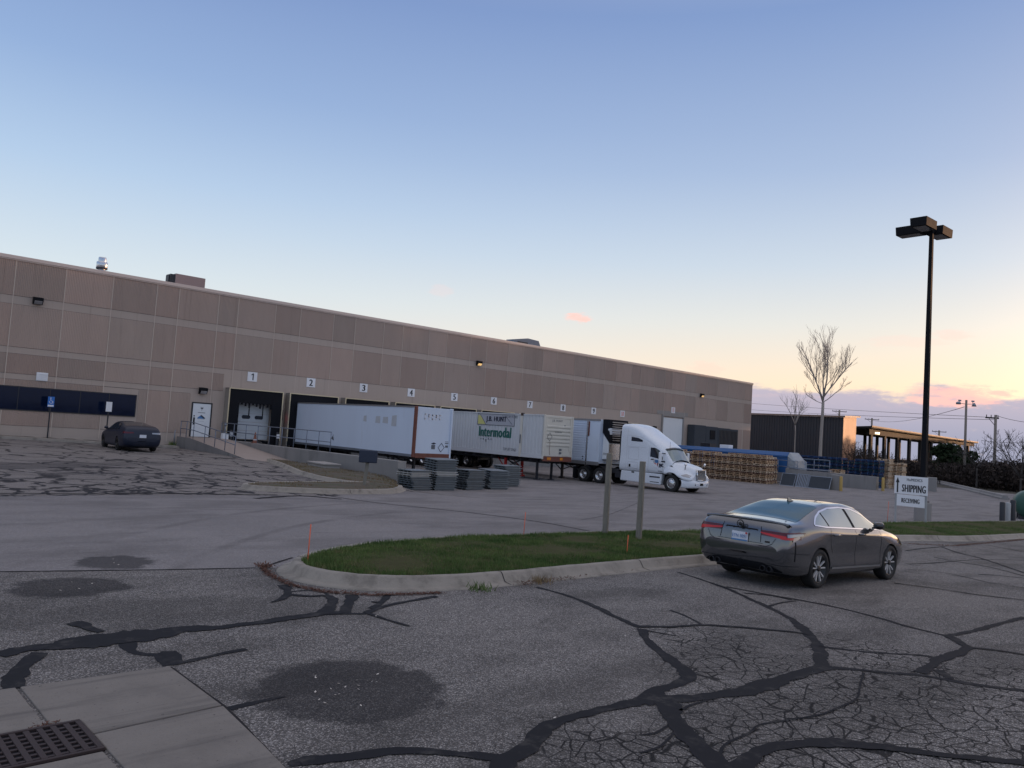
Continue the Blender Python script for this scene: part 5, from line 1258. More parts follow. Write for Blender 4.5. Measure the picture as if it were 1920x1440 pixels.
        b = MB(); side_strip(L, [(-2.33,.385), (-2.15,.36), (-2.0,.33)], .03, .006, mb=b)
        polar_patch(L, -1.6, 30, 62, lambda u: lerp(.385,.375,u), lambda u: lerp(.40,.39,u), 10, 1, .016, mb=b); build_split(b, 'bumper_trim', M[paintm], root)
        for y in (-.56, -.44, .44, .56):
            e = MB(); xx = L.rear(y, .34) - .01; e.lathe([(.042,-.03),(.047,-.035),(.05,-.02),(.05,.14)], 'x', 18, o=(xx,y,.315)); e.lathe([(0,.02),(.042,.02)], 'x', 18, 1, o=(xx,y,.315)); e.build('exhaust_tip', [M['dark_steel'], M['black']], root)
        b = MB()
        side_strip(L, [(-1.0,.335), (.93,.31)], .035, .012, mb=b); build_split(b, 'sill_trim', M['alu_dull'], root)
        b = MB(); 
        for pts in ([(-.09,.985), (-.085,.6), (-.10,.33)], [(.955,.95), (.97,.7), (.93,.32)], [(-1.03,1.03), (-1.08,.85), (-1.05,.72), (-.98,.60)], [(-2.36,.62), (-2.1,.60), (-1.8,.585)], [(-1.03,.33),(.95,.31)]):
            side_strip(L, pts, .008, .003, mb=b)
        polar_patch(L, -1.75, 27.2, 27.8, lambda u: .74, lambda u: 1.0, 1, 4, .003, mb=b)
        for i in range(1): polar_patch(L, -1.75, 0, 30, lambda u: .72, lambda u: .727, 12, 1, .004, mb=b)
        polar_patch(L, -1.75, 60, 61.6, lambda u: .48, lambda u: .80, 1, 6, .004, mb=b)
        def rear_strip(pts, wd):
            A, B = [], []; Q = []
            for p, q in zip(pts[:-1], pts[1:]):
                n = max(2, int(math.dist(p, q)/.04)); Q += [(lerp(p[0],q[0],k/n), lerp(p[1],q[1],k/n)) for k in range(n)]
            Q.append(pts[-1])
            for y, z in Q: A.append((L.rear(y, z+wd/2)-.004, y, z+wd/2)); B.append((L.rear(y, z-wd/2)-.004, y, z-wd/2))
            b.grid([A, B], None, True)
        rear_strip([(.66,.835),(.60,.735),(.50,.685),(-.50,.685),(-.60,.735),(-.66,.835)], .010)
        rear_strip([(.30,.938),(-.30,.938)], .022)
        build_split(b, 'panel_gap', M['black'], root)
        for x in (-.86, .13):
            for sg in (-1, 1):
                h = MB(); y = sg*(L.hw(x, .905)+.03)
                h.tube([(x-.11, y-sg*.03, .902), (x-.08, y, .907), (x+.07, y, .905), (x+.10, y-sg*.03, .90)], .016, 8); h.build('door_handle', M[paintm], root)
        b = MB(); side_strip(L, [(-1.15,.905), (-.5,.895), (.9,.865)], .012, .004, mb=b); build_split(b, 'crease_shade', M['rim_dark'], root)  # thin dark strip draws the shade of the shoulder crease
        a = MB(); a.hull8([(-.98,-.02,1.40),(-.80,-.03,1.415),(-.80,.03,1.415),(-.98,.02,1.40)], [(-.985,-.006,1.475),(-.94,-.006,1.47),(-.94,.006,1.47),(-.985,.006,1.475)]); a.build('antenna', M[paintm], root, bevel=.006)
    for sg in (-1, 1):
        m_ = MB(); y = sg*(L.hw(.72, 1.0)); m_.hull8([(.66, y+sg*.02, .99), (.80, y+sg*.02, .99), (.80, y+sg*.02, 1.03), (.66, y+sg*.02, 1.03)], [(.62, y+sg*.09, 1.0), (.76, y+sg*.09, 1.0), (.76, y+sg*.09, 1.05), (.62, y+sg*.09, 1.05)])
        rows = []
        for k in range(7):
            u = k/6; yy = y + sg*lerp(.06, .235, u); sz = [.6,.92,1,1,.97,.88,.5][k]
            rows.append([(.67 + .085*math.cos(a)*sz, yy, 1.065 + .072*math.sin(a)*sz) for a in [2*PI*j/14 for j in range(14)]])
        ids = m_.grid(rows, None, True, True, flip=(sg > 0)); m_.face(ids[0]); m_.face(ids[-1])
        m_.build('mirror', M['car_black'] if hero else M[paintm], root)
    for x in (-WB, WB):
        for sg in (-1, 1): car_wheel(root, x, sg*.80, .335, .225, sg, 10, .72, 'rim_face' if hero else 'rim_dark')
    return root
M['plate_white'] = mat('license plate', (.66,.70,.78), .4)
M['alu_dull'] = mat('dull silver trim', (.32,.32,.33), .35, .6)
M['car_black'] = mat('gloss black', (.008,.008,.01), .12, coat=.8)
M['glass_car'] = mat('side glass with sky reflection colour', (.36,.42,.41), .04, .6, var=.03)  # pale base put in to brighten the sky reflection
M['glass_rear'] = mat('rear glass with reflected sky colour', (.02,.085,.115), .05, spec=.5)  # teal base stands for blue sky reflected in the glass
cx, cy, crz = PTS['camry']
build_car('grey_sedan', 'grey metallic sedan parked at the kerb of the grass island', (cx, cy, zf(cx, cy)), crz, math.atan(.0227), SEDAN, 'car_grey', 'glass_car', True).scale = (.98, .98, .98)
bx, by, brz = PTS['blackcar']
build_car('dark_sedan', 'dark navy sedan with black roof parked nose in by the warehouse wall', (bx, by, zf(bx, by)), brz, 0, [fast(r) for r in SEDAN], 'car_navy', 'glass_dark', False)

# ------------------------------------------------------------------ truck wheels
def truck_wheel(parent, x, y, sg, R=.51, wd=.30, dual=False):
    w_ = bpy.data.objects.new('wheel', None); COL.objects.link(w_); w_.parent = parent; w_.location = (x, y, R); w_.empty_display_size = .1
    t = MB(); h = wd/2; q = R*.58
    def tyre(o): t.lathe([(q, o-h*.8), (R*.75, o-h), (R*.95, o-h*.95), (R, o-h*.72), (R, o+h*.72), (R*.95, o+h*.95), (R*.75, o+h), (q, o+h*.8), (q, o-h*.8)], 'y', 30)
    tyre(0)
    if dual: tyre(-sg*.34)
    t.build('tyre', M['tyre'], w_)
    r = MB(); f = sg*h*.85
    if dual: r.lathe([(q*1.0, f), (q*.95, f+sg*.005), (q*.88, f-sg*.02), (q*.80, f-sg*.13), (q*.45, f-sg*.13), (q*.42, f-sg*.02), (q*.3, f+sg*.0), (0, f)], 'y', 30, 0)
    else: r.lathe([(q*1.0, f), (q*.96, f+sg*.008), (q*.86, f-sg*.03), (q*.7, f+sg*.015), (q*.5, f+sg*.03), (q*.42, f+sg*.05), (q*.25, f+sg*.06), (0, f+sg*.06)], 'y', 30, 0)
    for k in range(10):
        a = 2*PI*k/10
        c = Vector((q*.76*math.cos(a), f-sg*.01 if not dual else f-sg*.125, q*.76*math.sin(a)))
        r.cyl(c, c+Vector((0, sg*.012, 0)), .036, n=10, mi=1)
        c2 = Vector((q*.52*math.cos(a+.3), f+sg*.02 if not dual else f-sg*.13, q*.52*math.sin(a+.3))); r.cyl(c2, c2+Vector((0, sg*.03, 0)), .014, n=6, mi=0)
    r.build('rim', [M['alu'] , M['black']], w_)
    return w_
def scribble(mb, Mx, wd, h, mi, n):
    """a line of small marks too worn or far off to read"""
    q = random.Random(n*7 + int(wd*100))
    for k in range(n):
        x0 = -wd/2 + wd*k/n; x1 = x0 + wd/n*q.uniform(.45, .8); z0 = -h/2*q.uniform(.75, 1); z1 = h/2*q.uniform(.75, 1)
        for (a, c, e, f) in ((x0, x0+(x1-x0)*.35, z0, z1), (x0, x1, z1-h*.22, z1), (x0, x1, q.choice((z0, -h*.1)), None)):
            f = e + h*.2 if f is None else f
            mb.poly([Mx @ Vector((a, e, .001)), Mx @ Vector((c, e, .001)), Mx @ Vector((c, f, .001)), Mx @ Vector((a, f, .001))], mi)
# ------------------------------------------------------------------ trailers: local x runs forward (towards -Y of the yard)
def trailer_frame(root, L, z, axles=(1.3, 2.6), gear=None, gearm='dark_steel', rails='dark_steel'):
    b = MB()
    for y in (-.5, .5): b.box(.3, L-.6, y-.06, y+.06, z-.30, z-.085)
    for k in range(int(L/.9)): b.box(.4+k*.9, .47+k*.9, -1.22, 1.22, z-.18, z-.09)
    b.build('chassis', M[rails], root)
    for x in axles:
        for sg in (-1, 1): truck_wheel(root, x, sg*1.05, sg, .5, .28, True)
    if axles:
        b = MB()
        for x in axles: b.cyl((x, -.9, .5), (x, .9, .5), .07, n=10)
        b.box(axles[0]-.6, axles[-1]+.6, -.55, .55, .62, .78); b.build('axle', M['dark_steel'], root)
        for sg in (-1, 1):
            f = MB(); f.box(axles[0]-.78, axles[0]-.76, sg*1.05-.3, sg*1.05+.3, .25, z-.2); f.build('mud_flap', M['black'], root)
    if gear:
        for sg in (-1, 1):
            g = MB(); g.box(gear-.07, gear+.07, sg*.75-.07, sg*.75+.07, .12, z-.10); g.box(gear-.16, gear+.16, sg*.75-.14, sg*.75+.14, .0, .11)
            g.tube([(gear-.07, sg*.75, .55), (gear-.9, sg*.6, z-.2)], .035, 6); g.build('landing_leg', M[gearm], root)
        g = MB(); g.tube([(gear, -.70, .6), (gear, .70, z-.25)], .03, 6); g.tube([(gear, .70, .6), (gear, -.70, z-.25)], .03, 6); g.build('leg_brace', M['dark_steel'], root)

def at_dock(x, y): return (x, y, 0)
HD = -PI/2                                            # heading: forward is -Y
# plain white van trailer on dock 2
t1 = thing('semi_trailer', 'plain white box trailer with rusty corner posts backed up to dock 2', 'trailer', (4.27, -.62, 0), HD)
L1 = 13.6; Z0, Z1 = 1.25, 3.93
b = MB(); b.box(.03, L1-.06, -1.27, 1.27, Z0, Z1); b.build('box_body', M['white_dirty'], t1, bevel=.02)
b = MB(); b.box(0, L1, -1.30, -1.275, Z0-.10, Z0+.04); b.box(0, L1, 1.275, 1.30, Z0-.10, Z0+.04); build_split(b, 'bottom_rail', M['galv'], t1)
b = MB(); b.box(0, L1-.02, -1.295, -1.2, Z1-.06, Z1+.02); b.box(0, L1-.02, 1.2, 1.295, Z1-.06, Z1+.02); build_split(b, 'top_rail', M['alu_dull'], t1)
b = MB()
b.box(L1-.2, L1+.02, -1.31, -1.19, Z0-.12, Z1+.03); b.build('corner_post', M['rust'], t1, bevel=.03)
b = MB(); b.box(L1-.2, L1+.02, 1.19, 1.31, Z0-.12, Z1+.03); b.build('corner_post', M['white_dirty'], t1, bevel=.03)
b = MB(); b.box(L1-.05, L1+.015, -1.185, 1.185, Z0-.14, Z0+.12); b.build('front_sill', M['rust'], t1)
b = MB(); b.box(0, .06, -1.30, 1.30, Z0-.1, Z1+.02); b.build('rear_frame', M['dark_steel'], t1)
b = MB(); sp_ = -1.2745
for (x, z, w_, h) in ((8.3,2.95,.34,.34),(9.6,2.9,.5,.4),(10.35,2.92,.55,.36),(11.25,2.78,.5,.62)): b.prism([(x,z),(x+w_,z-.02),(x+w_*.95,z+h),(x+.03,z+h*.93)], 'y', sp_-.002, sp_+.003)
b.prism([(4.75,1.72),(5.05,2.02),(4.98,1.9),(5.1,1.62)], 'y', sp_-.003, sp_+.003, 1)
build_split(b, 'faded_mark', [M['faded'], M['ink_grey']], t1)
b = MB(); xf = L1-.058
def front(y0, y1, z0, z1, mi): b.box(xf-.002, xf+.006, y0, y1, z0, z1, mi)
front(-.06, .20, 1.62, 1.86, 0); b.hull8([(xf+.004,.10,2.0),(xf+.004,-.10,1.93),(xf+.004,.07,1.88),(xf+.004,.27,1.94)], [(xf+.008,.10,2.0),(xf+.008,-.10,1.93),(xf+.008,.07,1.88),(xf+.008,.27,1.94)], 1)
for a in range(4):
    p = [(.42,1.72),(.65,1.98),(.86,1.74),(.62,1.48)]; q = p[(a+1) % 4]; b.tube([(xf+.006, p[a][0], p[a][1]), (xf+.006, q[0], q[1])], .016, 5, 0)
front(.93, 1.12, 1.74, 1.86, 2); front(.9, 1.14, 1.95, 2.0, 2); front(.9, 1.14, 2.05, 2.08, 2)
scribble(b, Matrix.Translation((xf+.006, -.02, 3.42)) @ Matrix.Rotation(PI/2, 4, 'Z') @ Matrix.Rotation(PI/2, 4, 'X'), 1.3, .34, 3, 5)
b.build('front_markings', [M['ink_grey'], M['ink_navy'], M['ink_grey'], M['ghost']], t1) if 'ghost' in M else b.build('front_markings', [M['ink_grey'], M['ink_navy'], M['ink_grey'], M['white']], t1)
trailer_frame(t1, L1, Z0, (1.6, 2.9), 10.9)

# intermodal container on a chassis, dock 4
LC = 15.05
t2 = thing('container_trailer', 'cream corrugated intermodal container with green lettering on a chassis at dock 4', 'container', (12.95, -.55, 0), HD + .0)
Z0, Z1 = 1.36, 4.06
def corrug(x0, x1, y, sg, z0, z1, mb, pitch=.28, dep=.035, mi=0):
    n = max(1, int((x1-x0)/pitch)); p = (x1-x0)/n
    for k in range(n):
        a = x0 + k*p; cs = [(a, 0), (a+.38*p, 0), (a+.5*p, -dep), (a+.88*p, -dep), (a+p, 0)]
        for (xa, da), (xb, db) in zip(cs[:-1], cs[1:]):
            q = [(xa, y+sg*da, z0), (xb, y+sg*db, z0), (xb, y+sg*db, z1), (xa, y+sg*da, z1)]
            mb.poly(q if sg < 0 else q[::-1], mi)
b = MB(); b.box(.1, LC-.1, -1.24, 1.24, Z0+.05, Z1-.03)
XB = LC-2.03
for sg in (-1, 1):
    corrug(.15, XB-.12, sg*1.283, sg, Z0+.24, Z1-.09, b); corrug(XB+.12, LC-.12, sg*1.283, sg, Z0+.24, Z1-.09, b)
b.build('container_body', M['cont_grey'], t2)
b = MB()
for sg in (-1, 1):
    y = sorted((sg*1.30, sg*1.22)); b.box(.05, LC-.05, y[0], y[1], Z0, Z0+.235); b.box(.05, LC-.05, y[0], y[1], Z1-.085, Z1)
build_split(b, 'side_rail', M['cont_grey'], t2, bevel=.008)
b = MB()
for sg in (-1, 1):
    y = sorted((sg*1.312, sg*1.2))
    for x in (LC-.08, .0): b.box(x, x+.12, y[0], y[1], Z0-.02, Z1+.01)
    b.box(XB-.10, XB+.10, y[0], y[1], Z0-.01, Z1+.04)
build_split(b, 'corner_post', M['cream'], t2, bevel=.01)
b = MB()
for sg in (-1, 1):
    y = sorted((sg*1.325, sg*1.18)); b.box(XB-.07, XB+.14, y[0], y[1], Z1-.12, Z1+.06)
build_split(b, 'corner_casting', M['rust_dark'], t2)
b = MB(); x = LC
b.box(x-.09, x+.0, -1.19, 1.19, Z0+.16, Z1-.01)
for k in range(6):
    z = Z0+.78+k*.23; b.hull8([(x+.001,-1.1,z),(x+.001,1.1,z),(x+.001,1.1,z+.16),(x+.001,-1.1,z+.16)], [(x+.045,-1.06,z+.03),(x+.045,1.06,z+.03),(x+.045,1.06,z+.13),(x+.045,-1.06,z+.13)])
b.box(x+.001, x+.03, -1.19, 1.19, Z1-.16, Z1-.02); b.box(x+.001, x+.03, 1.02, 1.19, Z0+.5, Z1-.17); b.box(x+.001, x+.03, -1.19, -1.05, Z0+.2, Z1-.17)
b.box(x+.001, x+.02, .48, 1.0, Z0+.2, Z0+.7)
b.build('front_wall', M['cream'], t2, bevel=.012)
b = MB(); b.box(x-.05, x+.06, -1.26, 1.26, Z0-.14, Z0+.155); b.build('front_sill', M['rust'], t2)
b = MB()
for y0, y1 in ((-.95,-.62),(.2,.45)): b.box(x+.062, x+.07, y0, y1, Z0-.06, Z0+.10)
build_split(b, 'reflector', M['amber'], t2)
b = MB(); FR = Matrix.Translation((x+.035, 0, 0)) @ Matrix.Rotation(PI/2, 4, 'Z') @ Matrix.Rotation(PI/2, 4, 'X')
b.text('J.B. HUNT', .22, FR @ Matrix.Translation((-.15, 3.72, -.03)), 0, .002, fit=(.95, .17)); scribble(b, FR @ Matrix.Translation((.02, 3.40, -.03)), .6, .11, 0, 8)
scribble(b, FR @ Matrix.Translation((-.05, 3.03, 0.02)), .6, .10, 0, 7); b.box(x+.001, x+.006, .48, .6, 3.37, 3.5, 0)
for z in (1.68, 1.88): b.box(x+.022, x+.026, .12, .34, z, z+.13, 0)
for a in range(4):
    p = [(-1.02,2.72),(-.82,2.98),(-.6,2.72),(-.82,2.46)]; q = p[(a+1) % 4]; b.tube([(x+.05, p[a][0], p[a][1]), (x+.05, q[0], q[1])], .012, 5, 0)
b.tube([(x+.05,-.75,2.4), (x+.05,-.78,1.9), (x+.05,-.72,1.6)], .012, 5, 1)
b.build('front_markings', [M['ink_grey'], M['rust']], t2)
# side lettering: on the -y (left in the picture) flank; text runs along +x
b = MB(); SX = 10.57
SD = Matrix.Translation((0, -1.2875, 0)) @ Matrix.Rotation(PI/2, 4, 'X')
xa, xb, za, zb = SX-1.8, SX+1.8, 3.25, 3.96
b.box(xa, xb, -1.288, -1.284, za, zb, 0)
for (p, q) in (((xa,za),(xb,za)), ((xb,za),(xb,zb)), ((xb,zb),(xa,zb)), ((xa,zb),(xa,za)), ((xa+.25,zb-.05),(xa+.85,za+.02)), ((xb-.9,zb-.08),(xb-.2,za+.08))): b.tube([(p[0],-1.29,p[1]), (q[0],-1.29,q[1])], .018, 5, 1)
b.prism([(xa+.04,za+.03),(xa+.82,za+.03),(xa+.24,zb-.1),(xa+.04,zb-.1)], 'y', -1.290, -1.2885, 2)
b.text('J.B. HUNT', .54, SD @ Matrix.Translation((SX+.05, 3.60, .006)), 3, .002, bold=.025, fit=(1.95, .42))
b.build('name_panel', [M['panel_grey'] if 'panel_grey' in M else M['cont_grey'], M['ink_grey'], M['plate_yellow'], M['ink_navy']], t2)
b = MB(); b.text('Intermodal', .80, SD @ Matrix.Translation((SX-.02, 2.80, .003)), 0, .002, bold=.035, fit=(3.1, .66))
b.build('lettering', M['ink_green'], t2)
b = MB()
for k, (dx, dz, r) in enumerate(((-1.35,2.30,.05),(-1.1,2.30,.06),(-.85,2.26,.06),(-.84,2.17,.05),(-.6,2.33,.055),(-.35,2.33,.045))): b.lathe([(0,-.004),(r,-.004),(r,.002)], 'y', 8, o=(SX+dx, -1.289, dz))
build_split(b, 'rust_hole', M['ink_grey'], t2); b = MB(); b.text('TOP LIFT ONLY', .24, SD @ Matrix.Translation((XB-.95, Z0+.40, .003)), 0, .002, fit=(1.25, .17)); b.build('lift_lettering', M['ink_grey'], t2); b = MB(); scribble(b, SD @ Matrix.Translation((XB-1.1, Z1-.24, .003)), 1.5, .15, 0, 11); b.build('number_lettering', M['ink_grey'], t2); b = MB()
b.tube([(XB-7.2,-1.292,3.75), (XB-7.2,-1.292,3.4)], .02, 5); b.tube([(XB-7.25+.16*math.cos(2*PI*k/12),-1.292,3.1+.3*math.sin(2*PI*k/12)) for k in range(13)], .012, 5, 1)
b.box(XB-.06, XB+.03, -1.33, -1.313, 2.2, 2.75, 0)
build_split(b, 'scuff_mark', [M['ink_grey'], M['faded']], t2)
trailer_frame(t2, LC+.4, Z0, (1.5, 2.8), 11.2, 'red')
b = MB()
for sg in (-1, 1):
    b.box(LC-1.1, LC-.98, sg*.65-.06, sg*.65+.06, .05, Z0-.1); b.box(LC-1.2, LC-.88, sg*.65-.14, sg*.65+.14, 0, .05)
build_split(b, 'jack_stand', M['dark_steel'], t2)
b = MB()
for k in range(3): b.tube([(11.2+k*.0, -.72, .62), (12.6, -.72, Z0-.25)], .03, 6)
b.tube([(12.7, -.72, .5), (11.25, -.72, Z0-.25)], .03, 6); b.build('brace', M['dark_steel'], t2)

# refrigerated trailer
t3 = thing('reefer_trailer', 'white ribbed refrigerated trailer with black grille cooling unit hitched to the truck', 'trailer', (17.02, -.6, 0), HD)
L3 = 16.0; Z0, Z1 = 1.22, 4.03
b = MB(); b.box(.03, L3-.03, -1.265, 1.265, Z0, Z1)
for k in range(17):
    z = Z0+.18+k*.155
    for sg in (-1, 1):
        y = sorted((sg*1.266, sg*1.285)); b.box(.2, L3-1.15, y[0], y[1], z, z+.09)
b.build('box_body', M['white_dirty'], t3, bevel=.01)
b = MB()
for sg in (-1, 1):
    y = sorted((sg*1.30, sg*1.267)); b.box(0, L3, y[0], y[1], Z0-.12, Z0+.10); b.box(0, L3, y[0], y[1], Z1-.10, Z1+.015)
build_split(b, 'side_rail', M['alu_dull'], t3)
b = MB()
for sg in (-1, 1):
    y = sorted((sg*1.31, sg*1.267)); b.box(L3-1.12, L3-1.0, y[0], y[1], Z0-.3, Z1-.1, 0); b.box(L3-.98, L3-.9, y[0], y[1], 2.95, Z1-.15, 1)
b.build('front_strip', [M['alu'], M['rust']], t3)
b = MB()
for y0 in (-1.24,): 
    b.box(L3-1.42, L3-1.3, -1.29, -1.267, 1.55, 1.62); b.box(L3-1.42, L3-1.3, -1.29, -1.267, 1.42, 1.47)
build_split(b, 'side_marker', M['ink_navy'], t3)
un = MB(); un.box(L3-.025, L3+.52, -.98, .98, Z0+.28, Z1-.5); 
uo = un.build('cooling_unit', M['white'], t3, bevel=.07, seg=3)
g = MB(); g.hull8([(L3-.02,-1.02,3.2),(L3+.56,-1.0,2.55),(L3+.56,1.0,2.55),(L3-.02,1.02,3.2)], [(L3-.02,-1.02,Z1+.04),(L3+.45,-.95,Z1+.04),(L3+.45,.95,Z1+.04),(L3-.02,1.02,Z1+.04)]); g.build('grille_housing', M['black'], uo, bevel=.03)
g = MB()
for k in range(9):
    z = 2.72+k*.145; g.box(L3+.50-.07*(k/9), L3+.60-.07*(k/9), -.72, .72, z, z+.05)
g.build('grille_slats', M['alu_dull'], uo)
g = MB(); g.box(L3+.525, L3+.54, -.95, .95, Z0+.3, 2.52); g.build('lower_cover', M['alu'], uo)
g = MB(); scribble(g, Matrix.Translation((L3+.25, -.985, 1.85)) @ Matrix.Rotation(PI/2, 4, 'X'), .26, .18, 0, 3); g.build('unit_marking', M['ink_grey'], uo)
trailer_frame(t3, L3, Z0, (1.5, 2.8), 12.4)

# ------------------------------------------------------------------ truck tractor, local x forward from the front axle
CAB = [ # x | (0,zb) (w,zb) (w,zm) (ws,zs) (wt,zt) (wi,zi) (0,ztop)
 (-3.86, 0,1.02, 1.12,1.02, 1.13,2.0, 1.12,3.2, 1.05,3.70, .75,3.84, 0,3.86),
 (-3.4, 0,1.02, 1.14,1.02, 1.15,2.0, 1.14,3.20, 1.06,3.72, .75,3.87, 0,3.90),
 (-2.7, 0,1.02, 1.14,1.02, 1.15,2.0, 1.14,3.06, 1.05,3.56, .72,3.71, 0,3.75),
 (-2.1, 0,1.02, 1.14,1.02, 1.15,2.0, 1.13,2.80, 1.04,3.22, .70,3.37, 0,3.42),
 (-1.6, 0,1.02, 1.14,1.02, 1.15,2.0, 1.12,2.62, 1.02,2.95, .70,3.10, 0,3.15),
 (-1.2, 0,1.02, 1.13,1.02, 1.14,1.95, 1.10,2.48, .99,2.72, .70,2.88, 0,2.93),
 (-.85, 0,1.02, 1.11,1.02, 1.12,1.85, 1.06,2.32, .95,2.50, .70,2.66, 0,2.72),
 (-.62, 0,1.02, 1.08,1.02, 1.09,1.75, 1.02,2.18, .92,2.34, .68,2.49, 0,2.56),
 (-.35, 0,1.02, 1.04,1.02, 1.05,1.66, .97,1.92, .87,2.02, .64,2.16, 0,2.25),
 (-.10, 0,1.02, .98,1.02, .98,1.52, .90,1.68, .80,1.72, .6,1.80, 0,1.88)]
HOOD = [ # x | (0,zb) (w,zb) (wf,zf) (wh,zh) (wt,zt) (0,z)
 (-.52, 0,1.0, 1.13,1.0, 1.13,1.32, 1.0,1.60, .80,1.76, 0,1.84),
 (-.2, 0,1.0, 1.15,1.0, 1.15,1.30, .98,1.56, .74,1.72, 0,1.80),
 (.2, 0,.98, 1.16,.98, 1.15,1.24, .92,1.48, .66,1.66, 0,1.74),
 (.6, 0,.86, 1.16,.86, 1.13,1.14, .86,1.36, .60,1.58, 0,1.66),
 (.9, 0,.76, 1.13,.76, 1.08,1.05, .78,1.24, .55,1.49, 0,1.57),
 (1.1, 0,.74, 1.02,.74, .98,.98, .68,1.12, .50,1.38, 0,1.47),
 (1.22, 0,.76, .84,.76, .80,.90, .58,1.02, .44,1.25, 0,1.33)]
tk = thing('truck_tractor', 'white sleeper cab semi truck with long rounded roof pulling the refrigerated trailer', 'truck', (PTS['truck'][0], PTS['truck'][1], -.02), HD)
LCAB = Loft(CAB, 4, .38); LHD = Loft(HOOD, 5, .4, [(0, .52, .62)])
xs = sorted({round(-3.86+.11*k, 3) for k in range(35)} | {-.10}); cabm = LCAB.skin([x for x in xs if x <= -.10])
cabm.face([cabm.vert((-3.86, -y, z)) for y, z in LCAB.raw(-3.86)] + [cabm.vert((-3.86, y, z)) for y, z in reversed(LCAB.raw(-3.86)[1:-1])], None, False)
M['truck_white'] = paint('white truck paint', (.70,.74,.80), 0, .4, .7)
cabm.build('cab', M['truck_white'], tk)
hs = sorted({round(-.52+.06*k, 3) for k in range(30)} | {round(.62*math.cos(PI*k/16), 3) for k in range(17)} | {1.22})
hm = LHD.skin([x for x in hs if -.52 <= x <= 1.22])
hm.face([hm.vert((1.22, -y, z)) for y, z in LHD.raw(1.22)] + [hm.vert((1.22, y, z)) for y, z in reversed(LHD.raw(1.22)[1:-1])], None, False)
hm.build('hood', M['truck_white'], tk)
# windshield: on the sloped front of the cab, wraps to the sides
g = MB(); rows = []
for i in range(9):
    t = i/8; x = lerp(-.13, -.66, t); wdt = lerp(.86, .90, t)
    rows.append([(x + .012 - .16*abs(u)**3*1.0, u*wdt*1.03, lerp(1.83, 2.56, t) - .05*u*u + .0) for u in [k/8-1 for k in range(17)]])
g.grid(rows, None, True); g2 = MB()
rows2 = [[(max(-3, p[0]) , p[1], p[2]) for p in r] for r in rows]
def on_cab(y, z):
    # foremost cab x where the section still covers (y, z)
    x = -.10
    while x > -1.6:
        if LCAB.top(x, y) >= z and LCAB.hw(x, min(z, 2.0)) >= abs(y): return x
        x -= .01
    return x
rows = []
for i in range(11):
    t = i/10; z = lerp(1.86, 2.56, t); wdt = lerp(.85, .88, t)
    rows.append([(on_cab(u*wdt, z - .10*u*u) + .012, u*wdt*1.005, z - .10*u*u + .008) for u in [k/10-1 for k in range(21)]])
g = MB(); g.grid(rows, None, True, flip=True); g.build('windshield', M['glass_truck'] if 'glass_truck' in M else M['glass_car'], tk)
v = MB(); side = [(rows[-1][k][0]+.03, rows[-1][k][1], rows[-1][k][2]+.02) for k in range(21)]; top_ = [(p[0]+.10, p[1], p[2]-.07) for p in side]; v.grid([side, top_], None, True); v.build('sun_visor', M['glass_dark'], tk)
wz = lambda a: (lambda x: a)
for sg in (-1, 1):
    side_patch(LCAB, -1.58, -.70, pl((-1.58,1.96),(-.9,1.86),(-.70,1.80)), pl((-1.58,2.50),(-1.25,2.50),(-.95,2.36),(-.70,1.95)), 12, 4, .006, (sg,)).build('side_window', M['glass_dark'], tk)
    side_patch(LCAB, -3.05, -2.2, pl((-3.05,2.82),(-2.2,2.80)), pl((-3.05,3.08),(-2.5,3.02),(-2.2,2.90)), 8, 3, .006, (sg,)).build('sleeper_window', M['glass_dark'], tk)
b = MB()
def rect_line(x0, x1, z0, z1): 
    side_strip(LCAB, [(x0,z0),(x0,z1)], .02, .004, mb=b); side_strip(LCAB, [(x1,z0),(x1,z1)], .02, .004, mb=b); side_strip(LCAB, [(x0,z0),(x1,z0)], .02, .004, mb=b); side_strip(LCAB, [(x0,z1),(x1,z1)], .02, .004, mb=b)
rect_line(-3.2, -2.45, 1.72, 2.42); rect_line(-3.2, -2.45, 1.18, 1.55)
side_strip(LCAB, [(-1.66,1.06),(-1.66,2.56)], .018, .004, mb=b); side_strip(LCAB, [(-.62,1.06),(-.68,1.8)], .018, .004, mb=b)
side_strip(LCAB, [(-3.3,2.48),(-1.9,2.46)], .014, .004, mb=b); side_strip(LCAB, [(-3.35,1.1),(-3.35,3.6)], .014, .004, mb=b); side_strip(LCAB, [(-3.3,3.16),(-2.4,3.10),(-1.7,2.84),(-1.2,2.56)], .016, .004, mb=b)
b.build('panel_gap', M['faded'], tk)
b = MB(); side_patch(LCAB, -3.12, -2.98, wz(1.24), wz(1.42), 2, 2, .006, (-1,), mb=b); side_strip(LCAB, [(-1.5,1.80),(-1.3,1.82)], .06, .01, mb=b); b.build('door_handle', M['black'], tk)
# door lettering (right-hand door of the truck, towards the camera): local y = -1.13
b = MB(); yl = -1.172
def DM(x, z): return Matrix.Translation((x, yl-.004, z)) @ Matrix.Rotation(PI/2, 4, 'X')
b.text('TRIPLE', .19, DM(-1.30, 1.50), 0, .002, bold=.014, fit=(.72, .21)); b.text('E INC.', .19, DM(-.78, 1.50), 1, .002, bold=.014, fit=(.46, .20))
b.box(-1.24, -.96, yl-.004, yl+.002, 1.62, 1.80, 2); b.prism([(-1.34,1.62),(-1.2,1.62),(-1.2,1.86),(-1.28,1.84)], 'y', yl-.005, yl+.001, 3)
b.lathe([(.05,-.004),(.13,-.006),(.13,.0)], 'y', 16, 1, (-1.42, yl, 1.36)); scribble(b, DM(-.98, 1.37), .5, .06, 1, 10); scribble(b, DM(-.78, 1.14), .3, .07, 1, 5)
for q in (1.46, 1.37, 1.28): scribble(b, DM(-2.15, q), .38, .05, 4, 8)
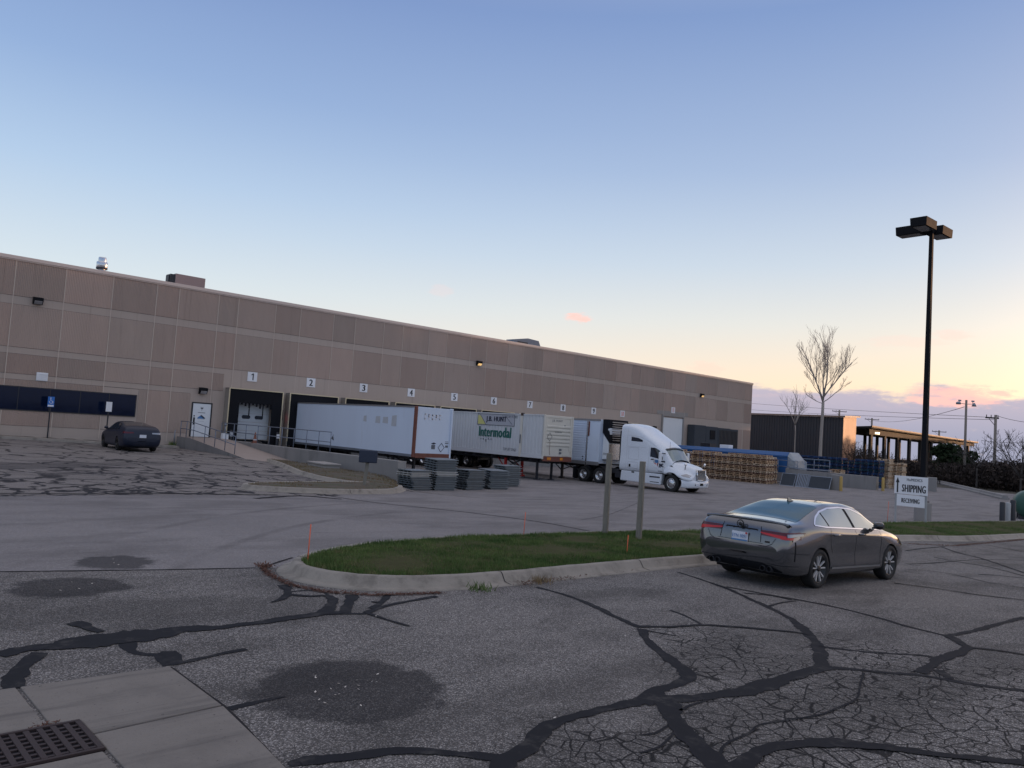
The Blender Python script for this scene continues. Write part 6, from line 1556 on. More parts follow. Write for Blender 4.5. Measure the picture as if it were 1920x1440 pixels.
for q in (1.46, 1.37): scribble(b, DM(-1.85, q), .2, .05, 4, 5)
b.build('door_lettering', [M['ink_red'], M['ink_navy'], M['ink_blue'], M['faded'], M['ink_grey']], tk)
# side fairings with steps
for sg in (-1, 1):
    f = MB(); y0, y1 = sorted((sg*1.16, sg*.85))
    f.hull8([(-3.72, y0 if sg<0 else y1, 1.0), (-.66, y0 if sg<0 else y1, .99), (-.74, y0 if sg<0 else y1, .34), (-3.78, y0 if sg<0 else y1, .38)], [(-3.72, sg*.85, 1.0), (-.66, sg*.85, .99), (-.74, sg*.85, .34), (-3.78, sg*.85, .38)])
    f.build('side_fairing', M['truck_white'], tk, bevel=.05, seg=3)
    s = MB(); y0, y1 = sorted((sg*1.165, sg*1.1)); s.box(-1.55, -.80, y0, y1, .74, .82); s.box(-1.5, -.85, y0, y1, .46, .50); s.box(-2.9, -2.7, *sorted((sg*1.17, sg*1.1)), .9, .98); build_split(s, 'step', M['dark_steel'], tk)
b = MB(); b.box(-3.7, -.62, -1.13, 1.13, .985, 1.035); b.box(-3.6, -.5, -.8, .8, .35, .98); b.box(-.5, 1.0, -.72, .72, .42, 1.2); b.build('underbody', M['black'], tk)
# bumper, grille, lamps
b = MB(); rows = []
for u in [k/12-1 for k in range(25)]:
    y = u*1.19; x = 1.30 - .10*abs(u)**2 - .48*abs(u)**7
    rows.append([(x-.16, y, .32), (x-.03, y, .34), (x+.02, y, .42), (x+.03, y, .62), (x, y, .75), (x-.14, y, .78)])
b.grid(rows, None, True); b.build('bumper', M['truck_white'], tk)
b = MB()
for sg in (-1, 1): b.box(1.235, 1.30, *sorted((sg*.42, sg*.62)), .48, .60)
b.box(1.31, 1.335, -.16, .16, .48, .62); build_split(b, 'bumper_opening', M['black'], tk)
b = MB(); b.hull8([(1.23,-.40,.80),(1.23,.40,.80),(1.19,.44,1.36),(1.19,-.44,1.36)], [(1.30,-.37,.82),(1.30,.37,.82),(1.25,.41,1.34),(1.25,-.41,1.34)]); b.build('grille', M['grille'] if 'grille' in M else M['dark_steel'], tk)
b = MB()
for (p, q) in (((1.31,-.40,.79),(1.255,-.44,1.38)), ((1.31,.40,.79),(1.255,.44,1.38)), ((1.255,-.44,1.38),(1.255,.44,1.38)), ((1.31,-.40,.79),(1.31,.40,.79))): b.tube([p, q], .03, 6)
for k in range(10): b.box(1.262+.0, 1.30, -.36+k*.08-.006, -.36+k*.08+.006, .83, 1.33)
b.prism([(-.05,1.26),(.05,1.26),(.03,1.16),(0,1.13),(-.03,1.16)], 'x', 1.285, 1.305)
b.build('grille_surround', M['chrome'], tk)
for sg in (-1, 1):
    side_patch(LHD, .70, 1.14, pl((.70,1.00),(1.14,.92)), pl((.70,1.05),(.92,1.13),(1.14,1.04)), 8, 3, .012, (sg,)).build('headlight', M['lens'], tk)
    m_ = MB(); m_.box(-.72, -.60, *sorted((sg*1.30, sg*1.52)), 1.68, 2.28); mo = m_.build('mirror', M['truck_white'], tk, bevel=.04, seg=3)
    m_ = MB(); m_.tube([(-.55, sg*1.02, 1.72), (-.62, sg*1.36, 1.74)], .04, 6); m_.tube([(-.6, sg*1.0, 2.2), (-.64, sg*1.36, 2.2)], .025, 6); m_.build('bracket', M['black'], mo)
    m_ = MB(); m_.tube([(.72, sg*.86, 1.36), (.78, sg*.93, 1.5), (.82, sg*.96, 1.62)], .022, 6); m_.lathe([(0,-.05),(.09,-.03),(.10,.02),(0,.05)], 'x', 14, 1, (.84, sg*.98, 1.66)); m_.build('hood_mirror', [M['black'], M['chrome']], tk)
b = MB(); side_patch(LHD, -.38, .02, pl((-.38,1.53),(.02,1.44)), pl((-.38,1.60),(-.2,1.585),(.02,1.45)), 8, 2, .006, (-1, 1), mb=b); build_split(b, 'hood_vent', M['black'], tk)
b = MB(); b.tube([(-.28,-1.0,2.1), (-.28,-1.02,2.9)], .008, 5); b.build('antenna', M['black'], tk)
# rear frame, fifth wheel, fenders, wheels
b = MB()
for y in (-.43, .43): b.box(-7.35, -3.5, y-.05, y+.05, .72, .98)
b.box(-4.4, -3.9, -.9, .9, .5, 1.0); b.box(-7.4, -7.25, -1.1, 1.1, .72, .92)
b.lathe([(0,1.0),(.5,1.0),(.5,1.1),(0,1.14)], 'z', 20, o=(-6.05,0,0)); b.build('frame', M['dark_steel'], tk)
b = MB(); b.box(-4.05, -3.92, -1.0, 1.0, .9, 3.4); b.build('rear_bulkhead', M['black'], tk)
for x in (-5.45, -6.78):
    for sg in (-1, 1):
        truck_wheel(tk, x, sg*1.06, sg, .51, .28, True)
        f = MB(); rows = []
        for k in range(9):
            a = PI*(.18+.64*k/8); rows.append([(x+.60*math.cos(a), sg*.78, .51+.60*math.sin(a)), (x+.60*math.cos(a), sg*1.24, .51+.60*math.sin(a))])
        f.grid(rows, None, True); f.build('fender', M['black'], tk)
for sg in (-1, 1):
    f = MB(); f.box(-7.5, -7.48, sg*1.06-.33, sg*1.06+.33, .2, .95); f.build('mud_flap', M['black'], tk)
    truck_wheel(tk, 0, sg*1.02, sg, .51, .30, False)
# ------------------------------------------------------------------ pallets
def pallet_mesh(name, m, wd=1.1, dp=1.02, h=.142, seed=0):
    q = random.Random(seed); b = MB()
    for k in range(6):
        y = -dp/2 + .05 + k*(dp-.1)/5 + q.uniform(-.01, .01); w2 = q.uniform(.04, .058); b.box(-wd/2+q.uniform(-.01,.012), wd/2+q.uniform(-.012,.01), y-w2, y+w2, h-.026, h)
    for k in range(3):
        x = (k-1)*(wd/2-.025)
        for y in (-dp/2+.1, 0, dp/2-.1): b.box(x-.03, x+.03, y-.09, y+.09, .0245, h-.0265)
        b.box(x-.022, x+.022, -dp/2+.2, dp/2-.2, h-.05, h-.0265)
    for k in range(3):
        y = (k-1)*(dp/2-.06); b.box(-wd/2, wd/2, y-.055, y+.055, 0, .024)
    return b
PAL = {}
def pallet_stack(kind, x, y, z0, n, label, group, rz, name='wooden_pallet', h=.145, jit=.055, mats=None):
    for k in range(n):
        v = k % 4
        if (kind, v) not in PAL:
            m = {'wood': ['wood','wood_dark','wood_pale','wood'], 'pale': ['wood_pale','wood_pale','wood','wood_pale'], 'blue': ['blue_pallet', 'blue_dark', 'teal_pallet', 'blue_dark']}[kind][v]
            o = pallet_mesh(name, None, seed=v+11).build(name, M[m]); PAL[(kind, v)] = o; first = True
        else:
            o = PAL[(kind, v)].copy(); COL.objects.link(o)
        put(o, (x + rnd.uniform(-jit, jit), y + rnd.uniform(-jit, jit), z0 + k*h), rz + rnd.uniform(-.03, .03), label, group)
        o['category'] = 'pallet'
ORD = ['nearest the tilted grey panels', 'second from the grey panels', 'third from the grey panels', 'fourth from the grey panels', 'fifth from the grey panels', 'sixth from the grey panels', 'behind the hood of the semi truck', 'beyond the semi truck hood, next to the last', 'at the far end by the grey enclosure']
HN = [16, 16, 16, 15, 16, 16, 15, 16, 15]
for i in range(9):
    pallet_stack('wood', 36.72 + rnd.uniform(-.08, .08), -16.4 + i*1.19, 0, HN[i], 'brown wooden pallet in the tall stack ' + ORD[i], 'pallets of the tall stack ' + ORD[i], PI/2)
for i in range(4):
    pallet_stack('wood', 38.75 + rnd.uniform(-.08, .08), -15.7 + i*1.22, 0, 15, 'wooden pallet in the rear row of tall stacks, %s from the concrete wall' % ['first', 'second', 'third', 'fourth'][i], 'pallets of the rear stack %d' % (i+1), PI/2)
# blue pallets on the raised apron
for i, (x, y, n) in enumerate(PTS['bluestacks']):
    pallet_stack('blue', x, y, .0, n, 'dark blue wooden pallet in the stack ' + ['next to the blue compactor', 'second from the compactor', 'third from the compactor', 'fourth from the compactor', 'fifth from the compactor', 'sixth from the compactor', 'beside the tall pale pallet stack'][i], 'blue pallets stack %d' % (i+1), PI/2 + .06, 'blue_pallet')
for i, (x, y, n, lab) in enumerate(PTS['palestacks']):
    pallet_stack('pale', x, y, .0 if n > 5 else .95, n, lab, 'pale pallets stack %d' % (i+1), PI/2 + .1, 'pale_pallet')
pallet_stack('wood', PTS['palestacks'][2][0], PTS['palestacks'][2][1], 0, 6, 'brown wooden pallet under the short pale stack behind the far concrete wall', 'pallets under the short stack', PI/2+.1)

# grey deck panels stacked at the end of the dock wall
def deck_panel(v, m):
    b = MB(); q = random.Random(v); L, W, h = 1.22, 1.0, .10
    b.box(-L/2, L/2, -W/2, W/2, h-.036, h)
    for k in range(4):
        y = -W/2 + .10 + k*(W-.2)/3; b.box(-L/2+.08, L/2-.08, y-.05, y+.05, 0, h-.037)
    return b.build('deck_panel', M[m], bevel=.006)
DP = [deck_panel(0, 'grey_plastic'), deck_panel(1, 'grey_plastic'), deck_panel(2, 'grey_plastic_pale')]
used = set()
for i, (x, y, n, h, rz, lean, lab) in enumerate(PTS['decks']):
    z = .0; q = random.Random(i)
    for k in range(n):
        v = q.choice((0, 0, 1)) if not (i in (0, 1) and k in (6, 7)) else 2
        o = DP[v] if v not in used else DP[v].copy()
        if v in used: COL.objects.link(o)
        used.add(v)
        put(o, (x + q.uniform(-.06, .06), y + q.uniform(-.05, .05), zf(x, y) + z), rz + q.uniform(-.05, .05), lab, 'grey panels stack %d' % (i+1))
        o['category'] = 'panel'; o.rotation_euler.x = lean*k + q.uniform(-.012, .012); o.rotation_euler.y = q.uniform(-.012, .012); o.scale = (1, 1, h/.10); z += h*.99
for v, o in enumerate(DP):
    if v not in used: bpy.data.objects.remove(o)
tag((lambda bb: (bb.box(-.6,.6,-.5,.5,0,.06), bb.box(-.58,.58,-.48,.48,.061,.12), bb.build('red_tarp_pack', M['red'], loc=(-.1,-19.6,1.02), bevel=.02))[2])(MB()), 'flat red pack showing on the panels behind the wall end', 'pack') if False else None

# ------------------------------------------------------------------ concrete dock walls on the right, compactor, bollards
def yard_wall(x, y0, y1, h0, h1, label, th=.42):
    o = thing('yard_wall', label, 'retaining wall', (x, 0, 0))
    b = MB(); b.hull8([(-th/2,y0,-.2),(th/2,y0,-.2),(th/2,y1,-.2),(-th/2,y1,-.2)], [(-th/2,y0,h0),(th/2,y0,h0),(th/2,y1,h1),(-th/2,y1,h1)]); b.build('wall_body', M['conc_wall'], o, bevel=.03)
    b = MB(); b.box(-th/2-.02, th/2+.02, y0-.02, y0-.002, -.2, h0+.003); b.build('end_face', M['conc_kerb'], o)
    return o
yard_wall(37.75, -22.4, -17.9, 1.16, 1.42, 'low grey concrete dock wall with steel panels leaning on it')
yard_wall(44.6, -22.4, -6, 1.12, 1.2, 'bare grey concrete dock wall farther from the truck')
def lean_panel(y, w_, h, label, x0=37.02, m='galv', slats=0):
    o = thing('leaning_panel', label, 'panel', (x0, y, 0))
    b = MB()
    P = lambda u, v, d=0: (.42*v/1.0 - d, -u, v*.98)
    fr = .04
    for (u0, u1, v0, v1) in ((0,fr,0,h), (w_-fr,w_,0,h), (fr,w_-fr,0,fr), (fr,w_-fr,h-fr,h)):
        b.hull8([P(u0,v0), P(u1,v0), P(u1,v1), P(u0,v1)], [P(u0,v0,.05), P(u1,v0,.05), P(u1,v1,.05), P(u0,v1,.05)])
    b.build('frame', M['galv'], o)
    b = MB()
    if slats:
        for k in range(slats):
            u = fr + (w_-2*fr)*(k+.15)/slats; b.hull8([P(u,fr,.0), P(u+.06,fr,.0), P(u+.06,h-fr,.0), P(u,h-fr,.0)], [P(u,fr,.03), P(u+.06,fr,.03), P(u+.06,h-fr,.03), P(u,h-fr,.03)])
    else: b.hull8([P(fr,fr,.01), P(w_-fr,fr,.01), P(w_-fr,h-fr,.01), P(fr,h-fr,.01)], [P(fr,fr,.03), P(w_-fr,fr,.03), P(w_-fr,h-fr,.03), P(fr,h-fr,.03)])
    b.build('infill', M['galv'] if slats else M['genset'], o)
lean_panel(-17.75, 1.2, 1.02, 'framed dark steel panel leaning on the dock wall beside the pallets')
lean_panel(-19.05, 1.0, 1.05, 'slatted steel grating leaning on the dock wall between two dark panels', slats=7)
lean_panel(-20.1, 1.75, .98, 'widest dark steel panel leaning on the dock wall near its end')
b = MB(); b.box(37.5, 37.95, -21.6, -18.2, 1.40, 1.48); tag(b.build('steel_beam', M['galv']), 'long grey steel beam lying on top of the dock wall', 'beam')
def bollard(x, y, label, group, h=.98, r=.115, m='yellow', name='yellow_bollard', z=None):
    o = tag((lambda bb: (bb.lathe([(r,-.1),(r,h-.06),(r*.8,h-.02),(0,h)], 'z', 18), bb.build(name, M[m], loc=(x, y, zf(x, y) if z is None else z)))[1])(MB()), label, 'bollard', group)
    o.rotation_euler.y = rnd.uniform(-.03, .03)
bollard(37.0, -22.75, 'worn yellow bollard at the end of the wall with leaning panels', 'yellow bollards', 1.12)
bollard(44.4, -22.95, 'worn yellow bollard at the end of the bare far wall', 'yellow bollards', 1.12)
bollard(*PTS['boll3'][:2], 'worn yellow bollard right of the shipping sign beside a concrete block', 'yellow bollards', 1.0)
tag((lambda bb: (bb.box(-.5,.5,-.55,.55,-.05,1.25), bb.build('concrete_block', M['conc_wall'], loc=(*PTS['block'][:2], 0), rz=.3, bevel=.04))[1])(MB()), 'square concrete block standing behind the right end of the sign', 'block')
# compactor
o = thing('waste_compactor', 'long blue waste compactor container with a white scraped end', 'compactor', (40.9, -11.5, 0))
b = MB(); b.prism([(-1.1,.95),(1.1,.95),(1.1,2.35),(.8,2.67),(-.8,2.67),(-1.1,2.35)], 'y', -5.35, 6.5); b.build('container', M['blue'], o, bevel=.03)
b = MB(); b.hull8([(-1.1,-5.37,.95),(1.1,-5.37,.95),(1.1,-5.37,2.35),(.8,-5.37,2.67),(-.8,-5.37,2.67),(-1.1,-5.37,2.35)], [(-1.05,-6.05,.95),(1.05,-6.05,.95),(1.05,-6.05,1.9),(.75,-5.9,2.1),(-.75,-5.9,2.1),(-1.05,-6.05,1.9)]); b.build('tailgate', M['scraped'], o, bevel=.03)
b = MB()
for k in range(9): b.box(-1.17, -1.102, -4.3+k*1.2, -4.18+k*1.2, .95, 2.2)
b.box(-1.18, -1.102, -5.3, 6.5, 2.26, 2.38); b.box(-1.18, -1.102, -5.3, 6.5, .95, 1.08); b.build('rib', M['blue'], o)
b = MB(); b.box(-.3, .5, .8, 1.7, 2.66, 2.98); b.build('white_hatch', M['number_white'], o, bevel=.03)
b = MB(); b.box(-.5, .5, 2.6, 3.6, 2.66, 3.0); b.cyl((0,3.8,2.66), (0,3.8,3.05), .12); b.build('ram_housing', M['dark_steel'], o)
pipe_rail('apron_railing', 'blue grey pipe railing in front of the blue pallets', [(44.6, y, 1.13) for y in (-18.3, -16.9, -15.6, -14.2)], 1.05, .55, m='rail', r=.035)
pipe_rail('compactor_railing', 'blue grey pipe railing beside the blue compactor tailgate', [(38.2, y, 1.0) for y in (-18.6, -17.8, -16.9)], 1.0, .5, m='rail', r=.03)

# ------------------------------------------------------------------ shipping sign, lamp, posts, stakes
sx, sy, srz = PTS['sign']
zs = zf(sx, sy) + .12
o = thing('shipping_sign', 'white sign with an arrow reading SHIPPING and RECEIVING on two pale posts', 'sign', (sx, sy, zs), srz); o.scale = (.76, .8, .865)
W2 = 1.72; 
b = MB(); b.box(-W2/2-.05, W2/2+.02, -.05, 0, 1.30, 2.20); b.build('upper_board', M['number_white'], o, bevel=.01)
b = MB(); b.box(-W2/2+.10, W2/2-.12, -.052, -.002, .70, 1.27); b.build('lower_board', M['number_white'], o, bevel=.01)
for x in (-W2/2+.03, W2/2-.07): 
    b = MB(); b.box(x-.045, x+.045, .0, .09, -.15, 2.0); b.build('post', M['sign_post'], o, bevel=.008)
SM = lambda x, z: Matrix.Translation((x, -.054, z)) @ Matrix.Rotation(PI/2, 4, 'X')
b = MB(); b.text('HoMEDICS', .17, SM(.18, 2.03), 1, .002, bold=.006, fit=(.82, .13)); b.text('SHIPPING', .34, SM(.15, 1.60), 0, .002, bold=.014, fit=(1.25, .36))
b.text('RECEIVING', .21, SM(-.01, .99), 0, .002, bold=.010, fit=(.95, .22))
b.prism([(-.77,1.36),(-.69,1.36),(-.69,1.86),(-.63,1.86),(-.73,2.12),(-.83,1.86),(-.77,1.86)], 'y', -.057, -.0505, 0)
b.build('lettering', [M['ink'], M['ink_grey']], o)
lx, ly = PTS['lamp'][:2]; zl = zf(lx, ly)
o = thing('lot_light', 'tall dark square pole with box shaped floodlight heads behind the shipping sign', 'lamp post', (lx, ly, zl), PTS['lamp'][2])
HL = PTS['lampH']
b = MB(); b.lathe([(.36,-.2),(.36,.86),(.34,.9),(0,.9)], 'z', 24); b.build('concrete_base', M['conc_wall'], o)
b = MB(); b.hull8([(-.115,-.115,.9),(.115,-.115,.9),(.115,.115,.9),(-.115,.115,.9)], [(-.075,-.075,HL-.1),(.075,-.075,HL-.1),(.075,.075,HL-.1),(-.075,.075,HL-.1)]); b.box(-.2,.2,-.2,.2,.9,.94); b.build('pole', M['lamp_black'], o)
for k in range(3):
    a = k*PI/2; R = Matrix.Rotation(a, 4, 'Z')
    b = MB(); b.M = R; b.hull8([(.34,-.35,HL-.16),(1.48,-.35,HL-.16),(1.48,.35,HL-.16),(.34,.35,HL-.16)], [(.34,-.37,HL+.24),(1.50,-.37,HL+.24),(1.50,.37,HL+.24),(.34,.37,HL+.24)]); h_ = b.build('lamp_head', M['lamp_black'], o, bevel=.015)
    b = MB(); b.M = R; b.box(.07, .35, -.05, .05, HL-.08, HL+.08); b.build('arm', M['lamp_black'], h_)
    b = MB(); b.M = R; b.box(.46, 1.4, -.27, .27, HL-.175, HL-.163); b.build('lens', M['lens_dark'], h_)
for (x, y, h, tilt, lab) in PTS['posts']:
    o = tag((lambda bb: (bb.box(-.056,.056,-.056,.056,-.3,h), bb.build('timber_post', M['post_wood'], loc=(x, y, zf(x, y)+.13), rz=.35, bevel=.01))[1])(MB()), lab, 'post', 'timber posts on the grass island'); o.rotation_euler.y = tilt
for (x, y, h, lab) in PTS['stakes']:
    o = tag((lambda bb: (bb.cyl((0,0,-.1),(0,0,h), .008, n=6), bb.build('marker_stake', M['orange'], loc=(x, y, zf(x, y)+.12)))[1])(MB()), lab, 'stake', 'thin orange marker stakes'); o.rotation_euler.x = rnd.uniform(-.03, .03); o.rotation_euler.y = rnd.uniform(-.02, .05)
# dark bollards and utility box at the far edge of the island
for (x, y, m, lab, h) in PTS['darkbolls']:
    bollard(x, y, lab, 'posts beside the green tank', h, .125, m, 'steel_bollard')
gx_, gy_ = PTS['tank'][:2]
o = thing('green_tank', 'rounded green utility tank at the edge of the island by dark posts', 'tank', (gx_, gy_, zf(gx_, gy_)), .3); o.scale = (.85, .85, .85)
b = MB(); b.lathe([(0,-1.3),(.45,-1.28),(.72,-1.15),(.84,-.9),(.86,0),(.86,.9),(.72,1.15),(.45,1.28),(0,1.3)], 'x', 28, o=(0,0,.92)); b.build('tank_shell', M['sage'], o)
b = MB(); b.box(-.9,-.7,-.6,.6,-.1,.3); b.box(.7,.9,-.6,.6,-.1,.3); b.build('saddle', M['dark_steel'], o)
b = MB(); b.tube([(-.9,-.86,1.2), (-.5,-.9,.9), (.2,-.9,.8), (.8,-.88,.95)], .03, 6); b.build('hose', M['black'], o)
# low barrier along the far edge
o = thing('edge_barrier', 'long low concrete barrier along the far edge of the yard', 'barrier', (0, 0, 0))
A, B_ = Vector(PTS['barrier'][0][:2]), Vector(PTS['barrier'][1][:2]); d = (B_-A).normalized(); n_ = Vector((-d.y, d.x)); Lb = (B_-A).length
b = MB(); 
sec = [(-.3,0),(-.3,.12),(-.2,.2),(-.16,.36),(.16,.36),(.2,.2),(.3,.12),(.3,0)]
NB = int(Lb/4)
for k in range(NB):
    a0, a1 = A + d*(k*Lb/NB + .02), A + d*((k+1)*Lb/NB - .02)
    b.hull8([(a0.x+n_.x*u, a0.y+n_.y*u, v) for u, v in sec], [(a1.x+n_.x*u, a1.y+n_.y*u, v) for u, v in sec])
b.build('barrier_run', M['conc_wall'], o)

# ------------------------------------------------------------------ far shed and open lumber canopy
o = thing('ribbed_shed', 'tall dark ribbed metal shed with one end coloured as sunlit', 'shed', (0, 0, 0))
x0, ya, yb = PTS['shed'][:3]; zt = PTS['shed'][3]
b = MB()
n = 60
for k in range(n):
    y = lerp(ya, yb, k/n); p = (yb-ya)/n
    b.poly([(x0,y,0),(x0,y+p*.55,0),(x0,y+p*.55,zt),(x0,y,zt)][::-1]); b.poly([(x0,y+p*.55,0),(x0-.07,y+p*.65,0),(x0-.07,y+p*.65,zt),(x0,y+p*.55,zt)][::-1]); b.poly([(x0-.07,y+p*.65,0),(x0-.07,y+p*.9,0),(x0-.07,y+p*.9,zt),(x0-.07,y+p*.65,zt)][::-1]); b.poly([(x0-.07,y+p*.9,0),(x0,y+p,0),(x0,y+p,zt),(x0-.07,y+p*.9,zt)][::-1])
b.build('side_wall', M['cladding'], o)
ex, ey = PTS['shed'][4:6]
b = MB(); n = 26; P0 = Vector((x0, ya)); P1 = Vector((ex, ey)); dd = (P1-P0).normalized(); nn = Vector((dd.y, -dd.x))
for k in range(n):
    a = P0 + (P1-P0)*(k/n); c = P0 + (P1-P0)*((k+.5)/n); e = P0 + (P1-P0)*((k+1)/n); z0 = lerp(zt, zt+.55, k/n); z1 = lerp(zt, zt+.55, (k+1)/n); zm = (z0+z1)/2
    q = c + nn*.025
    b.poly([(a.x,a.y,0),(q.x,q.y,0),(q.x,q.y,zm),(a.x,a.y,z0)]); b.poly([(q.x,q.y,0),(e.x,e.y,0),(e.x,e.y,z1),(q.x,q.y,zm)])
b.build('end_wall', M['cladding_sunlit'], o)
b = MB(); far = P1 + dd*.9; k2 = P0 - dd*.15
b.hull8([(k2.x-.3,k2.y-.35,zt),(far.x,far.y-.5,zt+.6),(far.x,yb,zt+.6),(k2.x-.3,yb,zt)], [(k2.x-.3,k2.y-.35,zt+.22),(far.x,far.y-.5,zt+.85),(far.x,yb,zt+.85),(k2.x-.3,yb,zt+.22)]); b.build('roof', M['roof_edge'], o)
b = MB(); b.poly([(P1.x,P1.y,0),(P1.x,yb,0),(P1.x,yb,zt+.55),(P1.x,P1.y,zt+.55)]); b.poly([(x0,yb,0),(P1.x,yb,0),(P1.x,yb,zt+.5),(x0,yb,zt)][::-1]); b.build('rear_wall', M['cladding'], o)
C0, C1, CW, CH0, CH1 = PTS['canopy']
C0 = Vector(C0); C1 = Vector(C1); d = (C1-C0).normalized(); n_ = Vector((-d.y, d.x)); Lc = (C1-C0).length
o = thing('lumber_canopy', 'long open sided timber canopy on posts beyond the pallets', 'canopy', (0, 0, 0))
def CP(u, v, z): p = C0 + d*u + n_*v; return (p.x, p.y, z)
b = MB(); b.hull8([CP(-1,-1,CH0),CP(Lc,-1,CH1),CP(Lc,CW,CH1-.6),CP(-1,CW,CH0-.6)], [CP(-1,-1,CH0+.35),CP(Lc,-1,CH1+.3),CP(Lc,CW,CH1-.3),CP(-1,CW,CH0-.3)]); b.build('roof', M['timber_shaded'], o)
b = MB(); b.hull8([CP(-1,-1.08,CH0+.18),CP(Lc,-1.08,CH1+.15),CP(Lc,-1.02,CH1+.15),CP(-1,-1.02,CH0+.18)], [CP(-1,-1.08,CH0+.42),CP(Lc,-1.08,CH1+.36),CP(Lc,-1.02,CH1+.36),CP(-1,-1.02,CH0+.42)]); b.build('fascia', M['roof_edge'], o)
for k in range(10):
    u = 1.5 + k*(Lc-2)/9.5
    for v in (0, CW-1.2):
        p = MB(); s_ = .42 if v == 0 else .3; zt2 = lerp(CH0, CH1, u/Lc) - (.02 if v == 0 else .55); p.hull8([CP(u-s_,v-.2,-1),CP(u+s_,v-.2,-1),CP(u+s_,v+.2,-1),CP(u-s_,v+.2,-1)], [CP(u-s_,v-.2,zt2),CP(u+s_,v-.2,zt2),CP(u+s_,v+.2,zt2),CP(u-s_,v+.2,zt2)]); p.build('post', M['timber_shaded'], o)
b = MB(); b.hull8([CP(0,-.3,CH0-1.0),CP(Lc,-.3,CH1-.7),CP(Lc,.1,CH1-.7),CP(0,.1,CH0-1.0)], [CP(0,-.3,CH0-.02),CP(Lc,-.3,CH1-.02),CP(Lc,.1,CH1-.02),CP(0,.1,CH0-.02)]); b.build('beam', M['timber_shaded'], o)
b = MB(); p = CP(.6,-1.3,CH0-.75); b.box(p[0]-.3,p[0]+.5,p[1]-.2,p[1]+.2,p[2]-.15,p[2]+.15); b.build('yard_lamp', M['warmglow'], o)
# lumber and clutter under the canopy
for k, (u, v, w_, h, m) in enumerate(((4,2,5,1.9,'wood'),(11,2.5,6,2.4,'timber_shaded'),(19,2,5,2.0,'wood_pale'),(26,3,7,2.6,'timber_shaded'),(36,2.5,8,2.2,'wood'))):
    b = MB(); q = random.Random(k)
    for j in range(int(h/.22)):
        b.hull8([CP(u+q.uniform(-.2,.2),v,j*.22),CP(u+w_+q.uniform(-.3,.3),v,j*.22),CP(u+w_,v+1.3,j*.22),CP(u,v+1.3,j*.22)], [CP(u,v,j*.22+.19),CP(u+w_+q.uniform(-.3,.3),v,j*.22+.19),CP(u+w_,v+1.3,j*.22+.19),CP(u,v+1.3,j*.22+.19)])
    tag(b.build('lumber_pile', M[m]), 'lumber pile %s under the open canopy' % ['nearest the shed', 'second from the shed', 'pale and third from the shed', 'dark and fourth from the shed', 'at the far end'][k], 'lumber')

# ------------------------------------------------------------------ utility poles and wires
def upole(x, y, h, label, arms, floods=False, r=.16):
    o = thing('utility_pole', label, 'utility pole', (x, y, 0), PTS['armrz'])
    b = MB(); b.cyl((0,0,-.5), (0,0,h), r, r*.75, 12); b.build('pole', M['pole_wood'], o)
    if arms:
        b = MB(); b.box(-arms[0], arms[1], -.07, .07, h-.45, h-.28); b.tube([(-arms[0]*.7,0,h-.4),(0,0,h-1.3)], .03, 6)
        for q in (-arms[0]+.1, -arms[0]*.45, arms[1]-.08): b.cyl((q,0,h-.28), (q,0,h-.02), .045, n=8)
        b.build('crossarm', M['bark_dark'], o)
    if floods:
        for sg in (-1, 1):
            b = MB(); b.tube([(0,0,h-.5),(sg*.75,0,h-.45),(sg*.8,0,h-.15)], .035, 6); b.lathe([(.06,.0),(.16,-.12),(.27,-.42),(.0,-.44)] if sg > 0 else [(.1,.05),(.27,-.05),(.27,-.28),(0,-.3)], 'z', 14, o=(sg*.95,0,h-.3)); b.box(sg*.8-.15,sg*.8+.15,-.08,.08,h-.2,h-.02); b.build('floodlight', M['galv'], o)
    return (x, y, h)
for (x, y, h, lab, arms, fl, r) in PTS['upoles']: upole(x, y, h, lab, arms, fl, r)
def wire(a, c, sag, label, r=.028):
    a, c = Vector(a), Vector(c); pts = [a.lerp(c, k/24) - Vector((0, 0, sag*4*(k/24)*(1-k/24))) for k in range(25)]
    b = MB(); b.tube(pts, r, 4); tag(b.build('power_line', M['bark_dark']), label, 'wire', 'overhead wires')
for (a, c, s, lab, r) in PTS['wires']: wire(a, c, s, lab, r)

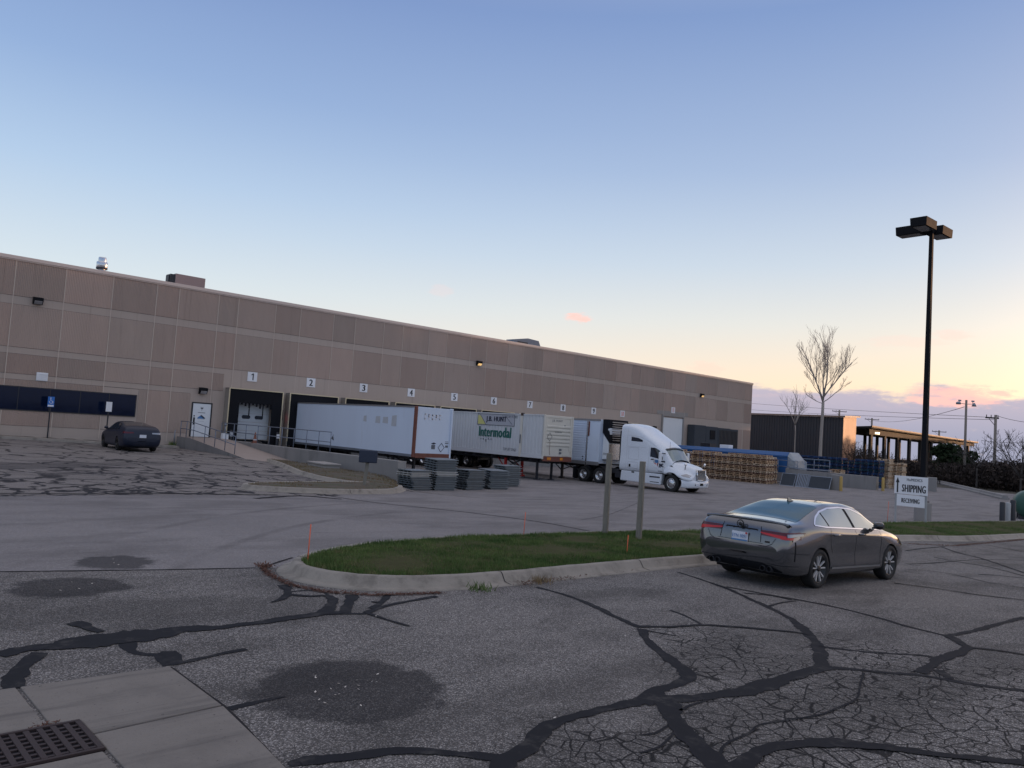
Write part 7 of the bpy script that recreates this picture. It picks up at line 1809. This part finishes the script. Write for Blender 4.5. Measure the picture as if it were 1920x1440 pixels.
# ------------------------------------------------------------------ trees and scrub
def bare_tree(name, label, loc, h, seed, forks, spread, trunk_r, first=.45, m='bark', group=None, twig=.014, depth=5, limbs=None):
    q = random.Random(seed); o = thing(name, label, 'tree', loc, 0, group)
    tb = MB(); cb = MB()
    tp = [Vector((0,0,-.3))]
    lean = Vector((q.uniform(-.02,.02), q.uniform(-.02,.02), 1))
    for k in range(1, 7): tp.append(Vector((lean.x*h*first*k/6 + q.uniform(-.05,.05), lean.y*h*first*k/6, h*first*k/6)))
    tb.tube(tp, trunk_r, 9, r1=trunk_r*.72); tb.build('trunk', M[m], o)
    def grow(p, d, L, r, dep):
        pts = [p]; dd = d.copy(); n = 5
        for k in range(n):
            wb = .13 if dep > 1 else .07; dd = (dd + Vector((q.uniform(-wb,wb), q.uniform(-wb,wb), q.uniform(.03,.12)))).normalized(); pts.append(pts[-1] + dd*L/n)
        cb.tube(pts, r, 5 if r > .03 else 3, r1=max(r*.45, twig*.7))
        if dep <= 0: return
        nb = min(8, max(2, int(2.2 + L*1.25 + q.uniform(-.6, .6))))
        for k in range(nb):
            t = q.uniform(.22, 1.0); i = min(n-1, int(t*n)); bp = pts[i].lerp(pts[i+1], t*n-i)
            a = q.uniform(0, 2*PI); side = dd.orthogonal().normalized(); side.rotate(Matrix.Rotation(a, 3, dd)); 
            nd = (dd*q.uniform(.7, 1.1) + side*q.uniform(.4, .9)*spread + Vector((0,0,.18))).normalized()
            grow(bp, nd, L*q.uniform(.42, .72)*(1.2-.6*t), max(twig, r*q.uniform(.3, .45)), dep-1)
    top = tp[-1]
    if limbs:
        for (f, dx, dy, dz, L, r) in limbs: grow(Vector((lean.x*h*f, lean.y*h*f, h*f)), Vector((dx, dy, dz)).normalized(), L, r, depth-1)
    else:
        for k in range(forks):
            a = 2*PI*k/forks + q.uniform(-.4, .4); nd = Vector((math.cos(a)*spread*.5, math.sin(a)*spread*.5, 1)).normalized(); grow(top, nd, h*(1-first)*q.uniform(.75, 1.0), trunk_r*.6, depth-1)
    cb.build('crown', M[m], o)
for args, kw in PTS['trees']: bare_tree(*args, **kw)

def leafcloud(mb, c, rad, n, size, q, flat=.75):
    for _ in range(n):
        while True:
            p = Vector((q.uniform(-1,1), q.uniform(-1,1), q.uniform(-1,1)))
            if .25 < p.length < 1: break
        p = Vector((c[0]+p.x*rad[0], c[1]+p.y*rad[1], c[2]+p.z*rad[2])); a = Vector((q.uniform(-1,1), q.uniform(-1,1), q.uniform(-1,1))).normalized(); u = a.orthogonal().normalized(); w_ = a.cross(u); s = size*q.uniform(.5, 1.3)
        mb.poly([p-u*s-w_*s*.5, p+u*s-w_*s*.4, p+u*s*.3+w_*s])
def leaf_mat(name, a, c):
    m, t, b = newmat(name); pos = t.node('ShaderNodeNewGeometry').outputs['Position']
    t.inp(b.inputs['Base Color'], t.mix(t.smooth(t.noise(pos, .9, 4.0, .7), .35, .65), a, c)); b.inputs['Roughness'].default_value = .9; b.inputs['Specular IOR Level'].default_value = .1
    return m
M['scrub'] = leaf_mat('bare scrub twigs', (.028,.024,.024), (.060,.046,.040))
M['evergreen'] = leaf_mat('evergreen foliage', (.012,.022,.012), (.03,.045,.022))
# dense scrub along the edge of the yard: one mass
mb = MB(); q = random.Random(5)
for (x, y, rx, ry, rz2, n) in PTS['scrub']:
    leafcloud(mb, (x, y, rz2*.85), (rx, ry, rz2), n, .20, q)
    for _ in range(int(n/14)):
        bx_, by_ = x + q.uniform(-rx, rx), y + q.uniform(-ry, ry); h = rz2*q.uniform(1.2, 2.15); mb.tube([(bx_, by_, 0), (bx_ + q.uniform(-.5,.5), by_ + q.uniform(-.5,.5), h*.6), (bx_ + q.uniform(-1,1), by_ + q.uniform(-1,1), h)], .035, 3, r1=.012)
tag(mb.build('undergrowth', M['scrub']), 'dark leafless brush along the far side of the yard', 'scrub', kind='stuff')
for i, (x, y, h, r, lab) in enumerate(PTS['evergreens']):  # all but the first stand out of view, added to block the low sun
    o = thing('evergreen_tree', lab, 'tree', (x, y, 0), 0, 'dark evergreen trees')
    b = MB(); b.cyl((0,0,-.2), (0,0,h*.6), .22, .1, 8); b.build('trunk', M['bark_dark'], o)
    b = MB(); q = random.Random(i)
    big = h > 12
    for k in range(26 if big else 14): leafcloud(b, (q.uniform(-.6,.6)*r, q.uniform(-.6,.6)*r, h*q.uniform(.22,.86)), (r*.55, r*.55, h*.16), 420, .34 if big else .22, q)
    b.build('crown', M['evergreen'], o)
for i, (x, y, r, h, lab) in enumerate(PTS['shrubs']):
    o = thing('bare_shrub', lab, 'shrub', (x, y, 0), 0, 'leafless shrubs by the shed')
    q = random.Random(40+i); b = MB()
    for k in range(60):
        a = q.uniform(0, 2*PI); rr = q.uniform(.1, 1)*r; p1 = (math.cos(a)*rr*.5, math.sin(a)*rr*.5, h*q.uniform(.3,.6)); p2 = (math.cos(a)*rr, math.sin(a)*rr, h*q.uniform(.6,1.0))
        b.tube([(0,0,0), p1, p2], .03, 3, r1=.012)
        for _ in range(4):
            t = q.uniform(.2,1); s = Vector(p1).lerp(Vector(p2), t); b.tube([s, s + Vector((q.uniform(-1,1), q.uniform(-1,1), q.uniform(-.1,.8)))*.6], .014, 3)
    b.build('stems', M['scrub'], o)

# ------------------------------------------------------------------ foreground: storm drain, leaves, litter, kerb weeds
P = PTS['grate']; g0 = Vector(P[0]); ux = (Vector(P[1])-g0); uy = (Vector(P[3])-g0); zg = zf(g0.x, g0.y) + .014
o = thing('storm_drain', 'rusty cast iron drain grate set in the gutter slabs', 'drain grate', (g0.x, g0.y, zg))
def GP(u, v, z): p = ux*u + uy*v; return (p.x, p.y, z)
b = MB()
def gbar(u0, u1, v0, v1, z0, z1): b.hull8([GP(u0,v0,z0),GP(u1,v0,z0),GP(u1,v1,z0),GP(u0,v1,z0)], [GP(u0,v0,z1),GP(u1,v0,z1),GP(u1,v1,z1),GP(u0,v1,z1)])
gbar(0,1,0,.05,-.02,.012); gbar(0,1,.95,1,-.02,.012); gbar(0,.045,.05,.95,-.02,.012); gbar(.955,1,.05,.95,-.02,.012)
b.build('frame', M['blade'], o, bevel=.003)
b = MB()
for k in range(9):
    u = .06 + k*.10; gbar(u, u+.045, .06, .94, -.03, .010)
for k in range(7):
    v = .09 + k*.122; 
    for j in range(9): 
        u = .06 + j*.10
        gbar(u+.046, u+.0995, v, v+.045, -.03, .006)
b.build('grate_bars', M['blade'], o, bevel=.002)
b = MB(); gbar(.0,1,0,1,-.012,-.005); bb = b.build('sump', M['black'], o); bb.location.z = -.0
mb = MB(); q = random.Random(9)
for (cx_, cy_, rr, n) in PTS['leaves']:
    for _ in range(n):
        a, r = q.uniform(0, 2*PI), rr*math.sqrt(q.random()); x, y = cx_+math.cos(a)*r, cy_+math.sin(a)*r; z = zf(x, y)+.006; e = q.uniform(0, 2*PI); s = q.uniform(.008, .019)
        c_, s_ = math.cos(e)*s, math.sin(e)*s
        mb.poly([(x-c_, y-s_, z), (x+s_*.5, y-c_*.5, z+.003), (x+c_, y+s_, z+.008), (x-s_*.5, y+c_*.5, z+.004)])
tag(mb.build('leaves', M['leaf']), 'pale fallen leaves on the damp round patches', 'leaves', kind='stuff')
mb = MB()
for pl_ in PTS['litter']:
    for a, c in zip(pl_[:-1], pl_[1:]):
        L = math.dist(a[:2], c[:2])
        for _ in range(int(L*a[2])):
            t = q.random(); x, y = lerp(a[0],c[0],t)+q.gauss(0,a[3]), lerp(a[1],c[1],t)+q.gauss(0,a[3]); z = zf(x, y)+.004+abs(q.gauss(0,a[4])); e = q.uniform(0,2*PI); s = q.uniform(.008,.03); h = q.uniform(0,a[4]*2)
            mb.poly([(x-math.cos(e)*s, y-math.sin(e)*s, z), (x+math.sin(e)*s*.35, y-math.cos(e)*s*.35, z), (x+math.cos(e)*s, y+math.sin(e)*s, z+h), (x-math.sin(e)*s*.35, y+math.cos(e)*s*.35, z+h*.5)])
tag(mb.build('leaf_litter', M['litter']), 'reddish dead leaves drifted along the kerb', 'leaf litter', kind='stuff')
for i, (x, y, lab) in enumerate(PTS['weeds']): tuft(x, y, zf(x, y)+.01, 70, .13, 'weed', lab, 'grass' if i == 0 else 'dryweed', .22)
